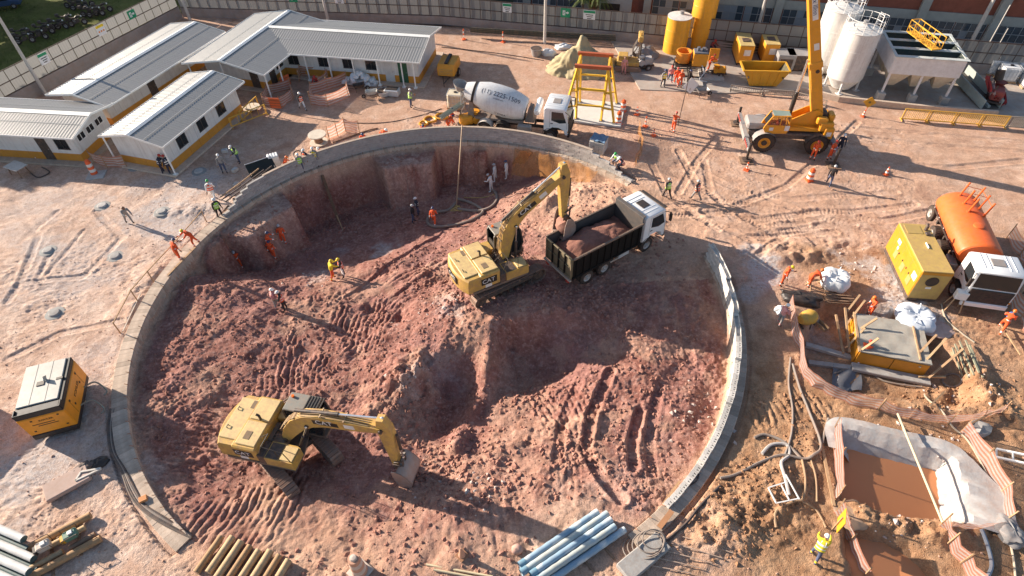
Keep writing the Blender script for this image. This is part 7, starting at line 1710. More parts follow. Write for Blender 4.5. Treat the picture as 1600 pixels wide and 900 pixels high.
hose('long_cable', 'dark cable along the back of the open ground from the large hut corner', [(690, 74), (780, 84), (850, 95)], .035, hose_black, 'cable')
hose('timber_lath', 'grey lath lying behind the wall near the crouching persons', [(520, 224), (570, 206), (590, 201)], .05, timber_dark, 'timber', k=2)
for k, (c, r_) in enumerate((((672, 188), 9), ((690, 183), 9), ((662, 194), 6))): hose('yellow_hose', 'yellow hose loops on the ground left of the mixer, %s loop' % ('middle', 'right', 'left')[k], [(c[0]+r_*math.cos(a)*(1+.15*math.sin(3*a)), c[1]+r_*.5*math.sin(a)) for a in np.linspace(0, 14 if k < 2 else 7, 22)], .09, bright_yellow, group='yellow hose loops')
pump('concrete_pump', 'small yellow concrete pump below the mixer chute', 'pump', G(735, 200), R(20), amber, 1.35, seed=9)
st_b = thing('block_stack', 'wrapped stack of pale blocks with blue sheet behind the broken wall end', 'block stack', G(935, 238)+Vector((0, .3, 0)), R(-25)); mb = MB()
for i in range(3):
    for j in range(3):
        for k in range(5): mb.box((-.4+.4*i, -.4+.4*j, .12+.2*k), (.385, .385, .19), .01)
mb.build('blocks', conc_p, st_b)['kind'] = 'stuff'
mb = MB(); mb.sheet([[(-.6+.2*i, -.55+.28*j, 1.14+.07*math.sin(i*2.+j*1.7)) for i in range(7)] for j in range(5)]); mb.build('blue_sheet', P('blue film', (.10, .22, .36), .4, dust=.2), st_b)
og = P('orange mesh', (.50, .22, .05), .8, dust=.3, alpha=.42, spec=.1)
net('orange mesh strip hanging on a post right of the block stack', [G(997, 208), G(1002, 238), G(990, 262)], 1.3, mats=[og, og], bands=3, sag=.4, posts=False)
def pit_net():
    rows = []; g = np.linspace(73, 49, 26)
    for k in range(8):
        f = k/7; rows.append([(CX+(17.36-1.2*f-.12*math.sin(a*.9+k*.4))*math.cos(R(a)), CY+(17.36-1.2*f-.12*math.sin(a*.9+k*.4))*math.sin(R(a)), -.05-1.9*f**1.1*(.25+.75*(a-48)/25)+.08*math.sin(a*2.1+k)) for a in g])
    mb = MB(); mb.sheet(rows); return tag(mb.build('hanging_mesh', og), 'orange safety mesh hanging down inside the far right wall of the pit', 'safety mesh')
pit_net()
def strip_net():
    a, b = G(792, 272, -2.6), G(812, 236, .2); rows = [[tuple(a.lerp(b, t)+Vector((.10*math.sin(t*9)+w_, -.12*w_, 0))) for t in np.linspace(0, 1, 9)] for w_ in (0, .5, 1.0)]; mb = MB(); mb.sheet(rows); return tag(mb.build('mesh_strip', og), 'narrow orange mesh strip rising from the pit floor to the wall', 'safety mesh')
strip_net()
# ------------------------------------------------------------------ hoses in the pit
hose('grey_hose', 'thick grey hose looping on the pit floor up to the persons in white', [(713, 318), (700, 330), (678, 334), (668, 345), (676, 355), (705, 354), (735, 346), (753, 335), (752, 328), (735, 318), (714, 312)], .11, hose_grey)
hose('grey_hose', 'thick grey hose running right to the persons in white', [(716, 328), (745, 331), (765, 326), (776, 314), (774, 302), (768, 299)], .11, hose_grey)
a, b = Vector((CX+17.5*math.cos(R(87)), CY+17.5*math.sin(R(87)), 1.3)), GT(713, 322); q = crom([a+Vector((0, .3, .1)), a+Vector((0, -.3, .1)), a.lerp(b, .3)+Vector((0, -.9, 0)), a.lerp(b, .7)+Vector((0, -.5, 0)), b]); mb = MB(); mb.tube([p-q[0] for p in q], .055, 7); tag(mb.build('hanging_hose', P('tan hose', (.40, .28, .17), .6, dust=.4), loc=q[0]), 'tan hose hanging over the far wall down into the pit', 'hose')
hose('yellow_rope', 'yellow rope tangle on the pit floor below the hanging hose', [(713+7*math.cos(a*1.3)*(1+.3*math.sin(a)), 326+4*math.sin(a)) for a in np.linspace(0, 18, 36)], .035, P('yellow rope', (.55, .38, .12), .8, dust=.3), 'rope', k=3)
hose('thin_rope', 'thin yellow cord across the pit floor to the persons in white', [(725, 309), (755, 309), (775, 303)], .03, P('yellow rope', (.55, .38, .12)), 'cord')
timber_bar('rust_beam', 'rusty steel soldier beam leaning in the soil face', Vector((-13.6, 37.6, -3.6)), Vector((-14.6, 39.6, -.5)), .22, .22, P('rusty brown steel', (.11, .065, .035), .8, dust=.3), 'beam'); timber_bar('pale_lath', 'pale lath stuck in the foot of the soil face', GT(536, 360), GT(530, 350, .9), .07, .07, timber)
wbp = thing('clip_board', 'white board held by the person in the orange vest', 'board', GT(539, 434, .85)+Vector((.05, -.35, 0)), R(-60)); mb = MB(); mb.bar((-.25, 0, 0), (.25, .05, .1), .03, .5); mb.build('board', white_paint, wbp)
# ------------------------------------------------------------------ rail and hoses along the left of the ring
rl = thing('hand_rail', 'rough wooden hand rail with posts on the outer edge of the ring beam', 'rail', G(232, 440)); pr_ = [Zp(G(u, v), .95) for u, v in ((188, 520), (215, 470), (240, 440), (275, 400), (322, 345))]; o_ = G(232, 440)
for a, b in zip(pr_, pr_[1:]): mb = MB(); mb.bar(a-o_, b-o_, .06, .05); mb.build('rail', timber, rl)
for p in pr_: mb = MB(); mb.bar(p-o_+Vector((0, 0, -1.0)), p-o_+Vector((0, 0, .05)), .05); mb.build('post', timber, rl)
timber_bar('white_lath', 'pale lath lying between the rail and the ring beam', Zp(G(192, 518), .08), Zp(G(220, 458), .10), .06, .05, P('pale lath', (.60, .52, .44), .8)); timber_bar('long_board', 'long board laid on the ring beam below the orange suits', G(262, 430, .12), G(305, 386, .12), .14, .04, timber)
timber_bar('brown_plank', 'brown plank standing on the right ring beam end', G(1030, 824, .12), G(1050, 798, .35), .24, .06, P('red brown plank', (.35, .17, .08), .8, dust=.2)); timber_bar('edge_lath', 'lath along the inner edge of the right ring beam', G(1037, 786, -.2), G(1062, 752, -.2), .10, .06, timber)
for k in range(4): hose('black_hose', 'dark hose along the outer side of the left ring beam, %s of four' % ('innermost', 'second', 'third', 'outermost')[k], [(180-k*2, 640), (176-k*2, 668), (180-k*2, 705), (196-k*2, 735), (212-k*2.5, 765+k*3), (228-k*2, 790+k*2), (262-k*3, 812+k*2), (300, 836+k*2)], .06, (hose_black, hose_grey, hose_black, P('dark hose', (.07, .065, .06), .6, dust=.3))[k], group='hoses along the left ring beam')
tbx = thing('rag_box', 'orange wooden box between the hoses at the lower left beam', 'box', GT(226, 782), R(30)); mb = MB(); mb.box((0, 0, .1), (.35, .3, .25), .02); mb.build('box', P('orange wood', (.62, .27, .10), .8, dust=.2), tbx)
# ------------------------------------------------------------------ left foreground
KO = thing('diesel_generator', 'orange generator with grey roof in the left foreground', 'generator', (-23.75, 18.2, 0), R(108)); kl, kw_, kz0, kz1 = 3.3, 2.15, .45, 2.1; kor = P('orange generator paint', (.80, .30, .01), .4, dust=.08); kgr = P('pale grey roof paint', (.40, .40, .37), .45, dust=.15, var=.12); kch = P('charcoal trim', (.012, .013, .014), .5, dust=.02)
mb = MB(); mb.box((0, 0, .30), (kl+.1, kw_-.1, .34), .03); mb.build('base_tank', black_paint, KO)
mb = MB(); mb.box((0, 0, (kz0+1.75)/2), (kl, kw_, 1.75-kz0), .05); kb = mb.build('body', kor, KO)
mb = MB(); mb.box((0, 0, 1.90), (kl-.04, kw_-.04, .30), .03); mb.build('charcoal_band', kch, KO); mb = MB(); mb.box((.26, .08, 2.07), (kl-.62, kw_-.26, .08), .03); kr = mb.build('roof', kgr, KO)
mb = MB(); mb.box((-kl/2+.24, .0, 2.06), (.40, kw_-.3, .04)); mb.build('air_outlet', P('deep blue black', (.012, .016, .024), .5, dust=.05), KO)
mb = MB(); mb.box((-kl/2+.03, 0, 2.08), (.06, kw_-.05, .16), .02); mb.box((-kl/2+.22, kw_/2-.06, 2.08), (.42, .08, .14), .02); mb.box((-kl/2+.22, -kw_/2+.06, 2.08), (.42, .08, .14), .02); mb.build('outlet_frame', kch, KO)['kind'] = 'stuff'
mb = MB()
for y in (-.28, .42): mb.box((.22, y, 2.115), (kl-.6, .012, .006))
mb.build('roof_seam', kch, kr)['kind'] = 'stuff'
mb = MB(); mb.box((.18, .1, 2.12), (.28, .36, .05), .01); mb.build('filler_recess', black_paint, kr); mb = MB(); mb.bar((.3, -.1, 2.13), (.42, -.14, 2.35), .03, .2); mb.build('exhaust_flap', kgr, kr); mb = MB(); mb.box((.25, -.75, 2.10), (.16, .32, .06), .01); mb.build('lifting_point', black_paint, kr)
lettering('KOHLER', .27, P('dark generator print', (.06, .03, .01), .5, dust=0), kb, (.15, -kw_/2-.006, 1.15), (1, 0, 0), (0, 0, 1)); lettering('KOHLER', .17, P('dark generator print', (.06, .03, .01)), kb, (-kl/2-.006, -.1, 1.45), (0, -1, 0), (0, 0, 1))
mb = MB()
for k, z in enumerate((1.22, 1.08)): mb.box((-kl/2-.004, .1-.15*k, z), (.008, 1.0-.1*k, .05))
mb.box((-.95, -kw_/2-.003, 1.1), (.012, .008, 1.0)); mb.box((.95, -kw_/2-.003, 1.1), (.012, .008, 1.0)); mb.build('print', P('dark generator print', (.06, .03, .01)), kb)['kind'] = 'stuff'
mb = MB()
for (x, z) in ((-.9, 1.5), (.9, 1.5), (-.7, 1.0), (.7, 1.0)): mb.box((x, -kw_/2-.015, z), (.10, .03, .12), .01)
for (y, z) in ((-.7, 1.6), (.7, .75), (-.75, .75), (.5, 1.55)): mb.box((-kl/2-.015, y, z), (.03, .10, .08), .01)
mb.build('latch', black_paint, kb)['kind'] = 'stuff'
for k, x in enumerate((-.5, .7)): q = [KO.matrix_basis @ Vector(p) for p in ((x, -1.0, .5), (x+.15, -1.6, .55), (x-.2, -2.0, .1), (x-.5, -1.9, .06))]; q = crom(q); mb = MB(); mb.tube([p-q[0] for p in q], .045, 6); tag(mb.build('power_cable', P('grey green cable', (.24, .26, .22), .6, dust=.2), loc=q[0]), 'thick cable curling from the orange generator, %s' % ('nearer the camera', 'further away')[k], 'cable')
sl2 = thing('tilted_slab', 'pinkish slab lying on the ground below the orange generator', 'slab', GT(108, 757, .05), R(38)); mb = MB(); mb.box((0, 0, .12), (1.9, 1.0, .25), .03); mb.build('slab', P('pinkish slab', (.46, .34, .29), .85, dust=.2), sl2)
tf = thing('triangle_frame', 'pale triangular frame lying on the slab edge', 'frame', GT(142, 745, .32), R(20)); mb = MB(); mb.bar((-.5, -.2, 0), (.6, .05, 0), .08); mb.build('bar', P('pale frame', (.62, .60, .55), .7, dust=.2), tf); mb = MB(); mb.bar((-.5, -.2, 0), (-.3, .2, 0), .08); mb.build('bar', P('pale frame', (.62, .6, .55)), tf); mb = MB(); mb.bar((-.3, .2, .02), (.6, .05, .02), .08); mb.build('bar', P('pale frame', (.62, .6, .55)), tf)
heapcloth('black_sheet', 'crumpled black sheeting beside the triangular frame', 'sheeting', GT(152, 726), .55, .35, .35, tarp_k, 31, .5); heapcloth('black_sheet', 'dark cloth folded on the tilted slab', 'sheeting', GT(132, 735, .2), .5, .3, .2, P('dark grey cloth', (.07, .07, .075), .8), 33, .8)
log_m = P('pale round timber', (.48, .34, .19), .8, dust=.2, var=.25, sc_=3, bump=.3); log_d = P('darker round timber', (.36, .22, .11), .8, dust=.2, var=.25, sc_=3, bump=.3); log_e = P('cut timber end', (.55, .42, .27), .85, dust=.1)
def log(label, a, b, r_, mat, group, name='log', cat='log', endm=None):
    a = Vector(a); b = Vector(b); m_ = (a+b)/2; d = (b-a).normalized(); mb = MB(); mb.cyl(a-m_, b-m_, r_, r_*.97, 14, False); t_ = thing(name, label, cat, m_, 0, group); mb.build('trunk' if cat == 'log' else 'tube', mat, t_)
    mb = MB()
    for p, s in ((a-m_, 1), (b-m_, -1)): mb.cyl(p+d*.001*s, p+d*.012*s, r_*.985, r_*.96, 14)
    mb.build('end', endm or log_e, t_)['kind'] = 'stuff'; return t_
ords8 = ('leftmost', 'second from the left', 'third from the left', 'fourth from the left', 'fifth from the left', 'sixth from the left', 'seventh from the left', 'rightmost')
A0, B0 = G(314, 884, .18), G(346, 838, .18); dv = (G(420, 925, .18)-G(314, 884, .18))/6.4; ln8 = (1.0, 1.0, 1.55, 1.35, 1.3, 1.2, 1.1, .9)
for k in range(8):
    d = (B0-A0).normalized(); a = A0+dv*k*.92+d*(.15*(k % 2)-.0); b = B0+dv*k*.92+d*(.05*((k*3) % 4)); log('round timber in the stack below the beam end, '+ords8[k], a-d*.3*ln8[k], b, .15+.012*(k % 3), log_m if k % 3 else log_d, 'round timbers in the foreground stack')
pl = thing('timber_skid', 'wooden skid of round timbers carrying two small engines at bottom left', 'skid', GT(95, 860), R(35)); pl.scale = (1.05,)*3
for i, (y, l, x) in enumerate(((.75, 2.6, .1), (.30, 1.5, .35), (-.25, 1.3, -.5), (-.62, 2.7, .2), (-.30, 1.0, .9))): mb = MB(); mb.cyl((x-l/2, y, .22), (x+l/2, y, .22), .16 if i in (0, 3) else .13, n=12); mb.build('timber', (log_d, log_m, log_m, log_d, timber_dark)[i], pl)
mb = MB(); mb.bar((-.4, -1.0, .05), (-.2, 1.1, .05), .1); mb.bar((.7, -.8, .05), (.8, 1.1, .05), .1); mb.build('bearer', timber_dark, pl)['kind'] = 'stuff'
for x, y, c1, c2, lb in ((-.35, .22, P('pale engine cover', (.55, .50, .44), .6, dust=.3), black_paint, 'small pale and black engine on the timber skid'), (.65, .05, P('green engine cover', (.06, .20, .15), .5, dust=.2), bright_yellow, 'small green and yellow engine on the timber skid')):
    l = pl.matrix_basis @ Vector((x, y, .36)); e = thing('small_engine', lb, 'engine', l, R(35)); mb = MB(); mb.box((0, 0, .2), (.55, .42, .34), .06); mb.build('cover', c1, e); mb = MB(); mb.box((-.3, -.02, .18), (.2, .36, .26), .04); mb.build('tank', c2, e); mb = MB(); mb.box((.05, .0, .40), (.2, .2, .08), .02); mb.build('air_filter', logo_w, e); mb = MB(); mb.tube([(-.3, -.25, .1), (-.3, -.3, .45), (.3, -.3, .45), (.3, -.25, .1)], .02, 5); mb.tube([(-.3, .25, .1), (-.3, .3, .45), (.3, .3, .45), (.3, .25, .1)], .02, 5); mb.build('frame', dark_steel, e)
pv = P('pale pipe wrap', (.66, .66, .64), .5, dust=.12, var=.15); pb = P('blue plastic pipe', (.16, .32, .43), .35, dust=.15, var=.2); pt = P('dark teal pipe', (.02, .09, .11), .4, dust=.15)
def pipe_mat(name, c, c2):
    m = P(name, c, .4, dust=.16, var=.12); t = m.node_tree; b = t.nodes['Principled BSDF']; src = b.inputs['Base Color'].links[0].from_socket
    tc = N(t, 'ShaderNodeTexCoord'); nn = N(t, 'ShaderNodeTexNoise', i_Scale=1.3, i_Detail=5.0); t.links.new(tc.outputs['Object'], nn.inputs['Vector']); mr_ = N(t, 'ShaderNodeMapRange'); mr_.inputs[1].default_value = .45; mr_.inputs[2].default_value = .6; t.links.new(nn.outputs[0], mr_.inputs[0])
    mx = N(t, 'ShaderNodeMix', data_type='RGBA'); t.links.new(mr_.outputs[0], mx.inputs[0]); t.links.new(src, mx.inputs[6]); mx.inputs[7].default_value = (*c2, 1); t.links.new(mx.outputs[2], b.inputs['Base Color']); return m
pm1 = pipe_mat('worn blue pipe', (.26, .40, .52), (.60, .63, .63)); pm2 = pipe_mat('worn grey blue pipe', (.46, .51, .49), (.36, .47, .54)); ord6 = ('upper left', 'second', 'third', 'fourth', 'lower right', 'underneath')
a0, b0 = G(812, 884, .25), G(934, 800, .25); a1, b1 = G(848, 914, .25), G(970, 830, .25)
for k in range(6):
    f = k/4 if k < 5 else .55; a, b = a0.lerp(a1, f), b0.lerp(b1, f); a.z = b.z = TZ(a.x, a.y)+(.36 if k < 5 else .13)-(.0 if k < 4 else .12); d = (b-a).normalized(); b = b+d*.12*((k*2) % 3); a = a-d*.2*(k % 2)
    t_ = thing('water_pipe', 'blue and white ribbed pipe in the foreground stack, '+ord6[k], 'pipe', (a+b)/2, 0, 'blue pipes in the foreground stack'); m_ = (a+b)/2; mb = MB(); n = 26; L_ = (b-a).length
    prr = [(.150+.010*(j % 2), ) for j in range(n)]; mb.tube([a-m_+d*(L_*j/(n-1)) for j in range(n)], [.155+.010*((j % 3) == 0) for j in range(n)], 14, False); mb.build('tube', (pm1, pm2)[k % 2], t_, ang=40)
    mb = MB(); mb.cyl(a-m_-d*.02, a-m_+d*.30, .172, n=14, caps=False); mb.build('blue_collar', pb, t_); mb = MB(); mb.cyl(a-m_+d*.03, a-m_+d*.05, .15, n=14); mb.cyl(b-m_-d*.05, b-m_-d*.03, .15, n=14); mb.build('dark_inside', black_paint, t_)['kind'] = 'stuff'
for k in range(2): q = GT(905+28*k, 868-24*k); timber_bar('pipe_bearer', 'timber bearer under the blue pipes, '+('left one', 'right one')[k], q+Vector((-.5, .75, .05)), q+Vector((.65, -.85, .05)), .10, .09, timber_dark)
a0, b0 = G(-55, 805, .2), G(50, 850, .2)
for k in range(7):
    r_ = (0, 1, 2, 3, .5, 1.5, 2.5)[k]; zz = .55 if k < 4 else .2; off = (G(-62, 900, .2)-G(-55, 822, .2))*(r_/3.4); a, b = a0+off, b0+off; a.z = b.z = zz-.12*(k % 2)+.05; b = b+(b-a)*.04*((k*3) % 4-1)
    log('pale ended plastic pipe at the bottom left corner, '+('top', 'second', 'third', 'fourth', 'lower first', 'lower second', 'lower third')[k], a, b, .17, pv if k < 4 else pt, 'plastic pipes at the left edge', 'plastic_pipe', 'pipe', pt)
for k, (a, b) in enumerate((((666, 883), (770, 902)), ((678, 891), (790, 912)))): a, b = GT(*a, .07), GT(*b, .07); log('pale stripped pole lying in the right foreground, '+('upper', 'lower')[k], a, b, .05, P('stripped pole', (.62, .52, .34), .7, dust=.15), 'stripped poles in the foreground', 'wooden_pole', 'log')
for k, (u, v) in enumerate(((808, 857), (880, 700), (835, 490), (760, 880))): t_ = None
mb = MB(); mb.ball((0, 0, .12), (.26, .22, .24), 12, 8, jit=.12, rg=random.Random(2)); tag(mb.build('round_stone', P('pinkish stone', (.48, .30, .25), .85, dust=.3), loc=GT(808, 860), ang=60), 'round pinkish stone left of the blue pipes', 'stone')
# wire coil and bars at the end of the right beam
for k in range(5): hose('wire_coil', 'loop of grey wire on the right beam end, %s' % ('widest', 'second', 'third', 'fourth', 'smallest')[k], [(1003+k*4+(30-3*k)*math.cos(a), 858-k*2+(24-2.5*k)*math.sin(a), .1+.12*math.sin(a*1.0+k)+.1*k) for a in np.linspace(k, k+6.6, 16)], .028, hose_grey, 'wire', group='wire loops at the beam end')
for k in range(5): a, b = GT(1010+k*14, 884-k*11, .12), GT(1080+k*16, 905-k*8-8, .08); mb = MB(); mb.tube([(0, 0, 0), tuple((b-a)*.5+Vector((0, 0, .03))), tuple(b-a)], .022, 5); tag(mb.build('rebar_rod', P('pale rebar', (.50, .38, .30), .7, dust=.3), loc=a), 'steel bar sticking out from the right beam end, %s' % ords8[k], 'bar', 'steel bars at the beam end')
beb = thing('broken_beam', 'broken concrete end block beneath the wire coil', 'concrete block', GT(1005, 872), R(35)); mb = MB(); mb.box((0, 0, .12), (2.4, .9, .35), .04); mb.build('block', conc_g, beb)
# ------------------------------------------------------------------ right side: generator, bags, concrete box
GE = thing('power_generator', 'big yellow generator with tan roof beside the water tanker', 'generator', (24.75, 26.65, 0), R(-98)); gl, gw_, gh = 4.4, 1.75, 2.35; gy = P('sunny yellow paint', (.58, .245, .01), .42, dust=.1); gtop = P('tan yellow roof', (.52, .36, .10), .55, dust=.35, var=.1)
mb = MB(); mb.box((0, 0, .2), (gl, gw_-.1, .35), .02); mb.build('base', dark_steel, GE); mb = MB(); mb.box((0, 0, (gh+.35)/2), (gl, gw_, gh-.35), .05); gb_ = mb.build('body', gy, GE); mb = MB(); mb.box((0, 0, gh+.02), (gl-.05, gw_-.05, .06), .02); gr_ = mb.build('roof', gtop, GE)
for x in (-.85, .35, 1.45): mb = MB(); mb.box((x, -gw_/2-.008, 1.0), (.42, .02, .55)); mb.build('louvre_panel', P('dusty louvre', (.42, .30, .09), .7, dust=.3), gb_)
mb = MB()
for x in (-1.5, -.3, .9): mb.box((x, -gw_/2-.002, 1.3), (.014, .006, 1.7))
mb.box((0, -gw_/2-.002, 2.1), (gl-.2, .006, .012)); mb.build('door_seam', P('dusty louvre', (.42, .3, .09)), gb_)['kind'] = 'stuff'
mb = MB(); mb.box((-1.1, -gw_/2-.006, 1.75), (.42, .012, .28)); mb.box((-.95, -gw_/2-.006, 1.4), (.2, .012, .2)); mb.box((1.75, -gw_/2-.006, 1.6), (.5, .012, .45)); mb.build('notice', logo_w, gb_)['kind'] = 'stuff'
mb = MB()
for x in (-.55, .1, .75, 1.2): mb.box((x, -gw_/2-.02, 1.3), (.08, .04, .12), .01)
mb.build('latch', black_paint, gb_)['kind'] = 'stuff'
mb = MB(); mb.box((gl/2+.004, 0, 1.2), (.012, gw_-.12, 1.9)); fe = mb.build('end_panel', gtop, gb_); mb = MB(); mb.cyl((gl/2+.0, -.05, 1.65), (gl/2+.03, -.05, 1.65), .36, n=18); mb.build('fan_opening', black_paint, fe); mb = MB(); mb.box((gl/2+.02, -.05, 1.15), (.02, .3, .14)); mb.build('notice', logo_w, fe)
mb = MB(); mb.box((-1.6, -.2, gh+.06), (.8, .9, .03)); mb.build('roof_grille', P('dusty louvre', (.42, .3, .09)), gr_); mb = MB(); mb.tube([(-1.6, .5, gh), (-1.6, .5, gh+.35), (-1.75, .5, gh+.42)], .1, 10); mb.box((-1.2, .5, gh+.1), (.3, .3, .12), .03); mb.build('exhaust', dark_steel, gr_); mb = MB(); mb.box((-.1, .1, gh+.09), (.5, .06, .1), .02); mb.build('lifting_lug', logo_w, gr_)
eb = thing('electrical_box', 'white electrical box on a timber stand at the generator foot', 'electrical box', G(1486, 482), R(-20)); mb = MB(); mb.box((0, 0, 1.2), (.62, .4, .55), .03); mb.build('box', white_paint, eb)
for x, y in ((-.3, -.2), (.3, -.2), (-.3, .2), (.3, .2)): mb = MB(); mb.bar((x*1.3, y*1.4, 0), (x*.8, y*.8, .95), .06); mb.build('leg', timber, eb)
def bigbag(label, loc, r_, h, seed, mat=bag_w, open_=True):
    t_ = thing('bulk_bag', label, 'bulk bag', loc, .4); rows = []; n = 32
    for (k, z) in ((.72, -.02), (.93, h*.12), (1.05, h*.4), (1.04, h*.66), (.93, h*.85), (.78, h*.97), (.60, h*1.0), (.40, h*.93), (.15, h*.86)):
        rows.append([(r_*k*(1+.07*math.cos(4*a)+.05*math.sin(7*a+z*3+seed)+.03*math.sin(13*a+z*9))*math.cos(a), r_*k*(1+.07*math.cos(4*a)+.05*math.sin(7*a+z*3+seed)+.03*math.sin(13*a+z*9))*math.sin(a), z+.03*math.sin(5*a+seed)*(k < .95)) for a in np.linspace(0, 2*PI, n, endpoint=False)])
    mb = MB(); mb.sheet(rows, closed=True); mb.add(rows[-1], [tuple(range(n))]); mb.build('bag', mat, t_, ang=50)
    mb = MB()
    for a in (.6, 2.2, 3.7, 5.3): c, s = math.cos(a)*r_*.7, math.sin(a)*r_*.7; mb.tube(crom([(c, s, h*.9), (c*1.1, s*1.1, h*1.12), (c*.7, s*.7, h*1.1), (c*.6, s*.6, h*.95)], 4), .03, 5)
    mb.build('lifting_loop', mat, t_)['kind'] = 'stuff'; return t_
bigbag('round white bulk bag on a pallet near the bending person', GT(1301, 446), .82, .95, 1); bigbag('white and blue bulk bag lying on the back of the concrete box', GT(1421, 510, .35), 1.05, .8, 4, P('white and blue woven bag', (.62, .68, .76), .7, dust=.08, var=.2))
heapcloth('grey_powder', 'spilled pale powder beside the white and blue bag', 'powder', GT(1461, 512), 1.1, .7, .18, P('pale pink powder', (.52, .38, .34), .95, dust=.3), 41)
pal = thing('lath_stack', 'stack of grey laths on the ground below the white bulk bag', 'timber stack', GT(1310, 470), R(-12))
for k in range(9): mb = MB(); mb.bar((-.85+.1*(k % 2), -.32+.08*k, .08+.10*(k % 3)), (.8, -.30+.08*k, .08+.10*((k+1) % 3)), .07, .06); mb.build('lath', timber_dark, pal)
tr_ = thing('work_trestle', 'small timber trestle next to the bending person', 'trestle', GT(1272, 448), R(10)); mb = MB(); mb.bar((-.5, 0, .6), (.5, 0, .6), .12, .06); mb.build('top', timber, tr_)
for x in (-.4, .4): mb = MB(); mb.bar((x, -.3, 0), (x, .05, .6), .06); mb.build('leg', timber, tr_); mb = MB(); mb.bar((x, .3, 0), (x, -.05, .6), .06); mb.build('leg', timber, tr_)
heapcloth('black_tarpaulin', 'black tarpaulin heap at the top of the striped net', 'tarpaulin', GT(1249, 468), 1.25, .55, .6, tarp_k, 44, -.4); heapcloth('white_sack', 'white sack hanging at the end of the striped net', 'sack', GT(1218, 488), .3, .28, .7, bag_w, 46)
ym = thing('yellow_mixer', 'dirty yellow drum mixer behind the striped net', 'mixer', GT(1257, 506), R(20)); mb = MB(); mb.lathe([(.25, -.5), (.42, -.2), (.45, .25), (.3, .5)], 18, c=(0, 0, .55), axis='x'); mb.build('drum', P('dirty yellow', (.62, .36, .04), .6, dust=.4), ym); mb = MB(); mb.bar((-.4, -.35, .1), (-.4, .35, .1), .08); mb.bar((.4, -.35, .1), (.4, .35, .1), .08); mb.bar((-.4, 0, .1), (.4, 0, .1), .08); mb.bar((0, .45, 0), (0, .35, .6), .06); mb.bar((0, -.45, 0), (0, -.35, .6), .06); mb.build('frame', dark_steel, ym)
tr2 = thing('wooden_trough', 'narrow wooden trough standing by the yellow mixer', 'trough', GT(1278, 508), R(-65)); mb = MB(); mb.box((0, 0, .1), (1.2, .3, .05)); mb.build('bottom', timber_dark, tr2)
for s in (1, -1): mb = MB(); mb.box((0, s*.15, .2), (1.2, .04, .22)); mb.build('side', timber, tr2)
# concrete box in its trench
BX = thing('concrete_box', 'concrete chamber with yellow formwork sides and timber props in the trench', 'concrete chamber', (21.35, 21.55, 0), R(-17)); bw_, bd_, bz_, bt_ = 3.6, 2.9, -.92, .22; cbm = P('wet cement top', (.36, .35, .31), .9, dust=.2, var=.15, bump=.4, bsc=30, spec=.2)
mb = MB(); mb.box((0, 0, (bz_+bt_)/2-.03), (bw_-.1, bd_-.1, bt_-bz_-.1)); mb.build('core', cbm, BX); mb = MB(); rows = [[(x, y, bt_+.03*math.sin(x*5)*math.cos(y*4)) for x in np.linspace(-bw_/2-.03, bw_/2+.03, 16)] for y in np.linspace(-bd_/2-.03, bd_/2+.03, 14)]; mb.sheet(rows); mb.build('top_slab', cbm, BX, ang=60); mb = MB(); mb.box((0, 0, bt_-.05), (bw_+.06, bd_+.06, .07)); mb.build('slab_edge', cbm, BX)
for i in range(2): mb = MB(); mb.box((-bw_/4+i*bw_/2, -bd_/2-.02, (bz_+bt_)/2-.05), (bw_/2-.04, .06, bt_-bz_-.14), .01); mb.build('form_panel', gy, BX)
for i in range(3): mb = MB(); mb.box((-bw_/2-.02, -bd_/3+i*bd_/3, (bz_+bt_)/2-.05), (.06, bd_/3-.04, bt_-bz_-.14), .01); mb.build('form_panel', gy, BX)
mb = MB(); mb.box((-bw_/2-.02, 0, bt_-.02), (.14, bd_+.15, .08), .01); mb.build('edge_board', timber, BX); mb = MB(); mb.box((.1, -bd_/2-.35, bz_+.1), (bw_+.4, .55, .22), .03); mb.build('footing', conc_g, BX); mb = MB(); mb.box((bw_/2-.55, 0, bt_+.05), (.10, bd_*.92, .07), .01); mb.build('edge_board', timber, BX)
def bxp(x, y, z): return BX.matrix_basis @ Vector((x, y, z))
prp = [((bw_/2-.5, -bd_/2-.1, -.1), (bw_/2+.65, .0, .95)), ((bw_/2-.5, -bd_/2+.7, .25), (bw_/2+.25, .25, .85)), ((bw_/2+.1, -bd_/2-.35, -.5), (bw_/2+1.5, -.35, .75)), ((bw_/2-.35, -bd_/2-.3, -.6), (bw_/2+1.0, -bd_/2-.05, -.5)), ((-bw_/2-.3, bd_/2-.5, -.3), (-bw_/2+.35, bd_/2+.5, .9)), ((-bw_/2-.4, -.1, -.4), (-bw_/2+.9, .75, .8)), ((-bw_/2-.35, -.7, -.4), (-bw_/2+.35, .2, .4)), ((-bw_/2-.6, -bd_/2+.2, -.5), (-bw_/2-.9, bd_/2, -.2)), ((-bw_/2-.3, -bd_/2+.3, -.4), (-bw_/2-.55, bd_/2+.2, .3)), ((-bw_/2+.1, -bd_/2+.1, .2), (-bw_/2+.75, -bd_/2+.55, .9)), ((-bw_/2-.5, bd_/2-.1, .1), (-bw_/2+.2, bd_/2+1.1, .7))]
plc = ('at the right front corner pointing up', 'on the right edge, shorter', 'outermost at the right pointing up', 'lying level at the right front', 'at the back left corner', 'across the left yellow panel', 'short one at the left panel', 'long board on the left side, outer', 'long board on the left side, inner', 'on the left end of the front edge', 'leaning behind the back left corner')
for k, (a, b) in enumerate(prp): timber_bar('timber_prop', 'sawn timber prop of the concrete chamber, '+plc[k], bxp(*a), bxp(*b), .11, .08, timber if k % 3 else log_m, 'timber', 'timber props around the concrete chamber')
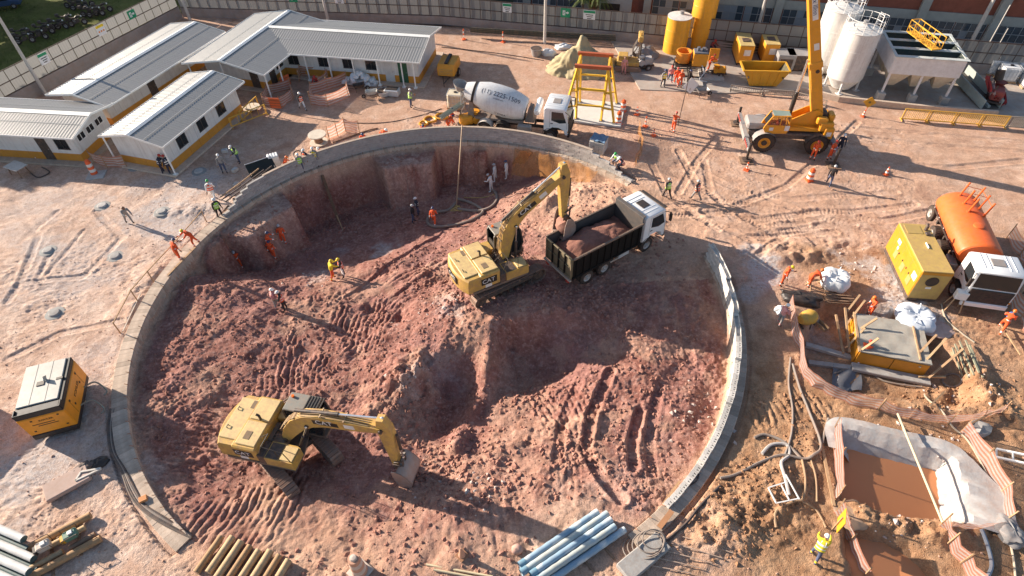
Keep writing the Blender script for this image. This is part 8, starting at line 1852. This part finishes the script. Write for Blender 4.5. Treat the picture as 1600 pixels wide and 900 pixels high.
gtp = MB(); q0 = G(1262, 560); rows = [[tuple(GT(u, v, .10+.10*math.sin(u*.2+v*.13))-q0) for u in np.linspace(1300, 1345, 9)] for v in np.linspace(572, 612, 8)]; gtp.sheet(rows[::-1]); tag(gtp.build('grey_sheet', P('slate grey sheet', (.15, .165, .19), .7, dust=.1), loc=q0, ang=40), 'slate grey sheet draped over the trench edge left of the chamber', 'sheet')
for k, (a, b, lb) in enumerate((((1262, 568), (1340, 578), 'grey concrete beam across the trench left of the chamber'), ((1258, 540), (1335, 562), 'second pale concrete strip left of the chamber'))): timber_bar('concrete_beam', lb, GT(*a, .08), GT(*b, .08), .30, .2, conc_g, 'beam')
for k, (a, b) in enumerate((((1490, 540), (1512, 592)), ((1496, 536), (1520, 588)), ((1505, 536), (1528, 585)), ((1484, 548), (1502, 590)), ((1510, 545), (1534, 592)))): timber_bar('green_lath', 'grey green lath in the heap right of the chamber, '+ords8[k], GT(*a, .15+.05*k), GT(*b, .12), .08, .06, P('grey green lath', (.26, .28, .20), .8, dust=.3), 'timber', 'grey green laths by the chamber')
hose('pale_hose', 'pale hose running down from the electrical box past the chamber', [(1470, 476), (1478, 500), (1500, 520), (1522, 536)], .05, P('pale hose', (.42, .38, .30), .6, dust=.3)); hose('grey_hose', 'coiled grey hose below the right props of the chamber', [(1487+15*math.cos(a), 595+10*math.sin(a)) for a in np.linspace(0, 9, 20)], .05, hose_grey)
hose('pale_hose', 'pale hose from the chamber corner over the net to the pond', [(1436, 590), (1445, 620), (1470, 642), (1488, 668), (1512, 690), (1540, 740), (1562, 800), (1580, 860), (1586, 905)], .05, P('pale hose', (.42, .38, .3)))
hose('grey_hose', 'grey hose along the trench left of the chamber', [(1300, 585), (1345, 575), (1380, 596), (1440, 606)], .05, hose_grey)
# safety nets of the right side
def gpts(*uv): return [GT(u, v) for u, v in uv]
net('long striped net curving between the right wall and the chamber', gpts((1231, 478), (1238, 515), (1246, 545), (1252, 590), (1290, 618), (1330, 632), (1370, 640)), 1.0, group='striped nets around the trench and ponds', posts=False); net('striped net along the upper edge of the lined pond', gpts((1372, 640), (1420, 654), (1480, 662), (1530, 655), (1565, 645)), .9, group='striped nets around the trench and ponds', sag=.3)
net('striped net on the left side of the lined pond', gpts((1302, 672), (1305, 720), (1306, 780)), 1.15, group='striped nets around the trench and ponds'); net('striped net at the left of the lower pond', gpts((1306, 800), (1322, 850), (1345, 905)), 1.1, group='striped nets around the trench and ponds')
net('striped net on the right side of the lined pond', gpts((1500, 676), (1535, 720), (1562, 770), (1568, 815)), 1.0, group='striped nets around the trench and ponds'); net('striped net crossing the mud bank below the lined pond', gpts((1468, 822), (1480, 850), (1500, 880), (1525, 915)), 1.0, group='striped nets around the trench and ponds', sag=.3); net('low striped net along the lower edge of the pond liner', gpts((1480, 824), (1520, 828), (1560, 822)), .55, group='striped nets around the trench and ponds', posts=False)
net('striped net standing behind the water tanker cab', gpts((1572, 470), (1592, 500), (1612, 545)), 1.2, group='striped nets around the trench and ponds'); net('striped net along the right photo edge behind the tank', gpts((1572, 372), (1592, 400), (1610, 440)), 1.1, group='striped nets around the trench and ponds')
# ponds
mudw = bpy.data.materials.new('muddy water'); mudw.use_nodes = True; t = mudw.node_tree; b = t.nodes['Principled BSDF']; b.inputs['Base Color'].default_value = (.44, .17, .07, 1); b.inputs['Roughness'].default_value = .22; b.inputs['Specular IOR Level'].default_value = .35
nn = N(t, 'ShaderNodeTexNoise', i_Scale=2.5, i_Detail=4.0); bm_ = N(t, 'ShaderNodeBump', i_Strength=.10, i_Distance=.02); t.links.new(nn.outputs[0], bm_.inputs['Height']); t.links.new(bm_.outputs[0], b.inputs['Normal'])
nn2 = N(t, 'ShaderNodeTexNoise', i_Scale=.8, i_Detail=6.0); mx = N(t, 'ShaderNodeMix', data_type='RGBA'); mx.inputs[6].default_value = (.50, .20, .085, 1); mx.inputs[7].default_value = (.66, .30, .145, 1); t.links.new(nn2.outputs[0], mx.inputs[0]); t.links.new(mx.outputs[2], b.inputs['Base Color'])
def water(name, pts, z):
    mb = MB(); mb.add([(x, y, z) for x, y in pts], [tuple(range(len(pts)))]); return tag(mb.build(name, mudw), kind='structure')
water('pond_water', POND1[::-1], -.78); water('pond_water', POND2[::-1], -.62)
liner_m = P('grey white geotextile', (.42, .42, .42), .8, dust=.28, var=.2, sc_=1.0, bump=.5, bsc=5)
def liner():
    rim = crom([Vector((x, y, 0)) for x, y in px((1312, 705), (1312, 668), (1395, 686), (1488, 712), (1506, 770), (1512, 824))], 14); c = Vector((sum(p[0] for p in POND1)/9, sum(p[1] for p in POND1)/9, 0)); rows = [[] for _ in range(7)]; g = random.Random(2)
    for i, p in enumerate(rim):
        t_ = (rim[min(i+1, len(rim)-1)]-rim[max(i-1, 0)]).normalized(); n = Vector((t_.y, -t_.x, 0)); n = n if n.dot(p-c) > 0 else -n; f = i/(len(rim)-1); wide = .55+1.35*sst(.62, .78, np.array(f)); w_ = .09*float(vn(np.array([i*.55]), np.array([1.5]), 61)[0])+.10*float(vn(np.array([i*1.3]), np.array([.5]), 62)[0])
        for k, (o, z) in enumerate(((-1.15, -1.25), (-.75, -.82), (-.4, -.38), (-.12, -.02), (.15, .12), (wide*.6, .10), (wide, .02))): q = p+n*(o+w_*(k < 5)*.8); rows[k].append((q.x, q.y, max(z, TZ(q.x, q.y)+(.16 if k > 2 else .02))+.07*float(vn(np.array([i*.8]), np.array([k*.7]), 63)[0])*(k > 0)+.02))
    mb = MB(); mb.sheet(rows); return tag(mb.build('pond_liner', liner_m, ang=28), 'grey white liner sheet draped over the rim of the muddy pond', 'pond liner')
liner(); heapcloth('liner_fold', 'dirty brown liner fold between the two ponds', 'sheet', GT(1333, 805), .75, .7, .10, P('dirty liner', (.36, .25, .17), .8, dust=.3), 51); heapcloth('rolled_bag', 'dark rolled bag at the lower right corner of the liner', 'bag', GT(1578, 832), .5, .7, .5, tarp_g, 52)
log('long pale pole laid across the muddy pond', GT(1396, 655, .5), GT(1467, 822, .35), .055, P('stripped pole', (.62, .52, .34)), None, 'wooden_pole', 'log'); hose('blue_pipe', 'grey blue pipe on the bank below the pond liner', [(1532, 828), (1542, 855), (1548, 885), (1540, 905)], .08, P('grey blue pipe', (.28, .33, .40), .5, dust=.2), 'pipe')
ysn = thing('yellow_sign', 'yellow perforated sign board on a post by the ponds', 'sign', GT(1300, 828), R(65)); mb = MB(); mb.bar((0, 0, -.1), (0, 0, 1.3), .06); mb.build('post', timber, ysn); mb = MB(); mb.box((0, -.05, 1.0), (.75, .04, 1.0), .01); bo2 = mb.build('board', bright_yellow, ysn); mb = MB()
for k in range(6): mb.box((-.2+.2*(k % 3), -.075, .75+.4*(k//3)), (.06, .012, .12))
mb.build('print', P('dark olive print', (.15, .12, .02)), bo2)['kind'] = 'stuff'
timber_bar('leaning_board', 'long board lying beside the yellow sign', GT(1284, 702, .10), GT(1302, 792, .10), .14, .05, timber); pcr = thing('ladder_frame', 'small white metal frame lying in the mud between the hoses', 'frame', GT(1222, 772, .05), R(10))
for (a, b) in (((-.55, -.4, .1), (.6, -.4, .1)), ((-.55, .35, .1), (.5, .45, .1)), ((-.55, -.4, .1), (-.55, .35, .1)), ((.55, -.45, .12), (.5, .75, .2)), ((.1, -.4, .1), (.1, .4, .1))): mb = MB(); mb.bar(a, b, .05); mb.build('bar', white_paint, pcr)
for k, (uv, m_, r_, lb) in enumerate(([[(1235, 560), (1232, 600), (1238, 640), (1236, 680), (1226, 712)], hose_grey, .06, 'grey hose coming down from the net beside the right wall'], [[(1238, 570), (1250, 610), (1262, 640), (1282, 695), (1270, 712), (1255, 718), (1222, 712), (1190, 722), (1150, 742), (1125, 748)], hose_grey, .07, 'grey hose winding from the net down to the beam'], [[(1178, 685), (1195, 680), (1225, 692), (1250, 716)], hose_grey, .07, 'short grey hose loop in the shade by the beam'], [[(1190, 710), (1205, 696), (1228, 696), (1232, 712), (1220, 724), (1226, 748), (1232, 775)], P('pale grey hose', (.42, .41, .40), .6, dust=.2), .08, 'pale hose ending at the white metal frame'], [[(1252, 716), (1258, 750), (1254, 780), (1240, 784), (1212, 800), (1212, 825)], P('tan muddy hose', (.36, .24, .14), .7, dust=.3), .06, 'muddy tan hose behind the white frame'], [[(1264, 712), (1274, 745), (1276, 785)], P('tan muddy hose', (.36, .24, .14)), .05, 'muddy tan hose near the long board'], [[(1284, 694), (1290, 668), (1294, 655)], hose_grey, .07, 'grey hose rising to the corner of the pond net'], [[(1252, 784), (1275, 798), (1290, 825)], P('tan muddy hose', (.36, .24, .14)), .05, 'muddy hose leading to the yellow sign'], [[(1125, 760), (1095, 790), (1070, 820), (1040, 845), (1022, 852)], hose_black, .07, 'dark hose along the outside of the right beam'], [[(1092, 741), (1088, 752), (1075, 760)], hose_black, .03, 'thin black cable across the right beam'])): hose('mud_hose', lb, uv, r_, m_)
gr8 = thing('steel_grate', 'white steel grate leaning on the bank right of the pond', 'grate', GT(1572, 718, .1), R(-30))
for y in (-.25, .25): mb = MB(); mb.bar((-.5, y, .1), (.7, y, .45), .09); mb.build('bar', white_paint, gr8)
for x in (-.5, .1, .7): mb = MB(); mb.bar((x, -.25, .1+.29*(x+.5)), (x, .25, .1+.29*(x+.5)), .06); mb.build('crosspiece', silver, gr8)
st3 = thing('stone_slab', 'grey broken slab on the bank above the pond net', 'stone', GT(1528, 672), R(20)); mb = MB(); mb.ball((0, 0, .15), (.6, .45, .3), 10, 6, jit=.15, rg=random.Random(4)); mb.build('stone', conc_g, st3, ang=20)
for k, (a, b) in enumerate((((1563, 640), (1512, 668)), ((1448, 640), (1470, 618)), ((1590, 560), (1558, 512)))): timber_bar('rough_lath', 'rough lath on the bank, '+('at the net corner', 'below the chamber', 'by the person carrying a bundle')[k], GT(*a, .3), GT(*b, .35), .08, .06, timber)
bl = thing('blue_bundle', 'blue bundle carried by the person at the right edge', 'bundle', GT(1560, 517, 1.0)+Vector((.3, .3, 0)), R(40)); mb = MB(); mb.ball((0, 0, 0), (.28, .16, .16), 12, 7, jit=.15, rg=random.Random(3)); mb.build('cloth', P('bright blue cloth', (.05, .22, .60), .8), bl)
# ------------------------------------------------------------------ motorcycles and car on the grass
def moto():
    t_ = thing('motorcycle', 'x', 'motorcycle', (0, 0, 0), 0, 'motorcycles parked on the grass'); 
    for x in (-.65, .65): wheel(t_, x, 0, .31, .31, .11, rim_g)
    mb = MB(); slab(mb, [(-.05, .72), (.38, .82), (.42, .95), (.1, 1.02), (-.1, .9)], -.13, .13, .04); mb.build('tank', black_paint, t_); mb = MB(); slab(mb, [(-.85, .92), (-.7, .80), (-.05, .76), (-.05, .86), (-.5, .92)], -.12, .12, .03); mb.build('seat', P('black seat', (.02, .02, .02), .7), t_)
    mb = MB(); mb.box((.05, 0, .5), (.4, .3, .36), .06); mb.bar((.65, .07, .31), (.42, .05, 1.0), .04); mb.bar((.65, -.07, .31), (.42, -.05, 1.0), .04); mb.bar((-.65, .1, .31), (.05, .08, .4), .05); mb.bar((-.65, -.1, .31), (.05, -.08, .4), .05); mb.tube([(0, -.15, .35), (-.4, -.18, .3), (-.85, -.18, .4)], .045, 7); mb.build('frame', dark_steel, t_)
    mb = MB(); mb.tube([(.30, .36, 1.08), (.42, .12, 1.04), (.42, -.12, 1.04), (.30, -.36, 1.08)], .018, 6); mb.build('handlebar', black_paint, t_); mb = MB(); mb.ball((.55, 0, .88), (.09, .09, .09), 8, 6); mb.build('headlight', lamp_g, t_); mb = MB(); mb.box((-.75, 0, 1.05), (.34, .36, .28), .05); mb.build('top_box', dark_steel, t_); return t_
mo = moto(); spots = [(42, 68, 'leftmost motorcycle, beside the fence pole'), (40, 60, 'motorcycle with yellow box behind the fence pole'), (63, 62, 'motorcycle right of the fence pole'), (73, 54, 'motorcycle in the middle of the near row on grass, left'), (82, 48, 'motorcycle in the middle of the near row on grass'), (95, 46, 'motorcycle in the near row on grass, right of middle'), (108, 38, 'motorcycle by the white light on grass'), (124, 40, 'rightmost motorcycle of the near row'), (116, 12, 'motorcycle in the far cluster, leftmost'), (126, 15, 'motorcycle in the far cluster, second'), (136, 12, 'motorcycle in the far cluster, with white helmet box'), (142, 26, 'motorcycle in the far cluster, nearest the fence'), (152, 26, 'motorcycle in the far cluster, beside the fence'), (164, 20, 'rightmost motorcycle of the far cluster')]
for i, (u, v, lb) in enumerate(spots):
    q = G(u, v, .2); o = mo if i == 0 else dup(mo); o.location = q; o.rotation_euler = (R(-8), 0, R(20+12*math.sin(i*2.1))); o['label'] = lb+' field'
cw_ = thing('parked_car', 'blue car parked at the top left edge of the grass field', 'car', G(6, 12, .2), R(20)); mb = MB(); slab(mb, [(-2.0, .35), (2.0, .35), (2.05, .75), (1.2, .92), (.6, 1.4), (-1.0, 1.42), (-1.7, .98), (-2.05, .9)], -.85, .85, .12); mb.build('body', P('blue car paint', (.03, .07, .16), .3, dust=.05), cw_); mb = MB(); slab(mb, [(1.05, .95), (.55, 1.35), (-.95, 1.37), (-1.5, 1.0)], -.865, .865, .02); mb.build('window', clear_glass, cw_)
for x in (-1.25, 1.3):
    for s in (1, -1): wheel(cw_, x, s*.76, .3, .3, .2, rim_g)
ctn = thing('storage_container', 'grey steel storage container standing left of the orange generator outside the picture', 'container', (-32.2, 17.2, 0), R(70)); mb = MB(); mb.box((0, 0, 1.3), (6.0, 2.4, 2.5), .03); mb.build('body', grey_steel, ctn)  # unseen container added to cast shade over the lower left ground
for s in (1, -1):
    for k in range(24): mb = MB(); mb.box((-2.85+k*.248, s*1.22, 1.3), (.12, .04, 2.3)); mb.build('rib', grey_steel, ctn)
# people, placed by where their feet stand
pp = person
pp('look', 257, 272, 20, 'person in dark uniform and red helmet, left one of two at the hut corner', M_nv, helmet='red', vest=M_nv)
pp('stand', 270, 273, 160, 'person in dark uniform and red helmet, right one of two at the hut corner', M_nv, helmet='red', vest=M_nv)
pp('stand', 352, 271, -60, 'person in grey shirt and jeans with white helmet between hut and ring wall', M_gy, M_jn, 'white')
pp('look', 375, 255, -130, 'person in lime vest and jeans standing beside the short hut', M_nv, M_jn, 'white', M_lm)
pp('walk', 336, 312, 100, 'person in orange vest and white trousers with green helmet near grout patch', M_wh, M_wh, 'green', M_or)
pp('stand', 346, 341, -40, 'person in lime vest, black trousers and white helmet at the start of the ring beam', M_bk, M_bk, 'white', M_lm)
pp('tool', 307, 384, -140, 'person in orange suit and yellow helmet leaning over the wooden rail on the ring beam', helmet='yellow')
pp('look', 282, 407, 60, 'person in orange suit and dark blue helmet standing by the wooden rail', helmet='blue')
pp('tool', 204, 349, -40, 'person in dusty grey clothes and brown cap bending over on the pale ground', M_gy, M_gy, 'brown')
pp('walk', 352, 413, -60, 'person in orange suit deep in the pit corner, left of two under the beam', helmet='blue', z=-3.3)
pp('walk', 376, 419, -60, 'person in orange suit deep in the pit corner, right of two under the beam', helmet='grey', z=-3.3)
pp('look', 317, 437, 30, 'person with yellow helmet half hidden behind the soil edge at the pit corner', helmet='yellow', z=-3.0)
pp('stand', 445, 381, 100, 'person in orange suit facing the soil face at the left of the pit', helmet='grey')
pp('reach', 424, 392, 20, 'person in orange suit stretching an arm out in the shaded pit', helmet='blue')
pp('hips', 430, 405, 70, 'person in orange suit seen from behind in the shaded pit, nearest of three', helmet='blue')
pp('reach', 522, 437, 40, 'person in orange and yellow with yellow helmet raising an arm in the pit centre', M_ye, M_or, 'yellow')
pp('calm', 538, 433, 200, 'person in orange vest over black holding a white board in the pit', M_bk, M_bk, 'yellow', M_or)
pp('calm', 434, 482, 20, 'person with pink shirt, grey trousers and white helmet on the tracked pit floor', M_pk, M_gy, 'white')
pp('calm', 447, 485, 190, 'person in orange vest and black trousers with white helmet on the tracked pit floor', M_bk, M_bk, 'white', M_or)
pp('stand', 647, 348, 10, 'person in black jacket and jeans, nearer of the dark pair below the soil face', M_bk, M_jn, 'grey')
pp('stand', 654, 336, 200, 'person in dark clothes with orange front, further of the dark pair below the soil face', M_nv, M_jn, 'white', M_bk)
pp('walk', 679, 352, 80, 'person in orange suit and dark helmet walking inside the loop of grey hose', helmet='blue')
pp('look', 768, 300, 160, 'person in white coverall holding the hose, nearest the camera of three in white', M_wh, helmet='grey')
pp('stand', 774, 284, 170, 'person in white coverall, middle one of three in white under the far wall', M_wh, helmet='grey')
pp('stand', 792, 279, 180, 'person in white coverall, rightmost of three in white under the far wall', M_wh, helmet='blue')
pp('crouch', 447, 268, 20, 'person in orange suit crouching behind the block wall beside the hose coil', helmet='orange', z=0.05)
pp('stand', 473, 270, -60, 'person in lime vest and white helmet behind the block wall', M_gy, M_jn, 'white', M_lm, z=0)
pp('stand', 483, 263, -120, 'person in orange vest and white helmet behind the block wall next to the lime vest', M_nv, M_jn, 'white', M_or, z=0)
pp('stand', 496, 260, -90, 'person in yellow vest and white helmet behind the block wall', M_gy, M_jn, 'white', M_ye, z=0)
pp('crouch', 507, 249, -120, 'person in orange suit and white helmet bending behind the block wall right of the vests', helmet='white', z=0)
pp('crouch', 568, 227, -60, 'person in orange suit and black cap crouching behind the wall near the net panel', helmet='blue', z=0)
pp('bend', 598, 222, -30, 'person in orange suit and white helmet bending behind the top of the wall', helmet='white', z=0)
pp('crouch', 664, 213, -90, 'person in orange suit with dark helmet crouching behind the wall beside the yellow hoses', helmet='blue', z=0)
pp('reach', 706, 197, 0, 'person in orange suit and dark hair guiding the concrete chute of the mixer', helmet='blue')
pp('bend', 700, 206, 30, 'person in orange suit bending down behind the mixer chute pump', helmet='blue')
pp('walk', 474, 172, -50, 'person in orange vest and pale trousers walking beside the striped net pen', M_bk, M_wh, 'white', M_or)
pp('crouch', 497, 136, -90, 'person in red jacket crouching before the netted pen at the long hut', P('red cloth', (.5, .03, .03), .9), M_nv, 'red')
pp('calm', 643, 168, 10, 'person in lime vest and jeans reading papers on the bare ground by the hut', M_gy, M_jn, 'white', M_lm)
pp('crouch', 963, 258, -130, 'person in lime vest and green helmet crouching at the broken end of the wall', M_wh, M_jn, 'green', M_lm)
pp('crouch', 972, 266, 200, 'person in orange vest and white helmet crouching at the broken end of the wall', M_nv, M_nv, 'white', M_or)
pp('walk', 1041, 310, 110, 'person in lime vest and dark trousers walking behind the dump truck cab', M_bk, M_bk, 'grey', M_lm)
pp('walk', 1086, 313, 130, 'person in orange vest walking right of the lime vest behind the dump truck', M_bk, M_gy, 'grey', M_or)
pp('reach', 1051, 206, 60, 'person in orange suit steadying a tall thin pole left of the crane', helmet='red')
pp('stand', 1035, 137, -70, 'person in yellow vest and dark trousers, leftmost of the group near the yellow silos', M_gy, M_nv, 'blue', M_ye)
pp('walk', 1046, 130, -100, 'person in faded pink top and blue trousers in the group near the yellow silos', M_pk, M_jn, 'red')
pp('stand', 1055, 134, -100, 'person in orange suit, middle of the group near the yellow silos', helmet='red')
pp('stand', 1061, 138, -80, 'person in orange suit and orange helmet, foremost of the group near the yellow silos', helmet='orange')
pp('calm', 1073, 138, -30, 'person in black clothes next to the leaning white board', M_bk, M_bk, 'blue')
pp('stand', 974, 117, -90, 'person in pink and orange work clothes before the drilling rig', M_pk, M_pk, 'brown')
pp('crouch', 1110, 80, -60, 'person in dark red crouching behind the grout mixers', P('dark red cloth', (.30, .04, .04), .9), M_nv, 'red')
pp('tool', 1106, 112, 20, 'person in orange red suit leaning at the yellow hatch of the grout plant', helmet='red')
pp('calm', 1268, 250, -100, 'person in orange suit standing before the crane rear wheel', helmet='red')
pp('calm', 1294, 250, -50, 'person in orange suit with arms folded behind the crane outrigger', helmet='red')
pp('stand', 1308, 240, -120, 'person in navy clothes and white helmet behind the crane rear bumper', M_nv, M_nv, 'white')
pp('walk', 1293, 290, 60, 'person in black jacket and jeans walking by the crane shadow', M_bk, M_jn, 'grey')
pp('look', 1219, 446, -20, 'person in orange suit and yellow helmet watching from beside the black tarp', helmet='yellow')
pp('bend', 1260, 448, 10, 'person in orange suit bending down by the white bulk bag', helmet='orange')
pp('look', 1356, 494, 180, 'person in orange suit leaning in behind the concrete box', helmet='orange')
pp('tool', 1338, 566, 40, 'person in orange suit working bent at the front corner of the concrete box', helmet='red')
pp('calm', 1216, 508, 20, 'person with white helmet outside the striped net by the right wall', M_pk, M_gy, 'white')
pp('stride', 1560, 517, 40, 'person in orange suit and orange helmet carrying a blue bundle at the right edge', helmet='orange')
pp('tool', 1269, 872, 55, 'person in yellow vest and jeans with white helmet bending at the yellow sign post', M_ye, M_jn, 'white', M_ye)
pp('sit', 0, 0, 172, 'person in orange suit sitting at the controls in the crane cab', at=operator_seat-Vector((0, 0, .1)), helmet=None)
